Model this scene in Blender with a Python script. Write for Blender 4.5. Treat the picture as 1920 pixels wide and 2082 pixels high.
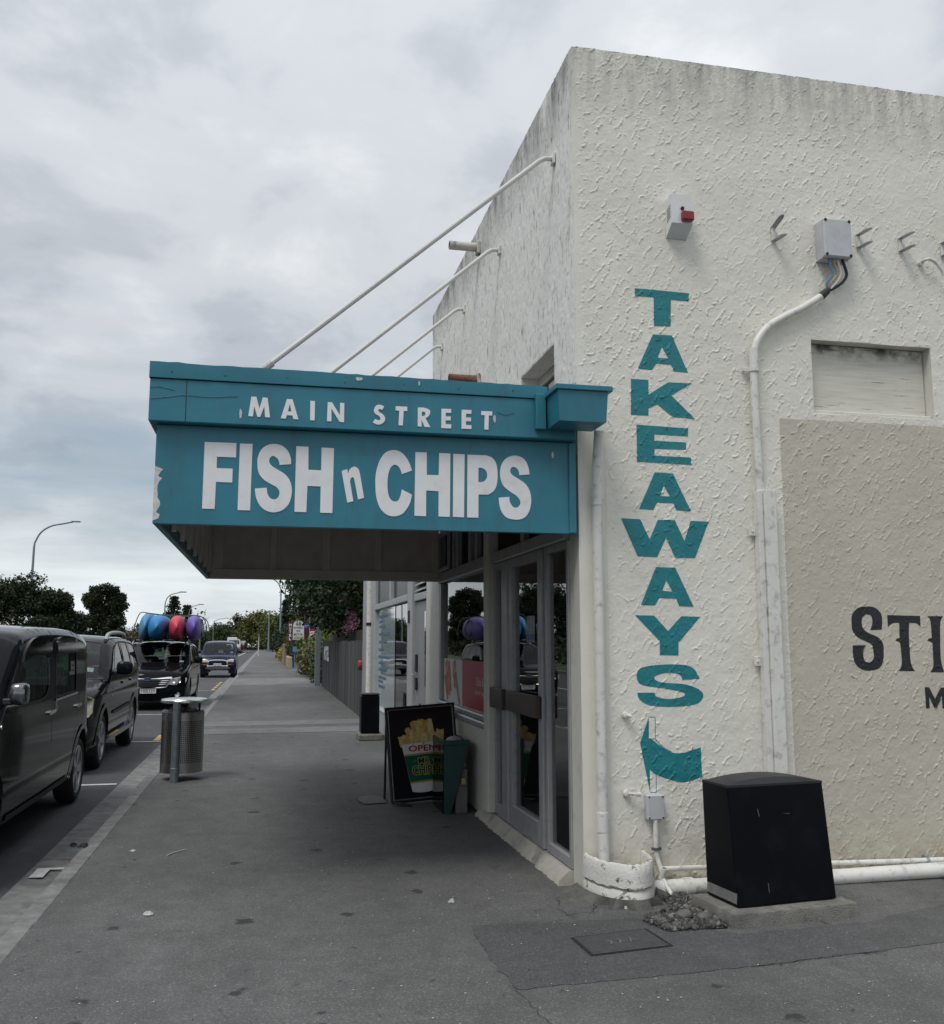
import bpy, bmesh, math, random
import numpy as np
from mathutils import Vector, Matrix
from mathutils.geometry import delaunay_2d_cdt, tessellate_polygon

for o in list(bpy.data.objects):
    bpy.data.objects.remove(o)
sc = bpy.context.scene
C = sc.collection
rnd = random.Random(7)

# ------------------------------------------------------------------ camera
cd = bpy.data.cameras.new('camera')
cam = bpy.data.objects.new('camera', cd)
C.objects.link(cam)
sc.camera = cam
cd.sensor_fit = 'HORIZONTAL'
cd.sensor_width = 36.0
cd.lens = 36.0 * 1928.0 / 1920.0
cd.clip_end = 3000
cd.clip_start = 0.05
cam.location = (0, 0, 1.6)
PITCH, YAW = math.radians(7.768), math.radians(12.096)
cam.rotation_euler = (math.pi / 2 + PITCH, 0, -YAW)

# ------------------------------------------------------------------ light and exposure
SUN_EL, SUN_AZ = math.radians(60), math.radians(226)     # high, behind and to the left of the camera
sc.view_settings.view_transform = 'Standard'
sc.view_settings.look = 'None'
sc.view_settings.exposure = 0.14
sc.view_settings.gamma = 1.0
sc.view_settings.use_curve_mapping = False
sc.cycles.use_denoising = True
sc.cycles.max_bounces = 8
sc.cycles.transparent_max_bounces = 16
sc.cycles.caustics_reflective = False
sc.cycles.caustics_refractive = False

ld = bpy.data.lights.new('sun', 'SUN')
ld.energy = 1.5
ld.angle = math.radians(20)
ld.color = (1.0, 0.975, 0.93)
sun = bpy.data.objects.new('sun', ld)
C.objects.link(sun)
sd = Vector((math.sin(SUN_AZ) * math.cos(SUN_EL), math.cos(SUN_AZ) * math.cos(SUN_EL), math.sin(SUN_EL)))
sun.rotation_euler = sd.to_track_quat('Z', 'Y').to_euler()
sun.location = (0, 0, 30)

wd = bpy.data.worlds.new('World')
sc.world = wd
wd.use_nodes = True
nt = wd.node_tree
nt.nodes.clear()


def N(t, kind, **kw):
    n = t.nodes.new(kind)
    for k, v in kw.items():
        if k.startswith('i_'):
            n.inputs[k[2:].replace('_', ' ')].default_value = v
        else:
            setattr(n, k, v)
    return n


def link(t, a, b):
    t.links.new(a, b)


def math_n(t, op, a, b=None, clamp=False):
    n = t.nodes.new('ShaderNodeMath')
    n.operation = op
    n.use_clamp = clamp
    for i, v in enumerate((a, b)):
        if v is None:
            continue
        if isinstance(v, (int, float)):
            n.inputs[i].default_value = v
        else:
            t.links.new(v, n.inputs[i])
    return n.outputs[0]


def ramp_n(t, fac, stops, interp='LINEAR'):
    n = t.nodes.new('ShaderNodeValToRGB')
    cr = n.color_ramp
    cr.interpolation = interp
    while len(cr.elements) < len(stops):
        cr.elements.new(0.5)
    for e, (p, c) in zip(cr.elements, stops):
        e.position = p
        e.color = (*c, 1) if len(c) == 3 else c
    t.links.new(fac, n.inputs[0])
    return n.outputs[0]


def mix_n(t, fac, a, b, blend='MIX'):
    n = t.nodes.new('ShaderNodeMix')
    n.data_type = 'RGBA'
    n.blend_type = blend
    n.clamp_factor = True
    for sock, v in ((n.inputs[0], fac), (n.inputs[6], a), (n.inputs[7], b)):
        if isinstance(v, (int, float)):
            sock.default_value = v
        elif isinstance(v, tuple):
            sock.default_value = (*v, 1) if len(v) == 3 else v
        else:
            t.links.new(v, sock)
    return n.outputs[2]


def noise_n(t, vec, scale, detail=4, rough=0.55, dist=0.0):
    n = t.nodes.new('ShaderNodeTexNoise')
    n.inputs['Scale'].default_value = scale
    n.inputs['Detail'].default_value = detail
    n.inputs['Roughness'].default_value = rough
    n.inputs['Distortion'].default_value = dist
    if vec is not None:
        t.links.new(vec, n.inputs['Vector'])
    return n.outputs['Fac']


tc = N(nt, 'ShaderNodeTexCoord')
sep = N(nt, 'ShaderNodeSeparateXYZ')
link(nt, tc.outputs['Generated'], sep.inputs[0])
zpos = math_n(nt, 'MAXIMUM', sep.outputs[2], 0.0)
den = math_n(nt, 'ADD', zpos, 0.24)
comb = N(nt, 'ShaderNodeCombineXYZ')
link(nt, math_n(nt, 'DIVIDE', sep.outputs[0], den), comb.inputs[0])
link(nt, math_n(nt, 'DIVIDE', sep.outputs[1], den), comb.inputs[1])
n_big = noise_n(nt, comb.outputs[0], 1.05, 3, 0.5, 0.2)
n_mid = noise_n(nt, comb.outputs[0], 3.1, 8, 0.58, 0.25)
cl = math_n(nt, 'ADD', math_n(nt, 'MULTIPLY', n_big, 0.50), math_n(nt, 'MULTIPLY', n_mid, 0.50))
cloud = ramp_n(nt, cl, [(0.35, (0.345, 0.38, 0.43)), (0.44, (0.47, 0.50, 0.55)), (0.52, (0.575, 0.605, 0.645)), (0.65, (0.755, 0.78, 0.805))], 'EASE')
sky = N(nt, 'ShaderNodeTexSky')
sky.sky_type = 'NISHITA'
sky.sun_disc = False
sky.sun_elevation = SUN_EL
sky.sun_rotation = SUN_AZ
sky.air_density = 1.2
sky.dust_density = 1.5
skyb = N(nt, 'ShaderNodeVectorMath', operation='SCALE')
link(nt, sky.outputs[0], skyb.inputs[0])
skyb.inputs[3].default_value = 0.075
# thinner cloud low down, where blue shows between long flat bands
streak = N(nt, 'ShaderNodeMapping')
streak.inputs['Scale'].default_value = (1.0, 1.0, 9.0)
link(nt, tc.outputs['Generated'], streak.inputs[0])
n_str = noise_n(nt, streak.outputs[0], 2.6, 5, 0.55, 0.2)
lowband = ramp_n(nt, sep.outputs[2], [(0.02, (0, 0, 0)), (0.07, (1, 1, 1)), (0.16, (1, 1, 1)), (0.36, (0, 0, 0))])
gap = math_n(nt, 'MULTIPLY', lowband, ramp_n(nt, n_str, [(0.30, (1, 1, 1)), (0.62, (0.12, 0.12, 0.12))]))
blue = mix_n(nt, 0.55, skyb.outputs[0], (0.38, 0.50, 0.60))
col = mix_n(nt, math_n(nt, 'MULTIPLY', gap, 0.8), cloud, blue)
horiz = ramp_n(nt, sep.outputs[2], [(0.0, (1, 1, 1)), (0.055, (0.85, 0.85, 0.85)), (0.13, (0, 0, 0))])
hz = math_n(nt, 'MULTIPLY', horiz, ramp_n(nt, n_str, [(0.36, (0.35, 0.35, 0.35)), (0.56, (1, 1, 1))]))
col = mix_n(nt, hz, col, (0.86, 0.92, 0.94))
zen = math_n(nt, 'ADD', 0.96, math_n(nt, 'MULTIPLY', math_n(nt, 'MULTIPLY', zpos, zpos), 0.55))
sca = N(nt, 'ShaderNodeVectorMath', operation='SCALE')
link(nt, col, sca.inputs[0])
link(nt, zen, sca.inputs[3])
bg = N(nt, 'ShaderNodeBackground')
link(nt, sca.outputs[0], bg.inputs[0])
bg.inputs[1].default_value = 1.0
wo = N(nt, 'ShaderNodeOutputWorld')
link(nt, bg.outputs[0], wo.inputs[0])

# ------------------------------------------------------------------ materials
def new_mat(name):
    m = bpy.data.materials.new(name)
    m.use_nodes = True
    t = m.node_tree
    b = t.nodes['Principled BSDF']
    return m, t, b


def geo_pos(t):
    return t.nodes.new('ShaderNodeNewGeometry').outputs['Position']


def mapped(t, vec, scale):
    n = t.nodes.new('ShaderNodeMapping')
    n.inputs['Scale'].default_value = scale
    t.links.new(vec, n.inputs[0])
    return n.outputs[0]


def bump_n(t, b, height, strength, dist=0.01):
    n = t.nodes.new('ShaderNodeBump')
    n.inputs['Strength'].default_value = strength
    n.inputs['Distance'].default_value = dist
    t.links.new(height, n.inputs['Height'])
    t.links.new(n.outputs[0], b.inputs['Normal'])


def mat(name, col, rough=0.6, metal=0.0, var=0.12, vscale=6.0, bump=0.0, bscale=60.0, spec=0.5, coat=0.0, grime=0.0, gcol=(0.05, 0.045, 0.04), gscale=3.0, gstretch=(1, 1, 1)):
    m, t, b = new_mat(name)
    b.inputs['Roughness'].default_value = rough
    b.inputs['Metallic'].default_value = metal
    b.inputs['Specular IOR Level'].default_value = spec
    b.inputs['Coat Weight'].default_value = coat
    b.inputs['Coat Roughness'].default_value = 0.04
    pos = geo_pos(t)
    c = col
    if var > 0:
        lo = tuple(x * (1 - var) for x in col)
        hi = tuple(min(1, x * (1 + var)) for x in col)
        c = ramp_n(t, noise_n(t, pos, vscale, 5, 0.6), [(0.3, lo), (0.7, hi)])
    if grime > 0:
        g = noise_n(t, mapped(t, pos, gstretch), gscale, 6, 0.65)
        c = mix_n(t, math_n(t, 'MULTIPLY', ramp_n(t, g, [(0.52, (0, 0, 0)), (0.72, (1, 1, 1))]), grime), c, gcol)
    if isinstance(c, tuple):
        b.inputs['Base Color'].default_value = (*c, 1)
    else:
        t.links.new(c, b.inputs['Base Color'])
    if bump > 0:
        bump_n(t, b, noise_n(t, pos, bscale, 4, 0.6), bump)
    return m


def glass_mat(name, tint=(0.8, 0.83, 0.82), refl=1.0, ior=1.5, rough=0.0):
    m, t, b = new_mat(name)
    t.nodes.remove(b)
    tr = t.nodes.new('ShaderNodeBsdfTransparent')
    tr.inputs[0].default_value = (*tint, 1)
    gl = t.nodes.new('ShaderNodeBsdfGlossy')
    gl.inputs['Roughness'].default_value = rough
    gl.inputs[0].default_value = (refl, refl, refl, 1)
    fr = t.nodes.new('ShaderNodeFresnel')
    fr.inputs[0].default_value = ior
    mx = t.nodes.new('ShaderNodeMixShader')
    t.links.new(fr.outputs[0], mx.inputs[0])
    t.links.new(tr.outputs[0], mx.inputs[1])
    t.links.new(gl.outputs[0], mx.inputs[2])
    t.links.new(mx.outputs[0], t.nodes['Material Output'].inputs[0])
    return m


# ------------------------------------------------------------------ mesh building
class MB:
    def __init__(self):
        self.v, self.f, self.m = [], [], []

    def add(self, vs, fs, mi=0, M=None):
        o = len(self.v)
        if M is not None:
            vs = [tuple(M @ Vector(p)) for p in vs]
        self.v.extend(tuple(map(float, p)) for p in vs)
        self.f.extend(tuple(i + o for i in f) for f in fs)
        self.m.extend([mi] * len(fs))
        return self

    def box(self, x0, x1, y0, y1, z0, z1, b=0.0, mi=0, M=None):
        if b <= 0:
            vs = [(x, y, z) for x in (x0, x1) for y in (y0, y1) for z in (z0, z1)]
            fs = [(0, 1, 3, 2), (4, 6, 7, 5), (0, 4, 5, 1), (2, 3, 7, 6), (0, 2, 6, 4), (1, 5, 7, 3)]
            return self.add(vs, fs, mi, M)
        b = min(b, (x1 - x0) * .49, (y1 - y0) * .49, (z1 - z0) * .49)
        vs, ix = [], {}
        for a, xx in enumerate((x0, x1)):
            for c, yy in enumerate((y0, y1)):
                for d, zz in enumerate((z0, z1)):
                    sx, sy, sz = (1 - 2 * a) * b, (1 - 2 * c) * b, (1 - 2 * d) * b
                    ix[a, c, d] = len(vs)
                    vs += [(xx, yy + sy, zz + sz), (xx + sx, yy, zz + sz), (xx + sx, yy + sy, zz)]
        fs = []
        q = [(0, 0), (1, 0), (1, 1), (0, 1)]
        for a in (0, 1):
            fs.append([ix[a, c, d] for c, d in q])
            fs.append([ix[c, a, d] + 1 for c, d in q])
            fs.append([ix[c, d, a] + 2 for c, d in q])
        for c in (0, 1):
            for d in (0, 1):
                fs.append([ix[c, d, 0] + 0, ix[c, d, 1] + 0, ix[c, d, 1] + 1, ix[c, d, 0] + 1])
                fs.append([ix[c, 0, d] + 0, ix[c, 1, d] + 0, ix[c, 1, d] + 2, ix[c, 0, d] + 2])
                fs.append([ix[0, c, d] + 1, ix[1, c, d] + 1, ix[1, c, d] + 2, ix[0, c, d] + 2])
        for k in ix.values():
            fs.append([k, k + 1, k + 2])
        # make the faces point outward
        cen = Vector(((x0 + x1) / 2, (y0 + y1) / 2, (z0 + z1) / 2))
        out = []
        for f in fs:
            p = [Vector(vs[i]) for i in f]
            n = (p[1] - p[0]).cross(p[2] - p[0])
            mid = sum(p, Vector()) / len(p)
            out.append(tuple(f) if n.dot(mid - cen) > 0 else tuple(reversed(f)))
        return self.add(vs, out, mi, M)

    def tube(self, path, r, n=10, mi=0, cap=True, M=None):
        path = [Vector(p) for p in path]
        rs = r if isinstance(r, (list, tuple)) else [r] * len(path)
        up = Vector((0, 0, 1))
        d0 = (path[1] - path[0]).normalized()
        if abs(d0.dot(up)) > 0.95:
            up = Vector((1, 0, 0))
        a = d0.cross(up).normalized()
        vs, fs = [], []
        for i, p in enumerate(path):
            d = (path[min(i + 1, len(path) - 1)] - path[max(i - 1, 0)]).normalized()
            a = (a - d * a.dot(d)).normalized()
            b_ = d.cross(a)
            for k in range(n):
                t = 2 * math.pi * k / n
                vs.append(p + (a * math.cos(t) + b_ * math.sin(t)) * rs[i])
        for i in range(len(path) - 1):
            for k in range(n):
                k2 = (k + 1) % n
                fs.append((i * n + k, i * n + k2, (i + 1) * n + k2, (i + 1) * n + k))
        if cap:
            fs.append(tuple(range(n - 1, -1, -1)))
            fs.append(tuple((len(path) - 1) * n + k for k in range(n)))
        return self.add(vs, fs, mi, M)

    def lathe(self, prof, n=24, mi=0, M=None, arc=2 * math.pi, start=0.0):
        full = arc > 6.28
        cols = n if full else n + 1
        vs, fs = [], []
        for k in range(cols):
            t = start + arc * k / n
            for r, z in prof:
                vs.append((r * math.cos(t), r * math.sin(t), z))
        L = len(prof)
        for k in range(n):
            k2 = (k + 1) % cols
            for j in range(L - 1):
                fs.append((k * L + j, k2 * L + j, k2 * L + j + 1, k * L + j + 1))
        return self.add(vs, fs, mi, M)

    def prism(self, outer, holes=(), to3=None, d0=0.0, d1=0.01, mi=0, side_mi=None):
        """Extruded polygon: outer and holes are 2D, to3(u, v, d) puts a point in space."""
        loops = [list(outer)] + [list(h) for h in holes]
        if poly_area(loops[0]) < 0:
            loops[0].reverse()
        for h in loops[1:]:
            if poly_area(h) > 0:
                h.reverse()
        tris = tessellate_polygon([[Vector((p[0], p[1], 0)) for p in l] for l in loops])
        flat = [p for l in loops for p in l]
        n = len(flat)
        vs = [to3(p[0], p[1], d1) for p in flat] + [to3(p[0], p[1], d0) for p in flat]
        fs = []
        for t in tris:
            p = [flat[i] for i in t]
            if poly_area(p) < 0:
                t = tuple(reversed(t))
            fs.append(tuple(t))
        fr = list(fs)
        fs = fr + [tuple(i + n for i in reversed(f)) for f in fr]
        self.add(vs, fs, mi)
        o = 0
        sf = []
        for l in loops:
            L = len(l)
            for i in range(L):
                j = (i + 1) % L
                sf.append((o + i, o + j, o + j + n, o + i + n)[::-1])
            o += L
        self.add(vs, sf, mi if side_mi is None else side_mi)
        return self

    def arr(self):
        return np.array(self.v)


def poly_area(p):
    a = 0
    for i in range(len(p)):
        j = (i + 1) % len(p)
        a += p[i][0] * p[j][1] - p[j][0] * p[i][1]
    return a / 2


ROOT = {}
BAD = {}


def mesh_of(name, v, f, mi=None, mats=(), sharp=35):
    me = bpy.data.meshes.new(name)
    me.from_pydata([tuple(p) for p in v], [], [tuple(q) for q in f])
    for mm in (mats if isinstance(mats, (list, tuple)) else [mats]):
        me.materials.append(mm)
    if mi is not None and len(me.materials) > 1:
        me.polygons.foreach_set('material_index', mi)
    if sharp is not None:
        me.polygons.foreach_set('use_smooth', [True] * len(me.polygons))
        if sharp < 179:
            me.set_sharp_from_angle(angle=math.radians(sharp))
    me.update()
    return me


def thing(name, label, cat, loc=(0, 0, 0), rotz=0.0, group=None):
    o = bpy.data.objects.new(name, None)
    C.objects.link(o)
    o.empty_display_size = 0.2
    o.location = loc
    o.rotation_euler = (0, 0, rotz)
    tag(o, label, cat, group)
    ROOT[o.name] = Matrix.Translation(loc) @ Matrix.Rotation(rotz, 4, 'Z')
    return o


def tag(o, label=None, cat=None, group=None, kind=None):
    for k, v in (('label', label), ('category', cat), ('group', group), ('kind', kind)):
        if v:
            o[k] = v
    return o


def ob(name, mb, mats, parent=None, sharp=35, local=False, label=None, kind=None):
    """One mesh object. Geometry is given in world space unless local is set."""
    v = mb.v
    top = parent
    while top is not None and top.parent is not None:
        top = top.parent
    if top is not None and not local:
        Mi = ROOT[top.name].inverted()
        a = np.array(v) @ np.array(Mi.to_3x3()).T + np.array(Mi.translation)
        v = a
    me = mesh_of(name, v, mb.f, mb.m, mats, sharp)
    o = bpy.data.objects.new(name, me)
    C.objects.link(o)
    if parent is not None:
        o.parent = parent
    if label:
        o['label'] = label
    if kind:
        o['kind'] = kind
    return o


def single(name, mb, mats, label, cat, group=None, sharp=35):
    """A thing that is one mesh; its origin goes to the middle of its base."""
    a = mb.arr()
    base = np.array([(a[:, 0].min() + a[:, 0].max()) / 2, (a[:, 1].min() + a[:, 1].max()) / 2, a[:, 2].min()])
    me = mesh_of(name, a - base, mb.f, mb.m, mats, sharp)
    o = bpy.data.objects.new(name, me)
    o.location = base
    C.objects.link(o)
    ROOT[o.name] = Matrix.Translation(base)
    tag(o, label, cat, group)
    return o


def setting(name, mb, mats, sharp=35, kind='structure'):
    o = ob(name, mb, mats, None, sharp)
    o['kind'] = kind
    return o


def copy_tree(src, loc, rotz=None, scale=None, label=None):
    r = src.copy()
    C.objects.link(r)
    r.location = loc
    if rotz is not None:
        r.rotation_euler = (0, 0, rotz)
    if scale is not None:
        r.scale = scale if isinstance(scale, (tuple, list)) else (scale,) * 3
    if label:
        r['label'] = label
    for ch in list(src.children):
        c = ch.copy()
        C.objects.link(c)
        c.parent = r
        for g in list(ch.children):
            d = g.copy()
            C.objects.link(d)
            d.parent = c
    return r


def smooth_loop(pts, step=6):
    """pts: [(x, y, corner)]; a closed loop, Catmull-Rom between the corners."""
    n = len(pts)
    ci = [i for i in range(n) if pts[i][2]]
    P = [np.array(p[:2], float) for p in pts]
    out = []
    if not ci:
        seqs = [[i % n for i in range(n + 1)]]
        closed = True
    else:
        closed = False
        seqs = []
        for a, b in zip(ci, ci[1:] + [ci[0] + n]):
            seqs.append([i % n for i in range(a, b + 1)])
    for s in seqs:
        if len(s) == 2:
            out.append(P[s[0]])
            continue
        for k in range(len(s) - 1):
            p1, p2 = P[s[k]], P[s[k + 1]]
            p0 = P[s[k - 1]] if k > 0 else (P[s[-2]] if closed else 2 * p1 - p2)
            p3 = P[s[k + 2]] if k + 2 < len(s) else (P[s[1]] if closed else 2 * p2 - p1)
            for j in range(step):
                t = j / step
                out.append(0.5 * (2 * p1 + (p2 - p0) * t + (2 * p0 - 5 * p1 + 4 * p2 - p3) * t * t + (3 * p1 - p0 - 3 * p2 + p3) * t ** 3))
    return [tuple(p) for p in out]


def curve_pts(pts, step=5):
    """Open Catmull-Rom through 3D points."""
    P = [Vector(p) for p in pts]
    out = []
    for k in range(len(P) - 1):
        p1, p2 = P[k], P[k + 1]
        p0 = P[k - 1] if k > 0 else 2 * p1 - p2
        p3 = P[k + 2] if k + 2 < len(P) else 2 * p2 - p1
        for j in range(step):
            t = j / step
            out.append(0.5 * (2 * p1 + (p2 - p0) * t + (2 * p0 - 5 * p1 + 4 * p2 - p3) * t * t + (3 * p1 - p0 - 3 * p2 + p3) * t ** 3))
    out.append(P[-1])
    return out


def glyph(s):
    pts = []
    for w in s.split():
        a, b = w.rstrip('s').split(',')
        pts.append((int(a) / 1000, int(b) / 1000, not w.endswith('s')))
    return smooth_loop(pts, 5)


_textcache = {}


def text_mesh(s, bold=0.0):
    """Outline text as flat triangles: (verts Nx2 with cap height about 0.73 per unit size, faces)."""
    key = (s, bold)
    if key not in _textcache:
        cu = bpy.data.curves.new('lettering', 'FONT')
        cu.body = s
        cu.size = 1.0
        cu.offset = bold
        cu.resolution_u = 3
        to = bpy.data.objects.new('lettering', cu)
        C.objects.link(to)
        dg = bpy.context.evaluated_depsgraph_get()
        me = to.evaluated_get(dg).to_mesh()
        v = np.array([(p.co.x, p.co.y) for p in me.vertices])
        f = [tuple(p.vertices) for p in me.polygons]
        to.evaluated_get(dg).to_mesh_clear()
        bpy.data.objects.remove(to)
        bpy.data.curves.remove(cu)
        _textcache[key] = (v, f)
    return _textcache[key]


def put_text(mb, s, origin, ux, uy, height, width=None, bold=0.0, mi=0, align='c'):
    """Lays text on the plane origin + ux*a + uy*b; height is the height of its box."""
    v, f = text_mesh(s, bold)
    lo, hi = v.min(0), v.max(0)
    k = height / (hi[1] - lo[1])
    kx = k if width is None else width / (hi[0] - lo[0])
    ux, uy, o = Vector(ux), Vector(uy), Vector(origin)
    w = (hi[0] - lo[0]) * kx
    sh = {'c': -w / 2, 'l': 0.0, 'r': -w}[align]
    vs = [o + ux * ((p[0] - lo[0]) * kx + sh) + uy * ((p[1] - lo[1]) * k) for p in v]
    nrm = ux.cross(uy)
    fs = []
    for q in f:
        a, b, c = vs[q[0]], vs[q[1]], vs[q[2]]
        fs.append(q if (b - a).cross(c - a).dot(nrm) > 0 else tuple(reversed(q)))
    mb.add(vs, fs, mi)


def cdt(outer, holes=(), extra=(), dense=()):
    """Triangulated 2D region with holes; extra: inner points; returns verts, tris."""
    pts, edges = [], []
    for l in [outer] + list(holes):
        o = len(pts)
        pts += [Vector(p[:2]) for p in l]
        edges += [(o + i, o + (i + 1) % len(l)) for i in range(len(l))]
    pts += [Vector(p) for p in extra]
    r = delaunay_2d_cdt(pts, edges, [], 0, 1e-5)
    V = np.array([(p.x, p.y) for p in r[0]])
    T = [tuple(t) for t in r[2] if len(t) == 3]
    cen = np.array([V[list(t)].mean(0) for t in T])
    keep = inside(cen, outer)
    for h in holes:
        keep &= ~inside(cen, h)
    out = []
    for t, k in zip(T, keep):
        if k:
            p = V[list(t)]
            a = (p[1, 0] - p[0, 0]) * (p[2, 1] - p[0, 1]) - (p[2, 0] - p[0, 0]) * (p[1, 1] - p[0, 1])
            if abs(a) > 1e-9:
                out.append(t if a > 0 else t[::-1])
    return V, out


def inside(P, poly):
    P = np.asarray(P, float)
    r = np.zeros(len(P), bool)
    q = np.asarray([p[:2] for p in poly], float)
    j = len(q) - 1
    for i in range(len(q)):
        xi, yi, xj, yj = q[i, 0], q[i, 1], q[j, 0], q[j, 1]
        c = (yi > P[:, 1]) != (yj > P[:, 1])
        if yi != yj:
            r ^= c & (P[:, 0] < (xj - xi) * (P[:, 1] - yi) / (yj - yi) + xi)
        j = i
    return r

# ------------------------------------------------------------------ ground, kerb, road
def asphalt(name, base, fleck=0.5, spots=0.0, stain=0.25, tint=(1, 1, 1)):
    m, t, b = new_mat(name)
    pos = geo_pos(t)
    g = base
    big = noise_n(t, mapped(t, pos, (1, 0.6, 1)), 0.55, 4, 0.6, 0.4)
    mid = noise_n(t, pos, 4.5, 5, 0.65)
    fine = noise_n(t, pos, 110, 3, 0.75)
    k = math_n(t, 'ADD', math_n(t, 'MULTIPLY', big, 0.9), math_n(t, 'MULTIPLY', mid, 0.55))
    k = math_n(t, 'ADD', k, math_n(t, 'MULTIPLY', fine, 0.95))
    c = ramp_n(t, k, [(0.62, tuple(g * x * 0.5 for x in tint)), (1.1, tuple(g * x * 1.0 for x in tint)), (1.5, tuple(g * x * 1.9 for x in tint))])
    # ramp positions live in 0..1, so squeeze the sum
    c.node.color_ramp.elements[0].position = 0.30
    c.node.color_ramp.elements[1].position = 0.52
    c.node.color_ramp.elements[2].position = 0.74
    kk = math_n(t, 'MULTIPLY', k, 0.425)
    t.links.new(kk, c.node.inputs[0])
    vc = t.nodes.new('ShaderNodeTexVoronoi')
    vc.voronoi_dimensions = '2D'
    vc.inputs['Scale'].default_value = 150
    t.links.new(pos, vc.inputs['Vector'])
    sc_ = t.nodes.new('ShaderNodeSeparateColor')
    t.links.new(vc.outputs['Color'], sc_.inputs[0])
    chip = ramp_n(t, sc_.outputs[0], [(0, (.78, .78, .78)), (.55, (.97, .97, .97)), (.90, (1.10, 1.10, 1.10)), (1, (1.75, 1.75, 1.7))])
    c = mix_n(t, 1.0, c, chip, 'MULTIPLY')
    wear = noise_n(t, mapped(t, pos, (1.6, .9, 1)), 1.3, 7, .68, .6)
    c = mix_n(t, ramp_n(t, wear, [(.58, (0, 0, 0)), (.74, (.5, .5, .5))]), c, (g * 1.5, g * 1.5, g * 1.48))
    c = mix_n(t, ramp_n(t, wear, [(.28, (.45, .45, .45)), (.42, (0, 0, 0))]), c, (g * .55, g * .55, g * .56))
    if spots > 0:
        vo = t.nodes.new('ShaderNodeTexVoronoi')
        vo.voronoi_dimensions = '2D'
        vo.inputs['Scale'].default_value = 1.7
        wob = t.nodes.new('ShaderNodeVectorMath')
        wob.operation = 'MULTIPLY_ADD'
        nz = t.nodes.new('ShaderNodeTexNoise')
        nz.inputs['Scale'].default_value = 14
        t.links.new(pos, nz.inputs['Vector'])
        t.links.new(nz.outputs['Color'], wob.inputs[0])
        wob.inputs[1].default_value = (0.13, 0.13, 0)
        t.links.new(pos, wob.inputs[2])
        t.links.new(wob.outputs[0], vo.inputs['Vector'])
        sepc = t.nodes.new('ShaderNodeSeparateColor')
        t.links.new(vo.outputs['Color'], sepc.inputs[0])
        rad = math_n(t, 'MULTIPLY', math_n(t, 'SUBTRACT', sepc.outputs[0], 0.35), 0.12)
        d = math_n(t, 'SUBTRACT', vo.outputs['Distance'], rad)
        ms = ramp_n(t, math_n(t, 'ADD', d, 0.5), [(0.49, (1, 1, 1)), (0.525, (0, 0, 0))])
        c = mix_n(t, math_n(t, 'MULTIPLY', ms, spots), c, (g * 0.30, g * 0.30, g * 0.31))
        v2 = t.nodes.new('ShaderNodeTexVoronoi')
        v2.voronoi_dimensions = '2D'
        v2.inputs['Scale'].default_value = 4.3
        t.links.new(wob.outputs[0], v2.inputs['Vector'])
        s2 = t.nodes.new('ShaderNodeSeparateColor')
        t.links.new(v2.outputs['Color'], s2.inputs[0])
        r2 = math_n(t, 'MULTIPLY', math_n(t, 'SUBTRACT', s2.outputs[1], 0.5), 0.10)
        d2 = math_n(t, 'SUBTRACT', v2.outputs['Distance'], r2)
        m2 = ramp_n(t, math_n(t, 'ADD', d2, 0.5), [(0.49, (1, 1, 1)), (0.53, (0, 0, 0))])
        c = mix_n(t, math_n(t, 'MULTIPLY', m2, spots * 0.75), c, (g * 0.4, g * 0.4, g * 0.4))
    if fleck > 0:
        v3 = t.nodes.new('ShaderNodeTexVoronoi')
        v3.voronoi_dimensions = '2D'
        v3.inputs['Scale'].default_value = 42
        t.links.new(pos, v3.inputs['Vector'])
        s3 = t.nodes.new('ShaderNodeSeparateColor')
        t.links.new(v3.outputs['Color'], s3.inputs[0])
        r3 = math_n(t, 'MULTIPLY', math_n(t, 'SUBTRACT', s3.outputs[2], 0.80), 0.75)
        d3 = math_n(t, 'LESS_THAN', v3.outputs['Distance'], r3)
        c = mix_n(t, math_n(t, 'MULTIPLY', d3, fleck), c, (g * 3.0, g * 3.0, g * 2.9))
    t.links.new(c, b.inputs['Base Color'])
    b.inputs['Roughness'].default_value = 0.82
    b.inputs['Specular IOR Level'].default_value = 0.35
    h = math_n(t, 'ADD', math_n(t, 'MULTIPLY', fine, 0.6), math_n(t, 'MULTIPLY', noise_n(t, pos, 60, 3, 0.6), 0.5))
    bump_n(t, b, h, 0.55, 0.006)
    return m


M_path = asphalt('footpath_asphalt', 0.116, 0.30, 0.9, tint=(1.0, 1.0, 0.985))
M_patch = asphalt('patch_asphalt', 0.090, 0.25, 0.3, tint=(1, 1, 1.02))
M_road = asphalt('road_asphalt', 0.075, 0.25, 0.15, tint=(0.97, 1.0, 1.06))
M_band = asphalt('pale_crossing', 0.165, 0.3, 0.15, tint=(1, 1, 1))
M_conc = mat('kerb_concrete', (0.205, 0.205, 0.20), 0.85, 0, 0.30, 7, 0.5, 120, grime=0.7, gcol=(0.06, 0.06, 0.058), gscale=3.2)
M_conc_d = mat('rough_concrete', (0.20, 0.195, 0.175), 0.9, 0, 0.35, 14, 0.8, 90, grime=0.75, gcol=(0.055, 0.052, 0.045), gscale=7)
M_soil = mat('earth', (0.06, 0.055, 0.045), 0.95, 0, 0.4, 5, 0.8, 40)
M_grass = mat('grass', (0.055, 0.085, 0.03), 0.95, 0, 0.4, 3, 0.8, 40)
M_white_line = mat('road_paint_white', (0.62, 0.62, 0.60), 0.7, 0, 0.15, 30, grime=0.6, gcol=(0.14, 0.14, 0.14), gscale=16)
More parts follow.
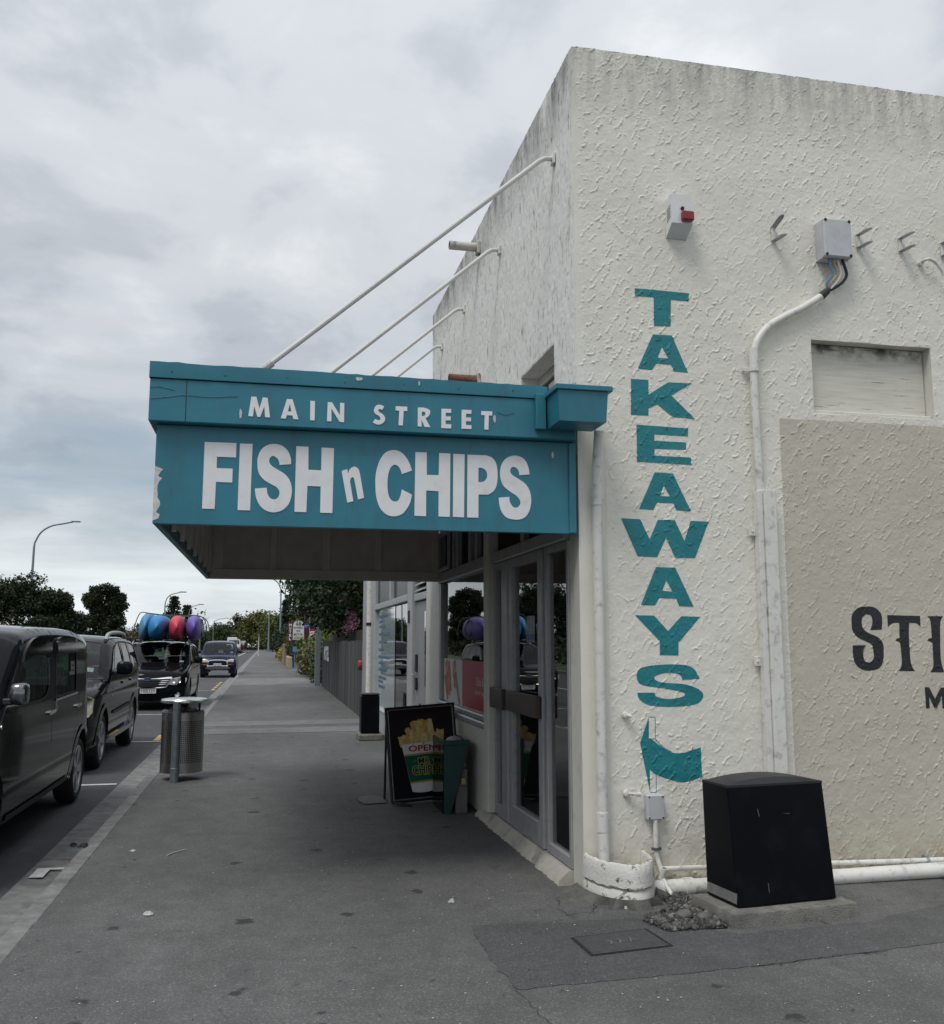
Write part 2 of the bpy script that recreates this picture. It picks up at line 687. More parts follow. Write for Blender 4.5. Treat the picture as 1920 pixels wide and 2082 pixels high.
M_yellow_line = mat('road_paint_yellow', (0.66, 0.40, 0.10), 0.7, 0, 0.15, 30, grime=0.6, gcol=(0.2, 0.15, 0.08), gscale=16)


def sheet(name, pts, z, m, kind='structure', parent=None):
    mb = MB()
    mb.add([(x, y, z) for x, y in pts], [tuple(range(len(pts)))])
    return setting(name, mb, m, None, kind) if parent is None else ob(name, mb, m, parent, None)


R = -0.12
sheet('ground', [(-1500, -1500), (1500, -1500), (1500, 2500), (-1500, 2500)], -0.20, M_grass)
sheet('road', [(-11.5, -60), (-1.70, -60), (-1.70, 420), (-11.5, 420)], R - 0.006, M_road)
mb = MB()
mb.add([(-1.245, -60, 0), (60, -60, 0), (60, 6.3, 0), (2.35, 6.3, 0), (2.35, 20.3, 0), (2.06, 20.3, 0), (2.06, 420, 0), (-1.245, 420, 0)], [tuple(range(8))])
setting('footpath', mb, M_path, None)
sheet('verge', [(2.06, 20.31), (80, 20.31), (80, 420), (2.06, 420)], -0.004, M_soil)
sheet('far_verge', [(-60, -60), (-11.75, -60), (-11.75, 420), (-60, 420)], 0.0, M_grass)
mb = MB()
mb.box(-11.74, -11.5, -60, 420, -0.2, 0.012, 0.02)
setting('far_kerb', mb, M_conc)
pj = random.Random(2)
pp_ = [(1.17, 5.5), (1.16, 4.95), (1.18, 4.5), (2.45, 4.56), (3.6, 4.70), (4.7, 4.78), (6.5, 4.9), (6.5, 5.5), (4.62, 5.5), (3.4, 5.12), (2.6, 5.05), (2.15, 5.46)]
pe = []
for k in range(len(pp_)):
    a_, b__ = pp_[k], pp_[(k + 1) % len(pp_)]
    L_ = math.hypot(a_[0] - b__[0], a_[1] - b__[1])
    for j in range(max(1, int(L_ / .045))):
        f = j / max(1, int(L_ / .045))
        pe.append((a_[0] + (b__[0] - a_[0]) * f + pj.gauss(0, .006), a_[1] + (b__[1] - a_[1]) * f + pj.gauss(0, .006)))
mb = MB()
mb.prism(pe, (), lambda u, v, d_: (u, v, d_), -.002, .004)
setting('asphalt_patch', mb, M_patch, None)
for i, (y0, y1, xa, xb) in enumerate([(17.35, 18.35, -1.23, 1.9), (18.95, 20.0, -1.23, 1.95), (36.5, 43, -1.23, 1.7)]):
    sheet('driveway_crossing', [(xa, y0), (xb, y0 + 0.1), (xb, y1 + 0.15), (xa, y1)], 0.004, M_band)

# kerb and channel, cast in lengths with open joints
kerb = thing('kerb', None, None, (-1.5, 10, R))
kerb['kind'] = 'structure'
yy, stones = -3.1, []
kr = random.Random(3)
while yy < 62:
    L = 2.35 + kr.uniform(-0.12, 0.12)
    mb = MB()
    dz = kr.uniform(-0.004, 0.004)
    a, b_ = yy + 0.007, yy + L - 0.007
    mb.box(-1.372, -1.243, a, b_, -0.3, 0.006 + dz, 0.012)
    vs = [(-1.705, a, R + 0.002), (-1.374, a, R - 0.022 + dz), (-1.374, b_, R - 0.022 + dz), (-1.705, b_, R + 0.002),
          (-1.705, a, R - 0.1), (-1.705, b_, R - 0.1), (-1.374, a, R - 0.1), (-1.374, b_, R - 0.1)]
    mb.add(vs, [(0, 1, 2, 3), (0, 3, 5, 4), (0, 4, 6, 1), (3, 2, 7, 5)])
    ob('kerb_stone', mb, M_conc, kerb, 30)
    yy += L
mb = MB()
mb.box(-1.372, -1.243, yy, 420, -0.3, 0.006, 0.012)
mb.box(-1.705, -1.374, yy, 420, -0.3, R)
ob('kerb_run', mb, M_conc, kerb, 30)

for y, xa in ((12.52, -4.1), (17.62, -4.1), (24.0, -4.1), (35.3, -4.1), (46.8, -4.1)):
    sheet('bay_line', [(xa, y - 0.05), (-1.74, y - 0.05), (-1.74, y + 0.05), (xa, y + 0.05)], R, M_white_line)
for y0, y1 in ((17.72, 18.72), (35.5, 36.3), (37.0, 37.8), (38.4, 39.2), (39.9, 40.7), (41.3, 42.1)):
    sheet('yellow_dash', [(-1.90, y0), (-1.79, y0), (-1.79, y1), (-1.90, y1)], R + 0.004, M_yellow_line)
sheet('lane_line', [(-3.35, 112), (-3.22, 112), (-2.95, 172), (-3.08, 172)], R, M_white_line)
for k in range(12):
    sheet('centre_dash', [(-6.6, 20 + k * 12), (-6.5, 20 + k * 12), (-6.5, 23 + k * 12), (-6.6, 23 + k * 12)], R, M_white_line)
sheet('paint_mark', [(-1.66, 7.75), (-1.56, 7.75), (-1.56, 7.99), (-1.42, 8.0), (-1.42, 8.03), (-1.56, 8.05), (-1.66, 8.05)], R + 0.006, M_white_line)

ckr = random.Random(19)
mb = MB()
for pts, w in (([(1.86, 6.02), (1.76, 5.72), (1.80, 5.52), (1.17, 5.50)], .006), ([(2.4, 4.56), (3.2, 4.63), (3.05, 4.60)], .007), ([(1.165, 4.55), (1.2, 4.2), (1.28, 3.7)], .005), ([(-1.24, 9.75), (-.9, 9.9), (-.6, 9.7)], .004), ([(1.75, 5.60), (1.95, 5.62), (2.02, 5.85)], .008)):
    L_ = []
    for a_, b__ in zip(pts[:-1], pts[1:]):
        n_ = max(2, int(math.hypot(a_[0] - b__[0], a_[1] - b__[1]) / .04))
        for j in range(n_):
            f = j / n_
            L_.append((a_[0] + (b__[0] - a_[0]) * f + ckr.gauss(0, .008), a_[1] + (b__[1] - a_[1]) * f + ckr.gauss(0, .008)))
    L_.append(pts[-1])
    vs = []
    for k in range(len(L_)):
        d_ = Vector(L_[min(k + 1, len(L_) - 1)]) - Vector(L_[max(k - 1, 0)])
        d_.normalize()
        ww = w * ckr.uniform(.2, 1) * .5
        vs += [(L_[k][0] - d_.y * ww, L_[k][1] + d_.x * ww, .0062), (L_[k][0] + d_.y * ww, L_[k][1] - d_.x * ww, .0062)]
    mb.add(vs, [(2 * k, 2 * k + 1, 2 * k + 3, 2 * k + 2) for k in range(len(L_) - 1)])
setting('pavement_crack', mb, mat('crack_black', (.016, .016, .016), .9, 0, 0), None)
GLYPHS = {
 'F': [
  ('F', '-415,2832 -223,2833 -222,2741 -338,2741 -337,2669 -240,2669 -240,2581 -338,2582 -340,2412 -415,2412', []),
  ('I', '-201,2831 -124,2832 -126,2409 -202,2409', []),
  ('S', '118,2712 114,2751s 96,2795s 60,2827s 11,2838s -38,2825s -71,2794s -89,2748s -90,2698s -80,2648s -49,2607s -2,2579s 33,2560s 50,2534s 46,2504s 32,2487s 15,2483s -8,2493s -24,2522s -29,2556 -101,2548 -94,2499s -73,2450s -38,2416s 11,2401s 65,2413s 105,2450s 123,2500s 126,2554s 112,2607s 82,2645s 41,2670s 3,2693s -15,2713s -18,2736s -7,2755s 7,2760s 30,2747s 43,2724s 46,2704', []),
  ('H', '147,2829 224,2829 226,2680 307,2679 306,2827 385,2827 383,2407 306,2407 306,2575 223,2576 220,2408 146,2408', []),
  ('n', '436,2681 471,2693 478,2664 488,2693s 515,2711s 539,2701s 552,2671s 582,2511 544,2499 519,2622s 510,2641s 498,2638s 491,2615s 496,2585s 514,2487 476,2476', []),
  ('C', '890,2700 875,2744s 850,2787s 815,2820s 771,2831s 724,2817s 691,2781s 667,2723s 654,2654s 654,2591s 660,2523s 679,2461s 708,2422s 742,2401s 782,2397s 828,2413s 859,2448s 881,2492s 892,2541 825,2574 818,2537s 803,2502s 778,2493s 753,2507s 737,2544s 731,2606s 736,2669s 751,2714s 775,2734s 800,2725s 816,2700s 824,2674', []),
  ('H', '912,2823 987,2824 988,2675 1067,2676 1069,2824 1144,2823 1142,2403 1067,2404 1067,2570 985,2572 985,2403 909,2404', []),
  ('I', '1164,2822 1240,2822 1236,2403 1162,2404', []),
  ('P', '1259,2821 1387,2821 1429,2804s 1455,2764s 1463,2696s 1458,2632s 1438,2586s 1399,2558 1333,2557 1332,2403 1257,2403', ['1333,2735 1351,2736s 1377,2725s 1391,2700s 1390,2671s 1373,2648s 1351,2640s 1332,2640']),
  ('S', '1683,2704 1675,2749s 1656,2794s 1623,2820s 1580,2828s 1530,2812s 1494,2772s 1480,2716s 1484,2665s 1503,2620s 1549,2583s 1595,2553s 1617,2521s 1614,2496s 1597,2479s 1574,2478s 1555,2497s 1543,2526s 1542,2548 1470,2540 1475,2491s 1493,2441s 1528,2407s 1594,2397s 1646,2413s 1679,2459s 1692,2524s 1684,2588s 1654,2638s 1608,2669s 1566,2694s 1550,2716s 1553,2738s 1573,2751s 1596,2740s 1609,2718s 1612,2696', []),
 ],
 'M': [
  ('M', '-139,3117 -108,3118 -87,3044 -69,3116 -39,3115 -21,2990 -51,2990 -58,3060 -81,2990 -98,2990 -120,3056 -125,2991 -154,2992', []),
  ('A', '80,3114 115,3114 154,2986 123,2987 116,3009 83,3010 75,2987 45,2988', ['99,3082 110,3034 88,3034']),
  ('I', '226,3110 255,3110 255,2984 227,2985', []),
  ('N', '335,3108 362,3108 413,3026 413,3107 440,3107 440,2981 412,2983 359,3067 361,2984 332,2984', []),
  ('T', '770,3104 845,3104 845,3075 822,3075 817,2979 789,2979 793,3075 769,3076', []),
  ('E', '1070,3103 1135,3104 1134,3078 1099,3078 1098,3053 1132,3054 1131,3028 1097,3027 1097,3002 1135,3001 1134,2974 1069,2974', []),
  ('E', '1204,3103 1270,3104 1269,3078 1234,3078 1233,3053 1267,3054 1267,3028 1233,3028 1233,3002 1270,3002 1270,2977 1203,2976', []),
  ('T', '1336,3101 1410,3102 1409,3074 1387,3074 1384,2978 1356,2979 1359,3074 1335,3074', []),
  ('S', '695,3099 666,3108s 642,3100s 629,3072s 638,3048s 662,3034s 672,3018s 662,3005s 638,3013 623,2990 648,2978s 677,2981s 699,3002s 701,3026s 686,3047s 664,3059s 657,3070s 666,3080s 683,3074', []),
  ('R', '914,3103 956,3103s 991,3090s 994,3066s 981,3045s 965,3034 997,2976 960,2976 938,3023 940,2977 914,2978', ['941,3077 960,3074s 964,3061s 954,3049s 940,3049']),
 ],
 'T': [
  ('T', '2469,4072 2879,4066 2875,4006 2739,4006 2733,3810 2605,3804 2611,4015 2468,4014', []),
  ('A', '2596,3742 2739,3744 2854,3479 2747,3482 2725,3529 2615,3530 2582,3482 2476,3485', ['2661,3654 2706,3574 2627,3574']),
  ('K', '2423,3409 2553,3409 2550,3303 2701,3401 2881,3404 2722,3307 2896,3146 2727,3153 2615,3236 2547,3204 2546,3153 2417,3152', []),
  ('E', '2456,3085 2840,3077 2838,3020 2586,3022 2584,2977 2823,2976 2821,2923 2585,2921 2583,2872 2855,2870 2853,2818 2454,2824', []),
  ('A', '2582,2755 2717,2752 2842,2491 2734,2495 2712,2543 2594,2545 2565,2492 2461,2497', ['2646,2666 2690,2590 2616,2591']),
  ('W', '2329,2429 2467,2426 2532,2289 2596,2425 2719,2427 2788,2284 2836,2423 2972,2423 2861,2166 2715,2167 2651,2302 2583,2168 2443,2171', []),
  ('A', '2572,2101 2714,2098 2840,1834 2733,1837 2714,1887 2591,1891 2559,1841 2458,1842', ['2644,2012 2688,1935 2615,1940']),
  ('Y', '2414,1774 2551,1772 2649,1669 2748,1769 2886,1766 2722,1592 2719,1506 2585,1508 2588,1601', []),
  ('S', '2415,1365s 2437,1417s 2532,1440s 2704,1446s 2818,1424s 2868,1349 2742,1343 2721,1380s 2626,1390s 2540,1364s 2586,1329s 2776,1310s 2886,1256s 2848,1186s 2676,1166s 2506,1178s 2432,1218s 2417,1261 2539,1261 2555,1233s 2640,1218s 2735,1231s 2751,1257s 2623,1285s 2454,1313s', []),
  ('arrow', '2494,1103 2429,934 2491,614 2492,763 2537,729s 2657,687s 2743,675s 2863,704 2860,898 2735,864s 2648,870s 2564,918s 2508,958s 2491,962', []),
 ],
 'L': [
  ('l', '2496,1100 2540,1099 2540,1103 2496,1104', []),
  ('l', '2538,1098 2534,958 2538,958 2542,1098', []),
  ('l', '2492,959 2533,957 2534,961 2492,963', []),
  ('l', '2535,956 2563,927 2605,894 2648,871 2650,874 2607,897 2566,930 2538,959', []),
  ('l', '2493,614 2531,612 2531,616 2493,618', []),
  ('l', '2536,613 2539,731 2535,731 2532,613', []),
 ],
 'B': [
  ('S', '4275,1683 4281,1731s 4277,1794s 4231,1837s 4164,1846s 4092,1832s 4045,1785s 4037,1730s 4043,1675s 4080,1628s 4144,1600s 4187,1577s 4200,1526s 4197,1479s 4162,1452s 4127,1464s 4116,1503s 4119,1542s 4143,1573 4038,1572 4036,1495s 4055,1441s 4097,1406s 4158,1395s 4230,1409s 4268,1452s 4280,1526s 4277,1589s 4236,1632s 4166,1659s 4128,1691s 4117,1730s 4127,1769s 4156,1789s 4192,1782s 4203,1754s 4199,1714s 4181,1679', []),
  ('T', '4326,1786 4591,1781 4589,1702 4558,1728s 4499,1732 4489,1636s 4490,1478s 4500,1423s 4523,1390 4394,1392 4414,1423s 4421,1478s 4416,1589 4399,1600s 4379,1604 4392,1620s 4414,1624 4417,1731 4368,1729s 4325,1703', []),
  ('I', '4653,1780 4780,1781 4756,1736s 4746,1636s 4740,1477s 4759,1380 4646,1381 4672,1422s 4678,1477s 4677,1588 4658,1600s 4637,1604 4652,1620s 4675,1624 4676,1716s 4672,1756s', []),
  ('M', '4593,1277 4629,1275 4671,1194 4725,1272 4763,1270 4761,1124 4727,1125 4728,1217 4682,1131 4660,1131 4624,1210 4623,1128 4593,1128', []),
 ],
}

# ------------------------------------------------------------------ the shop
WY, FX, TOPZ = 6.04, 2.03, 5.86


def stamp(Hm, dx, x, z, pts, r, a, rng):
    """Raise a plaster stroke (a rounded line through pts, in metres) on a height map."""
    P = np.array(pts)
    lo, hi = P.min(0) - r, P.max(0) + r
    i0, i1 = max(0, int((lo[0] - x) / dx)), min(Hm.shape[1], int((hi[0] - x) / dx) + 2)
    j0, j1 = max(0, int((lo[1] - z) / dx)), min(Hm.shape[0], int((hi[1] - z) / dx) + 2)
    if i1 <= i0 or j1 <= j0:
        return
    X = x + np.arange(i0, i1)[None, :] * dx
    Z = z + np.arange(j0, j1)[:, None] * dx
    d2 = np.full((j1 - j0, i1 - i0), 1e9)
    if len(P) == 1:
        d2 = (X - P[0, 0]) ** 2 + (Z - P[0, 1]) ** 2
    for k in range(len(P) - 1):
        ax, az = P[k]
        bx, bz = P[k + 1] - P[k]
        L2 = bx * bx + bz * bz + 1e-9
        t = np.clip(((X - ax) * bx + (Z - az) * bz) / L2, 0, 1)
        d2 = np.minimum(d2, (X - ax - t * bx) ** 2 + (Z - az - t * bz) ** 2)
    h = a * np.sqrt(np.clip(1 - d2 / (r * r), 0, 1))
    Hm[j0:j1, i0:i1] = np.maximum(Hm[j0:j1, i0:i1], h)


def value_noise(nz, nx, cell, rng):
    gz, gx = int(nz / cell) + 3, int(nx / cell) + 3
    g = rng.random((gz, gx))
    zi, xi = np.arange(nz) / cell, np.arange(nx) / cell
    z0, x0 = zi.astype(int), xi.astype(int)
    fz, fx = (zi - z0)[:, None], (xi - x0)[None, :]
    fz, fx = fz * fz * (3 - 2 * fz), fx * fx * (3 - 2 * fx)
    a, b_ = g[z0][:, x0], g[z0][:, x0 + 1]
    c, d = g[z0 + 1][:, x0], g[z0 + 1][:, x0 + 1]
    return (a * (1 - fx) + b_ * fx) * (1 - fz) + (c * (1 - fx) + d * fx) * fz


rng = np.random.default_rng(5)
# side wall relief: trowelled dabs, mostly leaning to the right, with crumbs around them
DX = 0.005
SX0, SX1 = FX, 6.0
nx, nz = int((SX1 - SX0) / DX) + 1, int(TOPZ / DX) + 2
SH = np.zeros((nz, nx))
cx, cz = 0.108, 0.090
for j in range(int(TOPZ / cz) + 1):
    for i in range(int((SX1 - SX0) / cx) + 1):
        if rng.random() < 0.10:
            continue
        x = SX0 + (i + (j % 2) * 0.5 + rng.uniform(-0.36, 0.36)) * cx
        z = (j + rng.uniform(-0.40, 0.40)) * cz
        if x < 2.24 and z < 3.1:
            continue
        L = rng.uniform(0.034, 0.090)
        an = math.radians(rng.normal(55, 8))
        if rng.random() < 0.05:
            an = math.radians(rng.uniform(100, 150))
        ux, uz = math.cos(an), math.sin(an)
        bend = rng.normal(0, 0.010)
        p0 = (x - ux * L / 2, z - uz * L / 2)
        p1 = (x - uz * bend, z + ux * bend)
        p2 = (x + ux * L / 2, z + uz * L / 2)
        nb = int(L / 0.009) + 2
        ht = rng.uniform(0.0045, 0.0085)
        prev = None
        for q in range(nb):
            f = q / (nb - 1)
            k = 4 * f * (1 - f) * bend
            pt = (p0[0] + (p2[0] - p0[0]) * f - uz * k + rng.normal(0, 0.0022), p0[1] + (p2[1] - p0[1]) * f + ux * k + rng.normal(0, 0.0022))
            if rng.random() < 0.9:
                stamp(SH, DX, SX0, 0, [pt] if prev is None else [prev, pt], rng.uniform(0.0040, 0.0068), ht * rng.uniform(0.55, 1.15), rng)
            prev = pt
        e = p0 if rng.random() < 0.6 else p2
        stamp(SH, DX, SX0, 0, [e], rng.uniform(0.0062, 0.0098), rng.uniform(0.006, 0.0095), rng)
        for _ in range(rng.integers(4, 12)):
            q = (x + rng.normal(0, 0.036), z + rng.normal(0, 0.036))
            stamp(SH, DX, SX0, 0, [q], rng.uniform(0.0040, 0.0065), rng.uniform(0.002, 0.0065), rng)
SH *= (0.28 + 0.58 * value_noise(nz, nx, 2.6, rng)) * (0.55 + 0.75 * value_noise(nz, nx, 130, rng))
SH += 0.0016 * value_noise(nz, nx, 4, rng) + 0.0022 * value_noise(nz, nx, 11, rng) + 0.004 * value_noise(nz, nx, 55, rng)
xs = SX0 + np.arange(nx) * DX
zs = np.minimum(np.arange(nz) * DX, TOPZ)
edge = np.clip((xs - SX0 - 0.004) / 0.05, 0, 1)[None, :]
smooth_zone = ((xs[None, :] < 2.22) & (zs[:, None] < 3.1)) * 0.65
SH = SH * edge * (1 - smooth_zone)

# the recess of the boarded window is left out of the sheet
WIN = (3.830, 4.826, 3.240, 3.792)
ci0, ci1 = int(round((WIN[0] - SX0) / DX)), int(round((WIN[1] - SX0) / DX))
cj0, cj1 = int(round(WIN[2] / DX)), int(round(WIN[3] / DX))
wx0, wx1, wz0, wz1 = xs[ci0], xs[ci1], zs[cj0], zs[cj1]
SH[cj0:cj1 + 1, [ci0, ci1]] = 0.003
SH[[cj0, cj1], ci0:ci1 + 1] = 0.003


def grid_mesh(name, co, holes, flip=False):
    """co: (rows, cols, 3); holes: boolean (rows-1, cols-1) of cells to skip."""
    rz, rx = co.shape[:2]
    idx = np.arange(rz * rx).reshape(rz, rx)
    q = np.stack([idx[:-1, :-1], idx[:-1, 1:], idx[1:, 1:], idx[1:, :-1]], -1)
    q = q[~holes].reshape(-1, 4)
    if flip:
        q = q[:, ::-1]
    me = bpy.data.meshes.new(name)
    me.vertices.add(rz * rx)
    me.vertices.foreach_set('co', co.reshape(-1).astype(np.float32))
    me.loops.add(q.size)
    me.loops.foreach_set('vertex_index', np.ascontiguousarray(q).reshape(-1).astype(np.int32))
    me.polygons.add(len(q))
    me.polygons.foreach_set('loop_start', (np.arange(len(q)) * 4).astype(np.int32))
    me.polygons.foreach_set('use_smooth', np.ones(len(q), bool))
    me.update(calc_edges=True)
    me.validate()
    return me


# paint of the side wall: cream, a beige panel painted below and to the right, weather stains
def stucco_mat():
    m, t, b = new_mat('side_wall_paint')
    pos = geo_pos(t)
    s = t.nodes.new('ShaderNodeSeparateXYZ')
    t.links.new(pos, s.inputs[0])
    n1 = noise_n(t, pos, 2.2, 6, 0.6)
    cream = ramp_n(t, n1, [(0.3, (0.725, 0.702, 0.622)), (0.7, (0.795, 0.772, 0.695))])
    beige = ramp_n(t, n1, [(0.3, (0.525, 0.487, 0.405)), (0.7, (0.58, 0.542, 0.455))])
    wob = math_n(t, 'MULTIPLY', math_n(t, 'SUBTRACT', noise_n(t, pos, 25, 2), 0.5), 0.012)
    inx = math_n(t, 'GREATER_THAN', math_n(t, 'ADD', s.outputs[0], wob), 3.547)
    inz = math_n(t, 'LESS_THAN', math_n(t, 'ADD', s.outputs[2], wob), 3.186)
    c = mix_n(t, math_n(t, 'MULTIPLY', inx, inz), cream, beige)
    # grime washed down from the parapet
    top = math_n(t, 'MULTIPLY', math_n(t, 'SUBTRACT', s.outputs[2], 5.28), 1.75, True)
    st = noise_n(t, mapped(t, pos, (6, 6, 1.1)), 1.3, 7, 0.68)
    g = math_n(t, 'MULTIPLY', top, ramp_n(t, st, [(0.36, (0, 0, 0)), (0.68, (1, 1, 1))]))
    c = mix_n(t, math_n(t, 'MULTIPLY', g, 0.75), c, (0.15, 0.15, 0.14))
    # splash and rising damp at the foot
    foot = math_n(t, 'MULTIPLY', math_n(t, 'SUBTRACT', 0.42, s.outputs[2]), 2.6, True)
    sp = noise_n(t, pos, 9, 7, 0.7)
    c = mix_n(t, math_n(t, 'MULTIPLY', foot, ramp_n(t, sp, [(0.40, (0.15, 0.15, 0.15)), (0.66, (1, 1, 1))])), c, (0.40, 0.345, 0.24))
    low = math_n(t, 'MULTIPLY', math_n(t, 'SUBTRACT', 0.15, s.outputs[2]), 7, True)
    c = mix_n(t, math_n(t, 'MULTIPLY', low, ramp_n(t, noise_n(t, pos, 30, 5, 0.7), [(0.5, (0, 0, 0)), (0.62, (1, 1, 1))])), c, (0.07, 0.065, 0.055))
    # odd chips and scuffs
    ch = noise_n(t, pos, 17, 6, 0.75)
    c = mix_n(t, ramp_n(t, ch, [(0.735, (0, 0, 0)), (0.77, (1, 1, 1))]), c, (0.16, 0.13, 0.10))
    t.links.new(c, b.inputs['Base Color'])
    b.inputs['Roughness'].default_value = 0.62
    b.inputs['Specular IOR Level'].default_value = 0.3
    bump_n(t, b, noise_n(t, pos, 130, 4, 0.65), 0.5, 0.004)
    return m


M_side = stucco_mat()


def front_mat():
    m, t, b = new_mat('front_wall_paint')
    pos = geo_pos(t)
    s = t.nodes.new('ShaderNodeSeparateXYZ')
    t.links.new(pos, s.inputs[0])
    base = ramp_n(t, noise_n(t, pos, 2.5, 5, 0.6), [(0.3, (0.76, 0.75, 0.71)), (0.7, (0.82, 0.81, 0.77))])
    st = noise_n(t, mapped(t, pos, (30, 30, 4.2)), 1.0, 4, 0.62, 0.5)
    c = mix_n(t, ramp_n(t, st, [(0.61, (0, 0, 0)), (0.64, (0.75, 0.75, 0.75))]), base, (0.24, 0.19, 0.17))
    st2 = noise_n(t, mapped(t, pos, (75, 75, 11)), 1.0, 3, 0.6, 0.4)
    c = mix_n(t, ramp_n(t, st2, [(0.62, (0, 0, 0)), (0.68, (0.75, 0.75, 0.75))]), c, (0.2, 0.19, 0.17))
    blk = noise_n(t, mapped(t, pos, (9, 9, 2.2)), 1.0, 5, 0.7)
    c = mix_n(t, ramp_n(t, blk, [(0.735, (0, 0, 0)), (0.765, (0.9, 0.9, 0.9))]), c, (0.05, 0.045, 0.04))
    top = math_n(t, 'MULTIPLY', math_n(t, 'SUBTRACT', s.outputs[2], 5.25), 1.8, True)
    wash = noise_n(t, mapped(t, pos, (5, 5, 1.6)), 1.0, 6, 0.7)
    c = mix_n(t, math_n(t, 'MULTIPLY', top, ramp_n(t, wash, [(0.32, (0, 0, 0)), (0.66, (0.95, 0.95, 0.95))])), c, (0.12, 0.12, 0.115))
    t.links.new(c, b.inputs['Base Color'])
    b.inputs['Roughness'].default_value = 0.7
    b.inputs['Specular IOR Level'].default_value = 0.3
    return m


M_front = front_mat()
M_cream = mat('cream_trim_paint', (0.66, 0.645, 0.585), 0.5, 0, 0.06, 5, 0.12, 120, grime=0.45, gcol=(0.30, 0.27, 0.21), gscale=5)
M_pvc = mat('painted_pvc', (0.72, 0.71, 0.67), 0.42, 0, 0.05, 6, 0.0, grime=0.65, gcol=(0.20, 0.18, 0.15), gscale=16)
M_rod = mat('rod_paint', (0.66, 0.655, 0.63), 0.4, 0, 0.05, 4)
M_alu = mat('grey_aluminium', (0.42, 0.425, 0.435), 0.42, 0.35, 0.08, 8, 0.05, 200, grime=0.3, gcol=(0.12, 0.12, 0.12), gscale=12)
M_dark = mat('dark_gap', (0.012, 0.012, 0.014), 0.7, 0, 0.1, 5)
M_lining = mat('shop_lining', (0.74, 0.69, 0.58), 0.8, 0, 0.06, 3)
M_teal = mat('teal_paint', (0.027, 0.180, 0.246), 0.42, 0, 0.13, 2.2, 0.16, 9, grime=0.55, gcol=(0.040, 0.115, 0.145), gscale=5, gstretch=(2.2, 2.2, .55))
M_letter_teal = mat('teal_wall_lettering', (0.012, 0.195, 0.225), 0.45, 0, 0.10, 9, 0.1, 200)
M_letter_black = mat('black_wall_lettering', (0.014, 0.015, 0.019), 0.5, 0, 0.2, 9, 0.1, 200)
M_letter_white = mat('white_vinyl', (0.80, 0.80, 0.81), 0.38, 0, 0.04, 7, grime=0.3, gcol=(0.5, 0.5, 0.5), gscale=9)
M_under = mat('awning_lining', (0.62, 0.58, 0.53), 0.75, 0, 0.12, 4, 0.1, 90)
M_under_rail = mat('awning_batten', (0.70, 0.665, 0.62), 0.7, 0, 0.10, 4)
M_rust = mat('rusty_pipe', (0.55, 0.53, 0.49), 0.65, 0.1, 0.10, 9, 0.3, 120, grime=1.0, gcol=(0.13, 0.045, 0.02), gscale=8)
M_rust2 = mat('rusted_pipe', (0.19, 0.07, 0.04), 0.75, 0.1, 0.35, 14, 0.4, 120, grime=0.8, gcol=(0.45, 0.40, 0.36), gscale=6)
M_galv = mat('galvanised_steel', (0.40, 0.41, 0.42), 0.42, 0.75, 0.15, 20)
M_glass = glass_mat('shop_glass', (0.62, 0.66, 0.66), 1.0, 2.05)
M_brown = mat('brown_push_plate', (0.06, 0.04, 0.036), 0.42, 0, 0.12, 9)

shop = thing('takeaway_shop', 'cream stuccoed corner shop with teal TAKEAWAYS lettering and glass door', 'shop', (FX, WY, 0))
M_inv = ROOT[shop.name].inverted()

# side wall
co = np.zeros((nz, nx, 3))
co[..., 0] = xs[None, :]
co[..., 1] = WY - SH
co[..., 2] = zs[:, None]
holes = np.zeros((nz - 1, nx - 1), bool)
holes[cj0:cj1, ci0:ci1] = True
co -= np.array([FX, WY, 0])
me = grid_mesh('side_wall', co, holes)
me.materials.append(M_side)
o = bpy.data.objects.new('side_wall', me)
C.objects.link(o)
o.parent = shop
mb = MB()
mb.add([(SX1, WY, 0), (12, WY, 0), (12, WY, TOPZ), (SX1, WY, TOPZ)], [(0, 1, 2, 3)])
mb.add([(12, WY, 0), (12, 11.93, 0), (12, 11.93, TOPZ), (12, WY, TOPZ)], [(0, 1, 2, 3)])
mb.add([(12, 11.93, 0), (2.2, 11.93, 0), (2.2, 11.93, TOPZ), (12, 11.93, TOPZ)], [(0, 1, 2, 3)])
ob('rear_wall', mb, M_side, shop)
mb = MB()
mb.add([(FX, WY, TOPZ), (12, WY, TOPZ), (12, WY + .2, TOPZ), (FX + .2, WY + .2, TOPZ), (FX + .2, 11.75, TOPZ), (12, 11.75, TOPZ), (12, 11.93, TOPZ), (FX, 11.93, TOPZ)],
       [(0, 1, 2, 3), (0, 3, 4, 7), (4, 5, 6, 7)])
mb.box(FX + .2, 12, WY + .2, 11.75, 5.2, 5.3)
mb.add([(FX + .2, WY + .2, 5.3), (12, WY + .2, 5.3), (12, WY + .2, TOPZ), (FX + .2, WY + .2, TOPZ)], [(0, 3, 2, 1)])
mb.add([(FX + .2, WY + .2, 5.3), (FX + .2, 11.75, 5.3), (FX + .2, 11.75, TOPZ), (FX + .2, WY + .2, TOPZ)], [(0, 1, 2, 3)])
ob('roof', mb, M_conc, shop, None)


# painted letters lie on the relief: cut along the relief's own grid, then set 2 mm proud
def relief(x, z):
    fx = np.clip((x - SX0) / DX, 0, nx - 1.001)
    fz = np.clip(z / DX, 0, nz - 1.001)
    i, j = fx.astype(int), fz.astype(int)
    a, b_ = fx - i, fz - j
    return (SH[j, i] * (1 - a) + SH[j, i + 1] * a) * (1 - b_) + (SH[j + 1, i] * (1 - a) + SH[j + 1, i + 1] * a) * b_


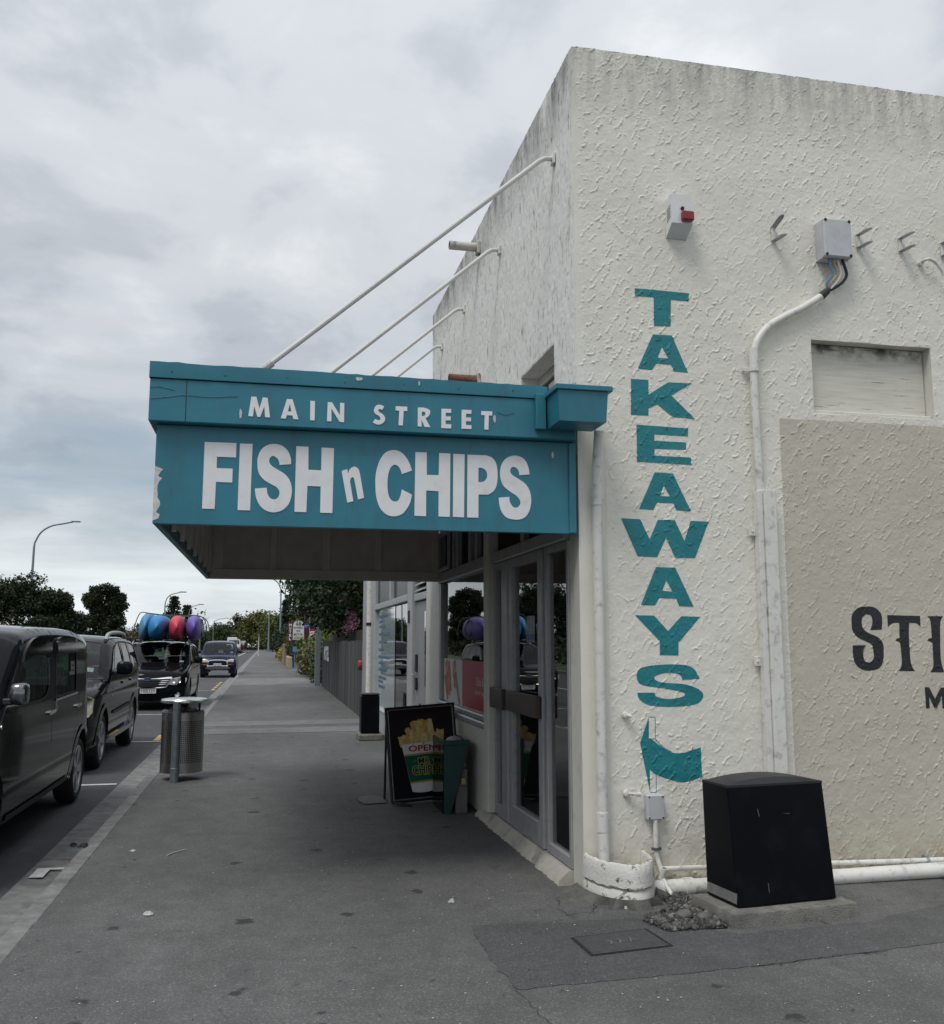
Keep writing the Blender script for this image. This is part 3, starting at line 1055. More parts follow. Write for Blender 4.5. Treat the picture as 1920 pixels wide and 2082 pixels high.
def clip_cell(poly, x0, x1, z0, z1):
    for ax, lim, keep_less in ((0, x0, False), (0, x1, True), (1, z0, False), (1, z1, True)):
        out = []
        for k in range(len(poly)):
            p, q = poly[k - 1], poly[k]
            pi = (p[ax] <= lim) if keep_less else (p[ax] >= lim)
            qi = (q[ax] <= lim) if keep_less else (q[ax] >= lim)
            if pi != qi:
                t = (lim - p[ax]) / (q[ax] - p[ax])
                out.append((p[0] + (q[0] - p[0]) * t, p[1] + (q[1] - p[1]) * t))
            if qi:
                out.append(q)
        poly = out
        if not poly:
            return []
    return poly


def paint_on_wall(name, outer, holes, m, proud=0.0018):
    poly = list(outer)
    tris = tessellate_polygon([[Vector((p[0], p[1], 0)) for p in l] for l in [outer] + list(holes)])
    flat = list(outer) + [p for h in holes for p in h]
    vs, fs, key = [], [], {}

    def vid(p):
        k = (round(p[0], 5), round(p[1], 5))
        if k not in key:
            key[k] = len(vs)
            vs.append(p)
        return key[k]
    for t in tris:
        tri = [tuple(flat[i]) for i in t]
        if poly_area(tri) < 0:
            tri.reverse()
        x0, x1 = min(p[0] for p in tri), max(p[0] for p in tri)
        for i in range(int((x0 - SX0) / DX), int((x1 - SX0) / DX) + 1):
            strip = clip_cell(tri, SX0 + i * DX, SX0 + (i + 1) * DX, -1, 99)
            if len(strip) < 3:
                continue
            za, zb = min(p[1] for p in strip), max(p[1] for p in strip)
            for j in range(int(za / DX), int(zb / DX) + 1):
                c = clip_cell(strip, SX0 + i * DX, SX0 + (i + 1) * DX, j * DX, (j + 1) * DX)
                if len(c) < 3 or abs(poly_area(c)) < 1e-9:
                    continue
                f = []
                for p in c:
                    k = vid(p)
                    if k not in f:
                        f.append(k)
                if len(f) > 2:
                    fs.append(f)
    a = np.array(vs)
    mb = MB()
    mb.v = [(x, WY - h - proud, z) for (x, z), h in zip(a, relief(a[:, 0], a[:, 1]))]
    mb.f = fs
    mb.m = [0] * len(fs)
    return ob(name, mb, m, shop, 180)


for key, m, nm in (('T', M_letter_teal, 'painted_letter'), ('B', M_letter_black, 'painted_letter'), ('L', M_letter_teal, 'arrow_outline')):
    for ch, outer, hs in GLYPHS[key]:
        n2 = 'painted_arrow' if ch == 'arrow' else nm
        o = paint_on_wall(n2, glyph(outer), [glyph(h) for h in hs], m)
        if ch == 'arrow':
            o['label'] = 'teal curved arrow under the lettering'

# boarded window in the side wall
mb = MB()
d = 0.115
mb.add([(wx0, WY - .003, wz0), (wx1, WY - .003, wz0), (wx1, WY - .003, wz1), (wx0, WY - .003, wz1), (wx0, WY + d, wz0), (wx1, WY + d, wz0), (wx1, WY + d, wz1), (wx0, WY + d, wz1)],
       [(0, 1, 5, 4), (1, 2, 6, 5), (2, 3, 7, 6), (3, 0, 4, 7)])
bw = ob('boarded_window', mb, M_cream, shop, None)
m_board, t, b = new_mat('weathered_board')
pos = geo_pos(t)
c = ramp_n(t, noise_n(t, mapped(t, pos, (2.2, 2.2, 30)), 1.4, 6, 0.62), [(0.3, (0.56, 0.54, 0.46)), (0.6, (0.68, 0.66, 0.585))])
ck = noise_n(t, mapped(t, pos, (3.2, 3.2, 70)), 1.0, 4, 0.65)
c = mix_n(t, ramp_n(t, ck, [(0.63, (0, 0, 0)), (0.67, (0.9, 0.9, 0.9))]), c, (0.20, 0.18, 0.14))
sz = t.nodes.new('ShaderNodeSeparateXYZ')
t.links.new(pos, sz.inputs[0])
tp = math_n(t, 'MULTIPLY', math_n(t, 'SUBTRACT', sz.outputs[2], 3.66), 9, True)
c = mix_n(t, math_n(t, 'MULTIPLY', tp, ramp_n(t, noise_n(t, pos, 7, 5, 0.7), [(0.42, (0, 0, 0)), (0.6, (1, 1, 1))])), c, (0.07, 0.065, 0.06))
t.links.new(c, b.inputs['Base Color'])
b.inputs['Roughness'].default_value = 0.75
mb = MB()
mb.box(wx0 + .004, wx1 - .004, WY + .085, WY + .11, wz0 + .03, wz1 - .004, 0.004)
ob('board', mb, m_board, bw)
mb = MB()
mb.box(wx0 + .006, wx1 - .006, WY + .02, WY + .112, wz0 + .002, wz0 + .028, 0.006)
ob('sill', mb, M_cream, bw)

# front wall above the awning
dy, dz = 0.0135, 0.0105
ny, nzf = int((11.93 - WY) / dy) + 1, int((TOPZ - 2.86) / dz) + 1
FH = np.zeros((nzf, ny))
rng2 = np.random.default_rng(11)
for _ in range(7200):
    y, z = rng2.uniform(0, 11.93 - WY), rng2.uniform(0, TOPZ - 2.86)
    L = rng2.uniform(0.03, 0.15)
    k = rng2.normal(0, 0.012)
    # strokes stamped in a space where both axes have the same step
    stamp(FH, 1.0, 0, 0, [(y / dy, z / dz), ((y + k) / dy, (z + L) / dz)], rng2.uniform(0.75, 1.35), rng2.uniform(0.003, 0.010), rng2)
FH *= 0.3 + 0.4 * value_noise(nzf, ny, 3, rng2)
FH += 0.0025 * value_noise(nzf, ny, 14, rng2)
ys = np.minimum(WY + np.arange(ny) * dy, 11.93)
zf = np.minimum(2.86 + np.arange(nzf) * dz, TOPZ)
ys[-1], zf[-1] = 11.93, TOPZ
FH *= np.clip((ys - WY - 0.004) / 0.04, 0, 1)[None, :]
HW = (6.553, 7.502, 3.12, 3.792)
hi0, hi1 = int(round((HW[0] - WY) / dy)), int(round((HW[1] - WY) / dy))
hj0, hj1 = int(round((HW[2] - 2.86) / dz)), int(round((HW[3] - 2.86) / dz))
fh = np.zeros((nzf - 1, ny - 1), bool)
fh[hj0:hj1, hi0:hi1] = True
co = np.zeros((nzf, ny, 3))
co[..., 0] = FX - FH
co[..., 1] = ys[None, :]
co[..., 2] = zf[:, None]
hy0, hy1, hz0, hz1 = ys[hi0], ys[hi1], zf[hj0], zf[hj1]
for a in (hi0, hi1):
    co[hj0:hj1 + 1, a, 0] = FX
for a in (hj0, hj1):
    co[a, hi0:hi1 + 1, 0] = FX
me = grid_mesh('front_wall', co - np.array([FX, WY, 0]), fh, True)
me.materials.append(M_front)
o = bpy.data.objects.new('front_wall', me)
C.objects.link(o)
o.parent = shop
mb = MB()
D = 0.24
mb.add([(FX, hy0, hz0), (FX, hy1, hz0), (FX, hy1, hz1), (FX, hy0, hz1), (FX + D, hy0, hz0), (FX + D, hy1, hz0), (FX + D, hy1, hz1), (FX + D, hy0, hz1)],
       [(0, 4, 5, 1), (1, 5, 6, 2), (2, 6, 7, 3), (3, 7, 4, 0)])
hw = ob('high_window', mb, M_front, shop, None)
mb = MB()
x0, x1 = FX + .15, FX + .21
mb.box(x0, x1, hy0 + .003, hy0 + .07, hz0 + .003, hz1 - .003, .008)
mb.box(x0, x1, hy1 - .07, hy1 - .003, hz0 + .003, hz1 - .003, .008)
mb.box(x0, x1, hy0 + .072, hy1 - .072, hz1 - .08, hz1 - .003, .008)
mb.box(x0, x1, hy0 + .072, hy1 - .072, hz0 + .003, hz0 + .07, .008)
ob('frame', mb, M_cream, hw)
for k in range(7):
    mb = MB()
    zc = hz0 + .12 + k * .075
    mb.add([(x0 + .005, hy0 + .075, zc - .02), (x0 + .005, hy1 - .075, zc - .02), (x1 - .005, hy1 - .075, zc + .035), (x1 - .005, hy0 + .075, zc + .035)], [(0, 1, 2, 3)])
    ob('louvre_pane', mb, glass_mat('louvre_glass', (0.25, 0.27, 0.28), 0.9, 1.6) if k == 0 else bpy.data.materials['louvre_glass'], hw, None)

# lower front: pilasters, kick wall, beams
mb = MB()
mb.box(FX, 2.30, WY + .002, 6.262, 0, 2.859, .008)
ob('pilaster', mb, M_cream, shop)
mb = MB()
mb.box(FX - .03, 2.30, 11.20, 11.86, 0, 2.9, .012)
ob('pilaster', mb, M_cream, shop)
mb = MB()
mb.box(1.985, 2.25, 8.60, 11.198, 0, 0.80, .02)
ob('kick_wall', mb, M_cream, shop)
mb = MB()
mb.box(1.955, 2.12, 8.60, 11.198, 0.802, 0.86, .012)
mb.box(1.985, 2.10, 8.60, 11.198, 0.862, 0.915, .01)
ob('window_sill', mb, M_alu, shop)
mb = MB()
tr_ = random.Random(14)
vs, fs = [], []
nn_ = 60
for k in range(nn_ + 1):
    y = 6.263 + (8.85 - 6.263) * k / nn_
    j = tr_.uniform(-.012, .012)
    vs += [(1.925 + j, y, -.01), (1.94 + j, y, .028 + tr_.uniform(-.006, .006)), (2.0, y, .092), (2.2, y, .095)]
for k in range(nn_):
    for q in range(3):
        a_ = k * 4 + q
        fs.append((a_, a_ + 1, a_ + 5, a_ + 4))
mb.add(vs, fs)
mb.add([vs[0], vs[1], vs[2], vs[3], (2.2, 6.263, -.01)], [(0, 4, 3, 2, 1)])
ob('threshold', mb, mat('worn_threshold', (.44, .42, .37), .7, 0, .15, 6, .2, 60, grime=.9, gcol=(.16, .155, .145), gscale=4), shop)
mb = MB()
mb.box(1.985, 2.12, 8.60, 11.198, 2.285, 2.405, .01)
mb.box(1.985, 2.12, 6.264, 8.42, 2.30, 2.40, .01)
ob('door_head_beam', mb, M_alu, shop)
mb = MB()
mb.box(1.95, 2.12, 8.425, 8.598, 0.097, 2.859, .01)
ob('shopfront_post', mb, M_cream, shop)
for ya, yb in ((6.264, 6.36), (7.36, 7.46), (9.12, 9.22), (9.42, 9.52), (10.08, 10.2), (10.30, 10.42), (11.06, 11.198)):
    mb = MB()
    mb.box(2.0, 2.1, ya, yb, 2.407, 2.859, .006)
    ob('transom_mullion', mb, M_alu, shop)
for ya, yb in ((6.36, 7.36), (7.46, 8.425), (8.6, 9.12), (9.22, 9.42), (9.52, 10.08), (10.2, 10.3), (10.42, 11.06)):
    mb = MB()
    mb.add([(2.05, ya, 2.406), (2.05, yb, 2.406), (2.05, yb, 2.859), (2.05, ya, 2.859)], [(0, 3, 2, 1)])
    ob('transom_pane', mb, bpy.data.materials.get('transom_glass') or glass_mat('transom_glass', (0.10, 0.10, 0.105), 0.35, 1.5), shop, None)
# an open hopper light
mb = MB()
for bx in ((10.42, 10.46, 2.41, 2.85), (11.02, 11.06, 2.41, 2.85), (10.46, 11.02, 2.41, 2.45), (10.46, 11.02, 2.81, 2.85)):
    mb.box(1.955, 1.985, *bx, .004)
ob('hopper_sash', mb, M_alu, shop)

# shop window with its poster
mb = MB()
mb.add([(2.045, 8.6, .915), (2.045, 11.2, .915), (2.045, 11.2, 2.285), (2.045, 8.6, 2.285)], [(0, 3, 2, 1)])
ow = ob('shop_window_pane', mb, M_glass, shop, None)
for ya, yb in ((11.10, 11.198), (8.60, 8.64)):
    mb = MB()
    mb.box(2.0, 2.09, ya, yb, .917, 2.283, .008)
    ob('window_jamb', mb, M_alu, shop)

M_red = mat('poster_red', (0.42, 0.024, 0.045), 0.45, 0, 0.03, 4)
M_post_w = mat('poster_white', (0.62, 0.62, 0.62), 0.5, 0, 0.05, 6)
M_post_food = mat('poster_food', (0.40, 0.16, 0.10), 0.5, 0, 0.75, 14)
M_print_w = mat('poster_lettering', (0.75, 0.72, 0.72), 0.5, 0, 0)
mb = MB()
yz = lambda pts, x, mi: mb.add([(x, y, z) for y, z in pts], [tuple(range(len(pts)))], mi)
yz([(11.09, .925), (10.02, .925), (10.02, 1.405), (11.09, 1.405)], 2.041, 1)
yz([(10.02, .925), (8.645, .925), (8.645, 1.405), (10.02, 1.405)], 2.041, 0)
for k, (ya, za, yb, zb, w) in enumerate([(11.0, 1.36, 10.78, 1.0, .07), (10.95, 1.38, 10.7, 1.02, .05), (10.83, 1.37, 10.64, 1.06, .05), (10.55, 1.35, 10.42, 1.1, .045), (10.45, 1.25, 10.16, .94, .05), (11.05, 1.2, 10.85, .95, .05), (10.5, 1.38, 10.48, 1.2, .06)]):
    yz([(ya, za), (yb + w, zb), (yb - w, zb - .02), (ya - 2 * w, za + .02)], 2.0395 - k * .0004, 2)
put_text(mb, 'Coke & food', (2.0385, 9.05, 1.165), (0, -1, 0), (0, 0, 1), .085, .52, 0.0, 3)
put_text(mb, 'better together', (2.0385, 9.05, 1.065), (0, -1, 0), (0, 0, 1), .06, .60, 0.0, 3)
pst = single('window_poster', mb, [M_red, M_post_w, M_post_food, M_print_w], 'red and white drink poster across the foot of the shop window', 'poster', sharp=None)

# door set
def yframe(mb, y0, y1, z0, z1, x0, x1, w, wb=None, wt=None):
    wb, wt = wb or w, wt or w
    mb.box(x0, x1, y0, y0 + w, z0, z1, .004)
    mb.box(x0, x1, y1 - w, y1, z0, z1, .004)
    mb.box(x0, x1, y0 + w + .001, y1 - w - .001, z0, z0 + wb, .004)
    mb.box(x0, x1, y0 + w + .001, y1 - w - .001, z1 - wt, z1, .004)


mb = MB()
yframe(mb, 6.264, 6.845, .10, 2.298, 2.02, 2.085, .05, .07, .05)
fx_ = ob('fixed_light', mb, M_alu, shop)
mb = MB()
mb.add([(2.05, 6.31, .16), (2.05, 6.79, .16), (2.05, 6.79, 2.25), (2.05, 6.31, 2.25)], [(0, 3, 2, 1)])
ob('pane', mb, M_glass, fx_, None)
mb = MB()
mb.box(2.05, 2.09, 6.846, 6.885, .10, 2.298)
ob('door_gap', mb, M_dark, shop)
mb = MB()
yframe(mb, 6.888, 7.90, .10, 2.296, 2.01, 2.075, .115, .17, .075)
dr = ob('door', mb, M_alu, shop)
mb = MB()
mb.add([(2.045, 7.0, .26), (2.045, 7.79, .26), (2.045, 7.79, 2.23), (2.045, 7.0, 2.23)], [(0, 3, 2, 1)])
ob('pane', mb, M_glass, dr, None)
mb = MB()
mb.box(1.965, 2.005, 6.91, 7.83, 1.03, 1.195, .006)
ob('push_bar', mb, M_brown, dr)
mb = MB()
mb.box(2.0, 2.09, 7.91, 8.09, .10, 2.298, .01)
ob('door_jamb', mb, M_alu, shop)
mb = MB()
yframe(mb, 8.10, 8.42, .10, 2.298, 2.01, 2.08, .055, .10, .06)
sl = ob('side_light', mb, M_alu, shop)
mb = MB()
mb.add([(2.05, 8.15, .19), (2.05, 8.37, .19), (2.05, 8.37, 2.24), (2.05, 8.15, 2.24)], [(0, 3, 2, 1)])
ob('pane', mb, M_glass, sl, None)
mb = MB()
mb.box(1.965, 2.005, 7.97, 8.42, 1.02, 1.195, .006)
ob('push_bar', mb, M_brown, sl)
for y in (7.03, 7.44, 7.85):
    mb = MB()
    mb.tube([(1.985, y + .03 * math.cos(a), 2.345 + .035 * math.sin(a)) for a in np.linspace(0.6, 5.4, 12)], .004, 6)
    ob('hook', mb, M_galv, shop)

# interior
mb = MB()
mb.box(2.26, 7, WY + .12, 11.9, 0.05, 0.1)
ob('interior_floor', mb, mat('dark_tiles', (0.08, 0.075, 0.07), 0.4, 0, 0.2, 5), shop, None)
mb = MB()
mb.add([(2.1, WY + .05, 2.86), (7, WY + .05, 2.86), (7, 11.9, 2.86), (2.1, 11.9, 2.86)], [(0, 3, 2, 1)])
mb.add([(7, WY + .05, 0.1), (7, 11.9, 0.1), (7, 11.9, 2.86), (7, WY + .05, 2.86)], [(0, 1, 2, 3)])
mb.add([(2.31, WY + .12, 0.1), (7, WY + .12, 0.1), (7, WY + .12, 2.86), (2.31, WY + .12, 2.86)], [(0, 3, 2, 1)])
mb.add([(2.31, 11.7, 0.1), (7, 11.7, 0.1), (7, 11.7, 2.86), (2.31, 11.7, 2.86)], [(0, 1, 2, 3)])
ob('interior_lining', mb, M_lining, shop, None)
mb = MB()
mb.box(4.2, 4.8, 7.2, 11.6, .1, 1.15, .02)
single('counter', mb, mat('counter_laminate', (0.10, 0.08, 0.07), 0.4), 'dark serving counter inside the shop behind the window', 'counter')
M_chalk = mat('menu_board_black', (0.02, 0.02, 0.022), 0.6, 0, 0.2, 7)
M_chalk_w = mat('menu_chalk', (0.5, 0.5, 0.5), 0.7, 0, 0.1, 9)
mb = MB()
mb.add([(2.075, 6.31, 1.44), (2.075, 6.79, 1.44), (2.075, 6.79, 1.845), (2.075, 6.31, 1.845)], [(0, 3, 2, 1)])
put_text(mb, 'OPEN', (2.072, 6.55, 1.765), (0, -1, 0), (0, 0, 1), .05, .3, 0, 1)
for k in range(6):
    w = (.34, .30, .36, .26, .32, .28)[k]
    y = 6.74
    while y > 6.74 - w:
        a = 0.012 + 0.018 * ((k * 7 + int(y * 97)) % 5) / 5
        mb.add([(2.072, y, 1.70 - k * .043), (2.072, y - a, 1.70 - k * .043), (2.072, y - a, 1.712 - k * .043), (2.072, y, 1.712 - k * .043)], [(0, 1, 2, 3)], 1)
        y -= a + .008
single('menu_board', mb, [M_chalk, M_chalk_w], 'black hand lettered opening hours board behind the narrow pane beside the door', 'menu board', sharp=None)
mb = MB()
mb.add([(2.040, 7.42, 1.595), (2.040, 7.18, 1.595), (2.040, 7.18, 1.80), (2.040, 7.42, 1.80)], [(0, 1, 2, 3)], 0)
mb.add([(2.0385, 7.41, 1.605), (2.0385, 7.19, 1.605), (2.0385, 7.19, 1.655), (2.0385, 7.41, 1.655)], [(0, 1, 2, 3)], 1)
for k in range(5):
    mb.add([(2.0385, 7.39 - k * .042, 1.68), (2.0385, 7.375 - k * .042, 1.68), (2.0385, 7.375 - k * .042, 1.77), (2.0385, 7.39 - k * .042, 1.77)], [(0, 1, 2, 3)], 2)
single('door_sticker', mb, [mat('sticker_grey', (.25, .27, .3), .5), mat('sticker_blue', (.05, .12, .3), .5), M_post_w], 'grey and blue payment sticker on the glass of the shop door', 'sticker', sharp=None)

# ------------------------------------------------------------------ awning with its sign
awn = thing('awning', 'teal boxed awning lettered MAIN STREET FISH n CHIPS over the footpath', 'awning', (0.65, 8.65, 2.31))
mb = MB()
mb.box(-0.705, 2.008, 6.02, 6.06, 2.311, 2.933, .004)
sg = ob('sign_board', mb, M_teal, awn)
xz = lambda Y: (lambda u, v, d_: (u, Y - d_, v))
for ch, outer, hs in GLYPHS['F']:
    mb = MB()
    mb.prism(glyph(outer), [glyph(h) for h in hs], xz(6.0185), -0.001, 0.0022)
    ob('sign_letter', mb, M_letter_white, sg, None)
mb = MB()
mb.box(1.955, 2.004, 6.005, 6.0195, 2.315, 2.928, .004)
ob('edge_strip', mb, M_teal, sg)
mb = MB()
mb.box(-0.748, 1.99, 5.945, 6.06, 2.935, 3.205, .006)
ub = ob('upper_fascia', mb, M_teal, awn)
for ch, outer, hs in GLYPHS['M']:
    mb = MB()
    mb.prism(glyph(outer), [glyph(h) for h in hs], xz(5.943), -0.001, 0.002)
    ob('sign_letter', mb, M_letter_white, ub, None)
# capping, folded over the top, slightly buckled
mb = MB()
n = 46
top = []
cr = random.Random(4)
for k in range(n + 1):
    x = -0.752 + (1.79 + 0.752) * k / n
    w = cr.uniform(-.0025, .0025)
    z = 3.303 - 0.012 * max(0, (x + .2) / 2.0) + w + (0.006 if x < -.55 else 0)
    y = 5.934 + cr.uniform(-.002, .002)
    top.append((x, y, z))
vs, fs = [], []
for x, y, z in top:
    vs += [(x, y + .001, 3.207), (x, y, 3.215), (x, y + .001, z), (x, 6.07, z + .004), (x, 6.07, 3.207)]
for k in range(n):
    for j in range(4):
        a = k * 5 + j
        fs.append((a, a + 5, a + 6, a + 1))
mb.add(vs, fs)
mb.add([vs[i] for i in range(5)], [(0, 1, 2, 3, 4)])
ob('capping', mb, M_teal, awn, 25)
# street side and far end
mb = MB()
mb.box(-0.705, -0.665, 6.061, 11.30, 2.311, 2.933, .004)
mb.box(-0.748, -0.665, 6.061, 11.36, 2.935, 3.30, .006)
ob('street_fascia', mb, M_teal, awn)
mb = MB()
mb.box(-0.664, 1.997, 11.27, 11.30, 2.311, 2.933, .004)
mb.box(-0.664, 1.997, 11.25, 11.36, 2.935, 3.30, .006)
ob('far_fascia', mb, M_teal, awn)
mb = MB()
mb.box(-0.662, 1.98, 6.062, 11.268, 2.94, 2.965)
ob('soffit', mb, M_under, awn, None)
mb = MB()
mb.box(-0.662, 2.02, 6.062, 11.248, 3.09, 3.13)
ob('awning_roof', mb, M_galv, awn, None)
# linings with battens inside the far and street fascias
xb = [(-.662, -.525), (.011, .081), (.606, .70), (1.226, 1.305), (1.917, 1.996)]
for a, b_ in zip(xb[:-1], xb[1:]):
    mb = MB()
    mb.box(a[1] - .01, b_[0] + .01, 11.25, 11.267, 2.40, 2.935, .003)
    ob('lining_panel', mb, M_under, awn)
for a in xb:
    mb = MB()
    mb.box(a[0], a[1], 11.225, 11.249, 2.428, 2.935, .003)
    ob('batten', mb, M_under_rail, awn)
mb = MB()
mb.box(-.662, 1.996, 11.224, 11.266, 2.316, 2.425, .003)
ob('bottom_rail', mb, M_under_rail, awn)
for k in range(8):
    y0 = 6.10 + k * .64
    mb = MB()
    mb.box(-.661, -.645, y0, y0 + .58, 2.40, 2.935, .003)
    ob('lining_panel', mb, M_under, awn)
for k in range(9):
    y0 = 6.063 + k * .64
    mb = MB()
    mb.box(-.66, -.628, y0, y0 + .06, 2.345, 2.935, .003)
    ob('batten', mb, M_under_rail, awn)
mb = MB()
mb.tube([(-.64, 6.6, 2.88), (-.35, 7.0, 2.93)], .008, 6)
ob('stay', mb, M_under_rail, awn)

M_peel = mat('peeled_paint', (0.62, 0.61, 0.59), 0.8, 0, 0.2, 30, 0.4, 150, grime=0.4, gcol=(0.25, 0.23, 0.2), gscale=20)
pr = random.Random(12)


def flake(x, z, Y, w, h, n=22):
    mb = MB()
    pts = []
    for k in range(n):
        a = 2 * math.pi * k / n
        j = pr.uniform(.7, 1.1)
        pts.append((x + w / 2 * math.cos(a) * j, z + h / 2 * math.sin(a) * j))
    mb.prism(pts, (), lambda u, v, d_: (u, Y - d_, v), 0, .0012)
    return mb


mb = MB()
pts = [(-.704, 2.33)]
z = 2.345
while z < 2.66:
    pts.append((-.704 + pr.uniform(.018, .052), z))
    z += pr.uniform(.012, .03)
pts.append((-.704, 2.67))
mb.prism(pts, (), lambda u, v, d_: (u, 6.0195 - d_, v), 0, .0012)
ob('bare_patch', mb, M_peel, awn, None, label='strip of peeled paint at the lower outer corner')
for x, z, Y, w, h in ((1.425, 3.055, 5.943, .022, .055), (1.845, 2.842, 6.0185, .018, .05), (-.20, 3.005, 5.943, .02, .07), (.53, 3.268, 5.931, .05, .025), (.92, 3.262, 5.931, .012, .03)):
    ob('bare_patch', flake(x, z, Y, w, h), M_peel, awn, None)

for x in (-.53, .86):
    mb = MB()
    mb.box(x - .002, x + .002, 5.9435, 5.9455, 2.938, 3.204)
    ob('sheet_joint', mb, M_dark if x < 0 else M_teal, awn, None)
for x in (-.62, -.30, .08, .44, .82, 1.18, 1.55):
    mb = MB()
    mb.lathe([(0, .003), (.006, .002), (.007, 0)], 10, M=Matrix.Translation((x, 5.9345, 3.245 + .006 * math.sin(9 * x))) @ Matrix.Rotation(math.pi / 2, 4, 'X'))
    ob('nail_head', mb, bpy.data.materials.get('old_nail') or mat('old_nail', (.03, .09, .11), .5, 0, .2, 60), awn)
mb = MB()
for pts in ([(-.74, 3.075), (-.66, 3.085), (-.55, 3.105), (-.40, 3.10), (-.22, 3.115)], [(-.745, 3.145), (-.69, 3.15), (-.60, 3.135)], [(1.44, 3.10), (1.50, 3.085), (1.56, 3.10)]):
    p = curve_pts([(x, 5.9445, z) for x, z in pts], 6)
    vs = []
    for k, q in enumerate(p):
        w_ = .0035 * pr.uniform(.3, 1.0)
        vs += [(q.x, 5.9445, q.z - w_), (q.x, 5.9410, q.z), (q.x, 5.9445, q.z + w_)]
    mb.add(vs, [f for k in range(len(p) - 1) for f in ((3 * k, 3 * k + 3, 3 * k + 4, 3 * k + 1), (3 * k + 1, 3 * k + 4, 3 * k + 5, 3 * k + 2))])
ob('paint_wrinkle', mb, M_teal, awn, 180)

# rain head at the inner end of the fascia
rh = thing('rain_head', 'teal box rain head on the awning end above the downpipe', 'rain head', (1.94, 5.82, 2.99))
mb = MB()
mb.add([(1.785, 5.665, 2.998), (2.10, 5.665, 2.998), (2.10, 5.94, 2.998), (1.785, 5.94, 2.998), (1.775, 5.655, 3.198), (2.112, 5.655, 3.198), (2.112, 5.94, 3.198), (1.775, 5.94, 3.198)],
       [(0, 1, 5, 4), (1, 2, 6, 5), (3, 0, 4, 7), (0, 3, 2, 1), (2, 3, 7, 6)])
ob('tank', mb, M_teal, rh, None)
mb = MB()
mb.box(1.757, 2.142, 5.64, 5.943, 3.199, 3.234, .004)
ob('rim', mb, M_teal, rh)
mb = MB()
mb.box(1.70, 1.768, 5.90, 5.944, 2.99, 3.23, .004)
ob('back_plate', mb, M_teal, rh)
fl = MB()
fl.add([(1.84, 6.02, 3.236), (2.02, 6.02, 3.236), (2.02, 6.02, 3.36), (1.95, 6.02, 3.33)], [(0, 1, 2, 3)])
fl.add([(1.84, 6.024, 3.236), (2.02, 6.024, 3.236), (2.02, 6.024, 3.36), (1.95, 6.024, 3.33)], [(0, 3, 2, 1)])
single('flashing', fl, mat('zinc_sheet', (.46, .48, .52), .45, .4, .1, 10), 'small grey metal flashing behind the rain head at the wall corner', 'flashing', sharp=None)

# tie rods from the wall to the awning edge
where = ['nearest to the wall corner', 'second from the wall corner', 'third from the wall corner', 'farthest from the wall corner']
for k, y in enumerate((6.473, 8.2, 9.83, 11.2)):
    t_ = thing('tie_rod', 'long white painted steel tie rod holding up the awning, ' + where[k], 'tie rod', (2.02, y, 5.2), 0, 'tie rods holding the awning')
    mb = MB()
    p = [(2.02, y, 5.222), (1.95, y, 5.215), (1.90, y, 5.185), (1.85, y, 5.14), (0.92, y, 4.325), (-.096, y, 3.434), (-.47, y, 3.105)]
    mb.tube(p, .019, 10)
    ob('rod', mb, M_rod, t_)
    mb = MB()
    mb.box(2.004, 2.024, y - .035, y + .035, 5.175, 5.265, .004)
    ob('wall_plate', mb, M_pvc, t_)
    mb = MB()
    mb.tube([(-.02, y, 3.50), (-.11, y, 3.42)], .028, 10)
    ob('collar', mb, M_rust, t_)
for z, m, w in ((5.616, M_rust, 'upper white stub of flagpole pipe, spotted with rust, on the front wall'), (4.215, M_rust2, 'lower stub of flagpole pipe, rusted brown, just above the awning')):
    t_ = thing('pipe_stub', w, 'pipe stub', (2.0, 9.08, z), 0, 'pipe stubs on the front wall')
    mb = MB()
    mb.lathe([(.036, 0), (.045, 0), (.045, .325), (.0, .325)], 16, M=Matrix.Translation((1.708, 9.08, z)) @ Matrix.Rotation(math.pi / 2, 4, 'Y'))
    ob('pipe', mb, m, t_)
    mb = MB()
    mb.box(1.99, 2.022, 9.03, 9.13, z - .075, z + .06, .006)
    ob('bracket', mb, M_rust, t_)

# ------------------------------------------------------------------ fittings on the side wall
dp = thing('downpipe', 'white painted round downpipe on the wall corner below the rain head', 'downpipe', (2.15, 5.98, .15))
mb = MB()
mb.tube([(2.135, 5.90, 3.0), (2.138, 5.93, 2.9), (2.14, 5.975, 2.78), (2.14, 5.985, 2.5), (2.14, 5.985, .47)], .0335, 16)
ob('pipe', mb, M_pvc, dp)
for z in (2.565, .45):
    mb = MB()
    mb.lathe([(.0335, -.06), (.0385, -.06), (.0385, .06), (.0335, .06)], 18, M=Matrix.Translation((2.14, 5.985, z)))
    mb.box(2.14, 2.196, 5.995, 6.005, z - .02, z + .035, .003)
    ob('bracket' if z > 1 else 'sleeve', mb, M_pvc, dp)
mb = MB()
mb.tube([(2.142, 5.985, .40), (2.143, 5.98, .25), (2.145, 5.972, .20), (2.148, 5.985, .02)], [.036, .036, .030, .035], 16)
ob('shoe', mb, M_pvc, dp)

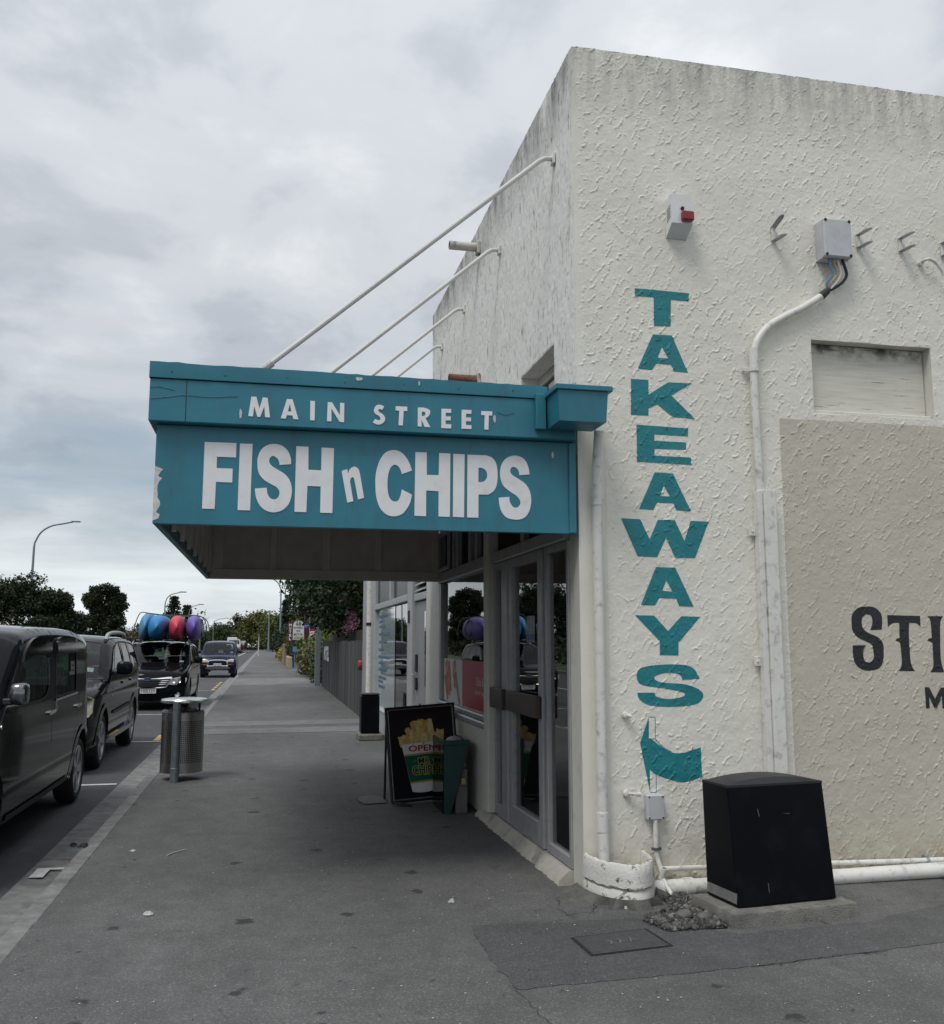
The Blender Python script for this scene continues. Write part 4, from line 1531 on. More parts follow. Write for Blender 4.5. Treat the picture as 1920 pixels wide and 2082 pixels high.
# concrete guard ring at the foot of the downpipe
gd = thing('concrete_guard', 'cracked white painted half round concrete guard at the foot of the downpipe', 'concrete guard', (2.235, 5.86, 0))
m_gd, t, b = new_mat('flaking_white_concrete')
pos = geo_pos(t)
sz = t.nodes.new('ShaderNodeSeparateXYZ')
t.links.new(pos, sz.inputs[0])
c = ramp_n(t, noise_n(t, pos, 6, 5, .6), [(.3, (.60, .59, .55)), (.7, (.70, .69, .64))])
c = mix_n(t, ramp_n(t, noise_n(t, pos, 21, 6, .72), [(.60, (0, 0, 0)), (.66, (1, 1, 1))]), c, (.10, .095, .085))
ck = ramp_n(t, math_n(t, 'ABSOLUTE', math_n(t, 'SUBTRACT', noise_n(t, pos, 2.6, 5, .55, .3), .5)), [(.004, (1, 1, 1)), (.010, (0, 0, 0))])
c = mix_n(t, math_n(t, 'MULTIPLY', ck, .7), c, (.05, .045, .04))
t.links.new(c, b.inputs['Base Color'])
b.inputs['Roughness'].default_value = .8
bump_n(t, b, noise_n(t, pos, 45, 5, .65), .6, .01)
gr = random.Random(8)


def ring(z0, z1, r0, r1, wav, seed):
    mb = MB()
    rr = random.Random(seed)
    n = 40
    vs, fs = [], []
    for k in range(n + 1):
        a = math.pi + math.pi * k / n
        ca, sa = math.cos(a), math.sin(a)
        e0, e1 = z0 + rr.uniform(-wav, wav), z1 + rr.uniform(-wav, wav)
        ri = r0 + rr.uniform(-.004, .004)
        for r, z in ((r1 + .004, e0), (r1, (e0 + e1) / 2), (r1 - .004, e1 - .012), (r1 - .014, e1), (ri + .008, e1), (ri, e1 - .014), (ri, e0)):
            vs.append((2.235 + r * ca, 6.03 + r * (1.78 if r > .2 else 1.87) * sa, z))
    for k in range(n):
        for j in range(6):
            a = k * 7 + j
            fs.append((a, a + 1, a + 8, a + 7))
    fs.append(tuple(range(7)))
    fs.append(tuple(n * 7 + j for j in range(6, -1, -1)))
    mb.add(vs, fs)
    return mb


ob('upper_ring', ring(.118, .252, .184, .215, .006, 2), m_gd, gd, 50)
ob('lower_ring', ring(-.03, .105, .184, .217, .005, 6), m_gd, gd, 50)
mb = MB()
n = 26
vs = [(2.235, 5.9, .05)]
for k in range(n + 1):
    a = math.pi * .93 + math.pi * 1.14 * k / n
    j = gr.uniform(.9, 1.1)
    vs.append((2.235 + .235 * math.cos(a), 6.03 + .40 * math.sin(a), .055))
for k in range(n + 1):
    a = math.pi * .93 + math.pi * 1.14 * k / n
    j = gr.uniform(.82, 1.12) * (1.3 if k < 5 or k > 20 else 1.0)
    vs.append((2.235 + .285 * math.cos(a) * j, 6.03 + .425 * math.sin(a) * min(j, 1.04), -.01))
mb.add(vs, [(1 + k, n + 2 + k, n + 3 + k, 2 + k) for k in range(n)])
ob('mortar_skirt', mb, mat('old_mortar', (.12, .118, .11), .9, 0, .35, 14, .8, 90), gd, 60)

# alarm siren box
al = thing('alarm_box', 'white alarm siren box with red strobe high on the side wall', 'alarm', (2.80, 6.03, 4.46))
M_box_w = mat('alarm_white', (.72, .73, .75), .38, 0, .04, 9, grime=.3, gcol=(.5, .49, .46), gscale=12)
mb = MB()
sec = [(6.035, 4.742), (5.925, 4.752), (5.925, 4.535), (6.035, 4.462)]
vs = [(2.715, y, z) for y, z in sec] + [(2.872, y, z) for y, z in sec]
mb.add(vs, [(0, 3, 2, 1), (4, 5, 6, 7), (0, 1, 5, 4), (1, 2, 6, 5), (2, 3, 7, 6)])
ca = ob('casing', mb, M_box_w, al, None)
for k in range(5):
    mb = MB()
    z = 4.575 + k * .021
    mb.add([(2.7140, 6.005, z - .012), (2.7140, 5.945, z + .012), (2.7140, 5.945, z + .020), (2.7140, 6.005, z - .004)], [(0, 3, 2, 1)])
    ob('slot', mb, M_dark, ca, None)
mb = MB()
mb.box(2.782, 2.872, 5.885, 5.924, 4.548, 4.618, .008)
ob('strobe', mb, mat('strobe_red', (.26, .018, .03), .25, 0, .1, 20), al)
mb = MB()
mb.lathe([(0, .014), (.013, .012), (.013, 0)], 14, M=Matrix.Translation((2.796, 5.925, 4.645)) @ Matrix.Rotation(math.pi / 2, 4, 'X'))
ob('lock', mb, M_dark, al)

# junction box with its cables
jb = thing('junction_box', 'grey weatherproof junction box with blue and black cables hanging out below', 'junction box', (4.02, 6.03, 4.38))
M_box_g = mat('box_grey', (.52, .53, .55), .45, 0, .05, 9, grime=.4, gcol=(.3, .3, .3), gscale=14)
mb = MB()
mb.box(3.905, 4.125, 5.955, 6.035, 4.385, 4.685, .006)
bx = ob('box', mb, M_box_g, jb)
mb = MB()
mb.box(3.902, 4.128, 5.91, 5.9535, 4.388, 4.682, .009)
ld_ = ob('lid', mb, M_box_g, jb)
for x in (3.918, 4.112):
    for z in (4.403, 4.667):
        mb = MB()
        mb.lathe([(0, .004), (.011, .003), (.012, 0)], 12, M=Matrix.Translation((x, 5.9095, z)) @ Matrix.Rotation(math.pi / 2, 4, 'X'))
        ob('screw', mb, M_dark, ld_)
for nm, colr, x, dx in (('blue_cable', (.12, .25, .42), 3.955, .03), ('yellow_cable', (.36, .31, .14), 3.985, .035), ('white_cable', (.68, .67, .64), 4.03, .022), ('black_cable', (.012, .012, .014), 4.07, .03)):
    mb = MB()
    pth = curve_pts([(x, 5.965, 4.40), (x + dx * .6, 5.955, 4.33), (x + dx, 5.96, 4.27), (x + dx * .3 - .02, 5.97, 4.21), (3.955, 5.985, 4.145)], 5)
    mb.tube(pth, .0085 if nm != 'black_cable' else .011, 8)
    ob(nm, mb, mat(nm, colr, .4, 0, 0), jb)
cn = thing('cable_conduit', 'fat white cable conduit curving down the side wall from the junction box', 'conduit', (3.4, 6.0, .6))
mb = MB()
mb.tube(curve_pts([(3.965, 5.985, 4.165), (3.94, 5.985, 4.14), (3.90, 5.99, 4.105)], 4), [.020] * 3 + [.027] * 3 + [.030] * 3, 12)
ob('tape_sleeve', mb, mat('black_tape', (.02, .02, .022), .6, 0, .2, 30, .4, 60), cn)
mb = MB()
mb.tube(curve_pts([(3.905, 5.99, 4.108), (3.76, 5.995, 4.015), (3.58, 5.995, 3.92), (3.46, 5.995, 3.84), (3.375, 5.995, 3.73), (3.342, 5.995, 3.60), (3.338, 5.995, 3.35), (3.345, 5.995, 2.9), (3.352, 5.995, 2.62)], 6), .0275, 16)
ob('pipe', mb, M_pvc, cn)
mb = MB()
mb.lathe([(.028, -.09), (.033, -.09), (.033, .08), (.028, .08)], 18, M=Matrix.Translation((3.342, 5.995, 3.595)))
ob('sleeve', mb, M_pvc, cn)
mb = MB()
mb.lathe([(.033, -.016), (.037, -.016), (.037, .016), (.033, .016)], 18, M=Matrix.Translation((3.342, 5.995, 3.52)))
mb.box(3.255, 3.31, 6.005, 6.018, 3.505, 3.538, .003)
ob('saddle', mb, M_pvc, cn)
tk = thing('cable_trunking', 'white square cable trunking on the side wall below the conduit', 'trunking', (3.39, 6.0, .3))
mb = MB()
mb.box(3.312, 3.352, 5.965, 6.033, .25, 2.645, .004)
mb.box(3.354, 3.445, 5.945, 6.033, .25, 2.648, .005)
ob('cover', mb, M_pvc, tk)
for z in (2.36, 1.465):
    mb = MB()
    mb.box(3.264, 3.311, 6.005, 6.02, z - .032, z + .032, .003)
    mb.lathe([(0, .008), (.008, .006), (.009, 0)], 10, M=Matrix.Translation((3.285, 6.0045, z)) @ Matrix.Rotation(math.pi / 2, 4, 'X'))
    ob('lug', mb, M_pvc, tk)

# pairs of sign brackets
names = ['empty flat steel sign bracket between the alarm and the junction box', 'empty flat steel sign bracket just beside the junction box, on its far side', 'empty flat steel sign bracket standing alone between the junction box and the loose conduit end', 'empty flat steel sign bracket above the loose conduit end at the wall edge']
for k, (x, z) in enumerate(((3.56, 4.56), (4.26, 4.57), (4.62, 4.575), (4.985, 4.57))):
    br = thing('sign_bracket', names[k], 'bracket', (x, 6.03, z), 0, 'sign brackets on the side wall')
    tilt = .6 if k == 0 else .12
    for dz_, tl in ((.055, tilt), (-.045, .1)):
        mb = MB()
        out, up_ = .12 * math.cos(tl), .12 * math.sin(tl)
        vs, fs = [], []
        w = .021
        prof = [(0, 0)] + [(out * f, up_ * f) for f in (.35, .7, .9, 1.0)]
        ws = [w, w, w, w * .85, w * .4]
        for (a, u), ww in zip(prof, ws):
            for s in (-1, 1):
                for h in (-.0022, .0022):
                    vs.append((x + .035 * a / .12 + s * ww, 6.03 - a, z + dz_ + u + h))
        for q in range(4):
            a = q * 4
            fs += [(a, a + 4, a + 6, a + 2), (a + 1, a + 3, a + 7, a + 5), (a, a + 1, a + 5, a + 4), (a + 2, a + 6, a + 7, a + 3)]
        fs.append((16, 17, 19, 18))
        mb.add(vs, fs)
        arm = ob('flat_bar', mb, M_galv, br, None)
        mb = MB()
        mb.lathe([(0, .0035), (.006, .0035), (.006, 0)], 10, M=Matrix.Translation((x + .03, 6.03 - out * .86, z + dz_ + up_ * .86)))
        ob('bolt_hole', mb, M_dark, arm)
    mb = MB()
    mb.box(x - .014, x + .014, 6.022, 6.032, z - .05, z + .06, .002)
    ob('back_bar', mb, M_pvc, br)
mb = MB()
mb.tube(curve_pts([(4.782, 6.03, 4.452), (4.79, 5.985, 4.462), (4.83, 5.975, 4.466), (4.88, 5.975, 4.44), (4.925, 5.975, 4.385), (4.94, 5.975, 4.35)], 5), .0125, 10)
mb.lathe([(.0, .012), (.019, .012), (.019, -.012), (0, -.012)], 12, M=Matrix.Translation((4.782, 6.02, 4.45)) @ Matrix.Rotation(math.pi / 2, 4, 'X'))
single('loose_conduit', mb, M_pvc, 'short bent end of white conduit sticking out of the side wall', 'conduit')

# small grey box, its pipe and the long pipes at the foot of the wall
sb = thing('switch_box', 'small grey plastic switch box below the painted arrow', 'switch box', (2.505, 6.0, .45))
mb = MB()
mb.box(2.447, 2.563, 5.995, 6.036, .453, .607, .004)
ob('box', mb, M_box_g, sb)
mb = MB()
mb.box(2.445, 2.565, 5.972, 5.9935, .451, .609, .006)
o = ob('lid', mb, M_box_g, sb)
for x in (2.458, 2.552):
    for z in (.464, .596):
        mb = MB()
        mb.lathe([(0, .003), (.005, .0025), (.0055, 0)], 8, M=Matrix.Translation((x, 5.9715, z)) @ Matrix.Rotation(math.pi / 2, 4, 'X'))
        ob('screw', mb, M_dark, o)
vp = thing('drop_pipe', 'thin white pipe dropping from the grey switch box into the gravel', 'pipe', (2.51, 5.9, 0))
mb = MB()
mb.tube(curve_pts([(2.505, 5.99, .455), (2.505, 5.99, .30), (2.508, 5.985, .22), (2.522, 5.96, .14), (2.53, 5.945, .10)], 5), .0165, 12)
ob('pipe', mb, M_pvc, vp)
mb = MB()
mb.lathe([(.0165, -.03), (.021, -.03), (.021, .045), (.0165, .045)], 14, M=Matrix.Translation((2.527, 5.95, .115)) @ Matrix.Rotation(.32, 4, 'X') @ Matrix.Rotation(.25, 4, 'Y'))
ob('socket', mb, M_pvc, vp)
mb = MB()
mb.tube([(2.53, 5.94, .085), (2.545, 5.80, -.02)], .0145, 12)
ob('tail', mb, M_pvc, vp)
mb = MB()
mb.lathe([(.018, -.009), (.023, -.009), (.023, .009), (.018, .009)], 16, M=Matrix.Translation((2.505, 5.99, .268)))
mb.box(2.472, 2.487, 5.985, 5.995, .258, .278, .002)
mb.box(2.524, 2.54, 5.985, 5.995, .258, .278, .002)
ob('clamp', mb, mat('clip_grey', (.10, .11, .13), .5), vp)
up_ = thing('wall_pipe', 'thin white pipe clipped along the foot of the side wall', 'pipe', (3.6, 5.98, .1))
mb = MB()
mb.tube([(2.54, 5.985, .142), (3.3, 5.985, .132), (4.2, 5.985, .112), (6.0, 5.985, .085)], .0165, 12)
ob('pipe', mb, M_pvc, up_)
for x, z in ((4.49, .106), (5.3, .095)):
    mb = MB()
    mb.lathe([(.017, -.009), (.023, -.009), (.023, .009), (.017, .009)], 14, M=Matrix.Translation((x, 5.985, z)) @ Matrix.Rotation(math.pi / 2, 4, 'Y'))
    mb.box(x - .008, x + .008, 5.99, 6.034, z + .015, z + .03, .002)
    ob('clip', mb, M_galv, up_)
lp = thing('waste_pipe', 'thick white waste pipe lying along the ground at the side wall', 'pipe', (3.6, 5.93, 0))
mb = MB()
mb.tube([(2.42, 5.95, .028), (2.72, 5.95, .03)], .055, 18)
mb.tube([(2.70, 5.95, .03), (3.5, 5.945, .038), (4.6, 5.94, .05), (6.0, 5.94, .06)], .050, 18)
ob('pipe', mb, M_pvc, lp)
mb = MB()
mb.lathe([(.051, -.03), (.060, -.03), (.060, .03), (.051, .03)], 20, M=Matrix.Translation((2.70, 5.95, .03)) @ Matrix.Rotation(math.pi / 2, 4, 'Y'))
ob('socket', mb, M_pvc, lp)
for k, (x, z, w) in enumerate(((2.325, 1.118, 'broken stub of plastered pipe on the side wall beside the letter S'), (2.32, .618, 'short white pipe stub pointing out of the wall near the grey switch box'))):
    mb = MB()
    mb.lathe([(0, .03), (.02, .026), (.024, 0)], 10, M=Matrix.Translation((x, 6.03, z)) @ Matrix.Rotation(math.pi / 2, 4, 'X'))
    if k:
        mb.tube([(x + .01, 6.0, z), (x + .06, 5.985, z - .002)], .009, 8)
        mb.lathe([(0, -.014), (.015, -.012), (.015, .012), (0, .014)], 10, M=Matrix.Translation((x + .07, 5.982, z - .002)) @ Matrix.Rotation(math.pi / 2, 4, 'Y'))
    else:
        mb.tube([(x + .0, 6.0, z), (x + .03, 5.99, z - .008)], .012, 8)
    single('pipe_end', mb, M_pvc, w, 'pipe stub', 'pipe stubs on the side wall')

# ------------------------------------------------------------------ utility cabinet on its plinth
ub_ = thing('utility_cabinet', 'black roadside utility cabinet with a curved lid on a concrete plinth', 'utility cabinet', (3.02, 5.46, 0), 0.0)
M_cab = mat('cabinet_black', (.0025, .003, .0055), .42, 0, .2, 3, .05, 200, spec=.12, grime=.10, gcol=(.05, .05, .05), gscale=5)
M_cab_lid = mat('cabinet_lid', (.013, .0135, .016), .5, 0, .15, 8, .1, 200)
base = [(2.695, 5.262), (3.372, 5.335), (3.335, 5.66), (2.66, 5.59)]
topp = [(2.672, 5.30), (3.335, 5.371), (3.302, 5.652), (2.642, 5.578)]
nb = 10
mb = MB()
vs = [(x, y, .078) for x, y in base] + [(x, y, .745) for x, y in topp]
mb.add(vs, [(0, 1, 5, 4), (1, 2, 6, 5), (2, 3, 7, 6), (3, 0, 4, 7), (0, 3, 2, 1)])
cbm = ob('body', mb, M_cab, ub_, None)
bv = cbm.modifiers.new('bevel', 'BEVEL')
bv.width, bv.segments = .008, 2
mb = MB()
vs, fs = [], []
for k in range(nb + 1):
    s = k / nb
    a = Vector((*topp[0], 0)).lerp(Vector((*topp[1], 0)), s)
    b_ = Vector((*topp[3], 0)).lerp(Vector((*topp[2], 0)), s)
    o_ = (a - b_).normalized() * (-.001)
    ex = (Vector((*topp[1], 0)) - Vector((*topp[0], 0))).normalized() * (-.001 * (2 * s - 1))
    h = .758 + .034 * (1 - (2 * s - 1) ** 2)
    a, b_ = a + o_ + ex, b_ - o_ + ex
    i_ = (b_ - a).normalized() * .03
    vs += [(a.x, a.y, .742), (a.x, a.y, .758), (a.x + i_.x, a.y + i_.y, h), (b_.x - i_.x, b_.y - i_.y, h), (b_.x, b_.y, .758), (b_.x, b_.y, .742)]
for k in range(nb):
    for j in range(5):
        q = k * 6 + j
        fs.append((q, q + 6, q + 7, q + 1))
fs += [tuple(range(6)), tuple(nb * 6 + j for j in range(5, -1, -1))]
mb.add(vs, fs)
ob('lid', mb, M_cab_lid, ub_, 25)
mb = MB()
pz = lambda s, z: tuple(Vector((*base[3], z)).lerp(Vector((*base[0], z)), s))
A, B_ = Vector((*base[3], 0)), Vector((*base[0], 0))
nrm = Vector((-(B_ - A).y, (B_ - A).x, 0)).normalized()
if nrm.x > 0:
    nrm = -nrm
q = [A.lerp(B_, .03) + nrm * .006, A.lerp(B_, .985) + nrm * .006]
mb.add([(q[0].x, q[0].y, .098), (q[1].x, q[1].y, .098), (q[1].x + .004, q[1].y, .158), (q[0].x + .004, q[0].y, .158)], [(0, 1, 2, 3)])
ob('kick_strip', mb, mat('cabinet_strip', (.22, .22, .22), .45, .3, .25, 25), ub_, None)
mb = MB()
for (x, z, l, dx_) in ((2.86, .62, .045, .012), (3.03, .585, .05, .05), (2.90, .20, .05, .006)):
    y = 5.262 + (x - 2.695) * .108 + .057 * (z - .078) - .004
    mb.add([(x, y, z), (x + .004, y, z), (x + dx_ + .004, y + dx_ * .1, z - l * (1 if dx_ < .03 else .05)), (x + dx_, y + dx_ * .1, z - l * (1 if dx_ < .03 else .1) - .002)], [(0, 3, 2, 1)])
ob('scratch', mb, mat('scratch', (.12, .12, .12), .6), ub_, None)
pl_ = MB()
pp = [(2.612, 5.145), (3.452, 5.235), (3.405, 5.70), (2.565, 5.61)]
n = 16
prr = random.Random(5)
vs, fs = [], []
ringp = []
for k in range(4):
    a, b_ = Vector((*pp[k], 0)), Vector((*pp[(k + 1) % 4], 0))
    for j in range(n):
        ringp.append(a.lerp(b_, j / n))
cen = Vector((3.0, 5.42, 0))
L = len(ringp)
for p in ringp:
    q = p + (p - cen).normalized() * prr.uniform(-.006, .006)
    q2 = cen + (q - cen) * .985
    vs += [(q.x, q.y, -.02), (q.x, q.y, .055 + prr.uniform(-.008, .006)), (q2.x, q2.y, .074 + prr.uniform(-.003, .002))]
for k in range(L):
    a, b_ = k * 3, ((k + 1) % L) * 3
    fs += [(a, b_, b_ + 1, a + 1), (a + 1, b_ + 1, b_ + 2, a + 2)]
fs.append(tuple(k * 3 + 2 for k in range(L)))
pl_.add(vs, fs)
single('plinth', pl_, M_conc_d, 'rough concrete plinth under the black utility cabinet', 'plinth', sharp=50)

# gravel between guard and plinth
M_gravel, t, b = new_mat('gravel_stone')
gg = t.nodes.new('ShaderNodeNewGeometry')
t.links.new(ramp_n(t, gg.outputs['Random Per Island'], [(0, (.03, .03, .029)), (.5, (.075, .073, .07)), (.85, (.13, .127, .12)), (1, (.24, .23, .21))]), b.inputs['Base Color'])
b.inputs['Roughness'].default_value = .9
mb = MB()
gr2 = random.Random(21)
gp = [(2.16, 5.40), (2.22, 5.17), (2.58, 5.17), (2.62, 5.5), (2.62, 5.88), (2.47, 5.88), (2.44, 5.62)]
ico_v = []
bm = bmesh.new()
bmesh.ops.create_icosphere(bm, subdivisions=1, radius=1)
ico_v = [v.co.copy() for v in bm.verts]
ico_f = [tuple(v.index for v in f.verts) for f in bm.faces]
bm.free()
cnt = 0
while cnt < 1700:
    x, y = gr2.uniform(2.14, 2.66), gr2.uniform(5.15, 5.9)
    if not inside([(x, y)], gp)[0]:
        continue
    r = .0045 + .017 * gr2.random() ** 3
    M = Matrix.Translation((x, y, .008 + gr2.uniform(0, .014))) @ Matrix.Rotation(gr2.uniform(0, 6), 4, (gr2.random(), gr2.random(), gr2.random() + .1)) @ Matrix.Diagonal((r * gr2.uniform(.7, 1.5), r * gr2.uniform(.7, 1.3), r * gr2.uniform(.5, .9), 1))
    mb.add([v * gr2.uniform(.8, 1.15) for v in ico_v], ico_f, 0, M)
    cnt += 1
g_ = setting('gravel', mb, M_gravel, None, 'stuff')
g_['label'] = 'loose dark gravel between the concrete guard and the cabinet plinth'
sheet('gravel_bed', gp, .007, M_soil)
for k, (x, y, r, w) in enumerate(((2.405, 5.375, .042, 'rounded grey stone, larger of two lying on the gravel'), (2.50, 5.315, .034, 'flat grey stone, smaller of two lying on the gravel'))):
    mb = MB()
    bm = bmesh.new()
    bmesh.ops.create_icosphere(bm, subdivisions=3, radius=1)
    vv = [v.co * (1 + .12 * math.sin(3 * v.co.x + k) * math.cos(2.3 * v.co.y)) for v in bm.verts]
    ff = [tuple(v.index for v in f.verts) for f in bm.faces]
    bm.free()
    mb.add(vv, ff, 0, Matrix.Translation((x, y, .03)) @ Matrix.Diagonal((r * 1.2, r, r * .65, 1)))
    single('stone', mb, mat('stone_grey', (.13, .128, .12), .85, 0, .2, 30, .4, 120), w, 'stone', 'stones on the gravel', 180)

# covers let into the footpath
M_iron = mat('cover_iron', (.075, .075, .077), .55, .3, .2, 30, .6, 160)


def cover(name, pts, label, m, z=.006, letters=None):
    t_ = thing(name, label, 'access cover', (sum(p[0] for p in pts) / len(pts), sum(p[1] for p in pts) / len(pts), 0))
    c0 = np.array(pts).mean(0)
    mb = MB()
    big = [tuple(c0 + (np.array(p) - c0) * 1.0) for p in pts]
    ins = [tuple(c0 + (np.array(p) - c0) * .945) for p in pts]
    n = len(pts)
    mb.add([(x, y, z + .002) for x, y in big] + [(x, y, z + .002) for x, y in ins], [(k, (k + 1) % n, n + (k + 1) % n, n + k) for k in range(n)])
    ob('frame', mb, M_dark, t_, None)
    mb = MB()
    ins2 = [tuple(c0 + (np.array(p) - c0) * .925) for p in pts]
    mb.add([(x, y, z + .003) for x, y in ins2], [tuple(range(n))])
    o = ob('lid', mb, m, t_, None)
    return t_, o


t_, lid = cover('inspection_cover', [(1.655, 5.175), (1.665, 4.865), (2.145, 4.93), (2.122, 5.245)], 'rectangular iron inspection cover in the asphalt in front of the guard', M_iron)
mb = MB()
for k, (x, y) in enumerate(((1.83, 5.045), (1.855, 5.05), (1.88, 5.045), (1.915, 5.065), (1.945, 5.06), (1.985, 5.075))):
    mb.add([(x, y - .03, .0115), (x + .006, y - .03, .0115), (x + .022 * (-1) ** k, y + .03, .0115), (x - .006 + .022 * (-1) ** k, y + .03, .0115)], [(0, 1, 2, 3)])
ob('scrape_mark', mb, mat('scrape', (.20, .20, .20), .7), lid, None)
cover('meter_cover', [(.93, 9.95), (.98, 9.66), (1.22, 9.70), (1.24, 10.0), (1.15, 10.22), (.98, 10.2)], 'worn pale meter cover in the footpath beside the chips board', mat('meter_lid', (.15, .145, .13), .8, 0, .3, 20, .5, 90))

# ------------------------------------------------------------------ vehicles
def car_paint(name, col, flake=0.0, rough=.25):
    m, t, b = new_mat(name)
    b.inputs['Base Color'].default_value = (*col, 1)
    b.inputs['Metallic'].default_value = flake
    b.inputs['Roughness'].default_value = rough
    b.inputs['Coat Weight'].default_value = .10
    b.inputs['Coat Roughness'].default_value = .03
    b.inputs['Specular IOR Level'].default_value = .09
    pos = geo_pos(t)
    d = ramp_n(t, noise_n(t, pos, 3.5, 5, .6), [(.35, col), (.75, tuple(min(1, x * 1.25 + .006) for x in col))])
    t.links.new(d, b.inputs['Base Color'])
    return m


M_tyre = mat('tyre_rubber', (.018, .018, .019), .85, 0, .2, 20, .2, 90)
M_rim = mat('alloy_rim', (.42, .43, .44), .35, .8, .08, 9)
M_rim_d = mat('brake_shadow', (.02, .02, .02), .8, 0, 0)
M_trim = mat('black_plastic', (.016, .016, .018), .55, 0, .15, 15)
M_gloss_trim = mat('glossy_trim', (.006, .006, .007), .08, 0, 0, spec=.25)
M_cloth = mat('seat_cloth', (.045, .045, .05), .9, 0, .15, 9)
M_chrome = mat('chrome', (.85, .86, .87), .20, 1.0, 0)
M_lens = mat('headlamp_lens', (.55, .56, .54), .10, .35, .25, 18, coat=.8)
M_amber = mat('indicator_amber', (.55, .18, .03), .25, 0, .1, 12, coat=.5)
M_plate = mat('plate_white', (.72, .72, .70), .45, 0, .04, 20)
M_plate_t = mat('plate_black', (.02, .02, .02), .5, 0, 0)
M_cglass = glass_mat('car_glass', (.34, .42, .39), .62, 1.42)
M_cglass_clear = glass_mat('windscreen_glass', (.66, .73, .70), .85, 1.48)
M_label = mat('windscreen_label', (.55, .68, .70), .5, 0, .2, 40)


def open_smooth(pts, step):
    """pts rows: y, z, radius, crown, corner, tag -> dense rows and {tag: index}."""
    n = len(pts)
    A = np.array([p[:4] for p in pts], float)
    corner = [p[4] for p in pts]
    out, tags = [], {}
    for k in range(n - 1):
        p1, p2 = A[k], A[k + 1]
        p0 = A[k - 1] if k > 0 and not corner[k] else 2 * p1 - p2
        p3 = A[k + 2] if k + 2 < n and not corner[k + 1] else 2 * p2 - p1
        if pts[k][5]:
            tags[pts[k][5]] = len(out)
        for j in range(step):
            t = j / step
            out.append(.5 * (2 * p1 + (p2 - p0) * t + (2 * p0 - 5 * p1 + 4 * p2 - p3) * t * t + (3 * p1 - p0 - 3 * p2 + p3) * t ** 3))
    out.append(A[-1])
    return np.array(out), tags


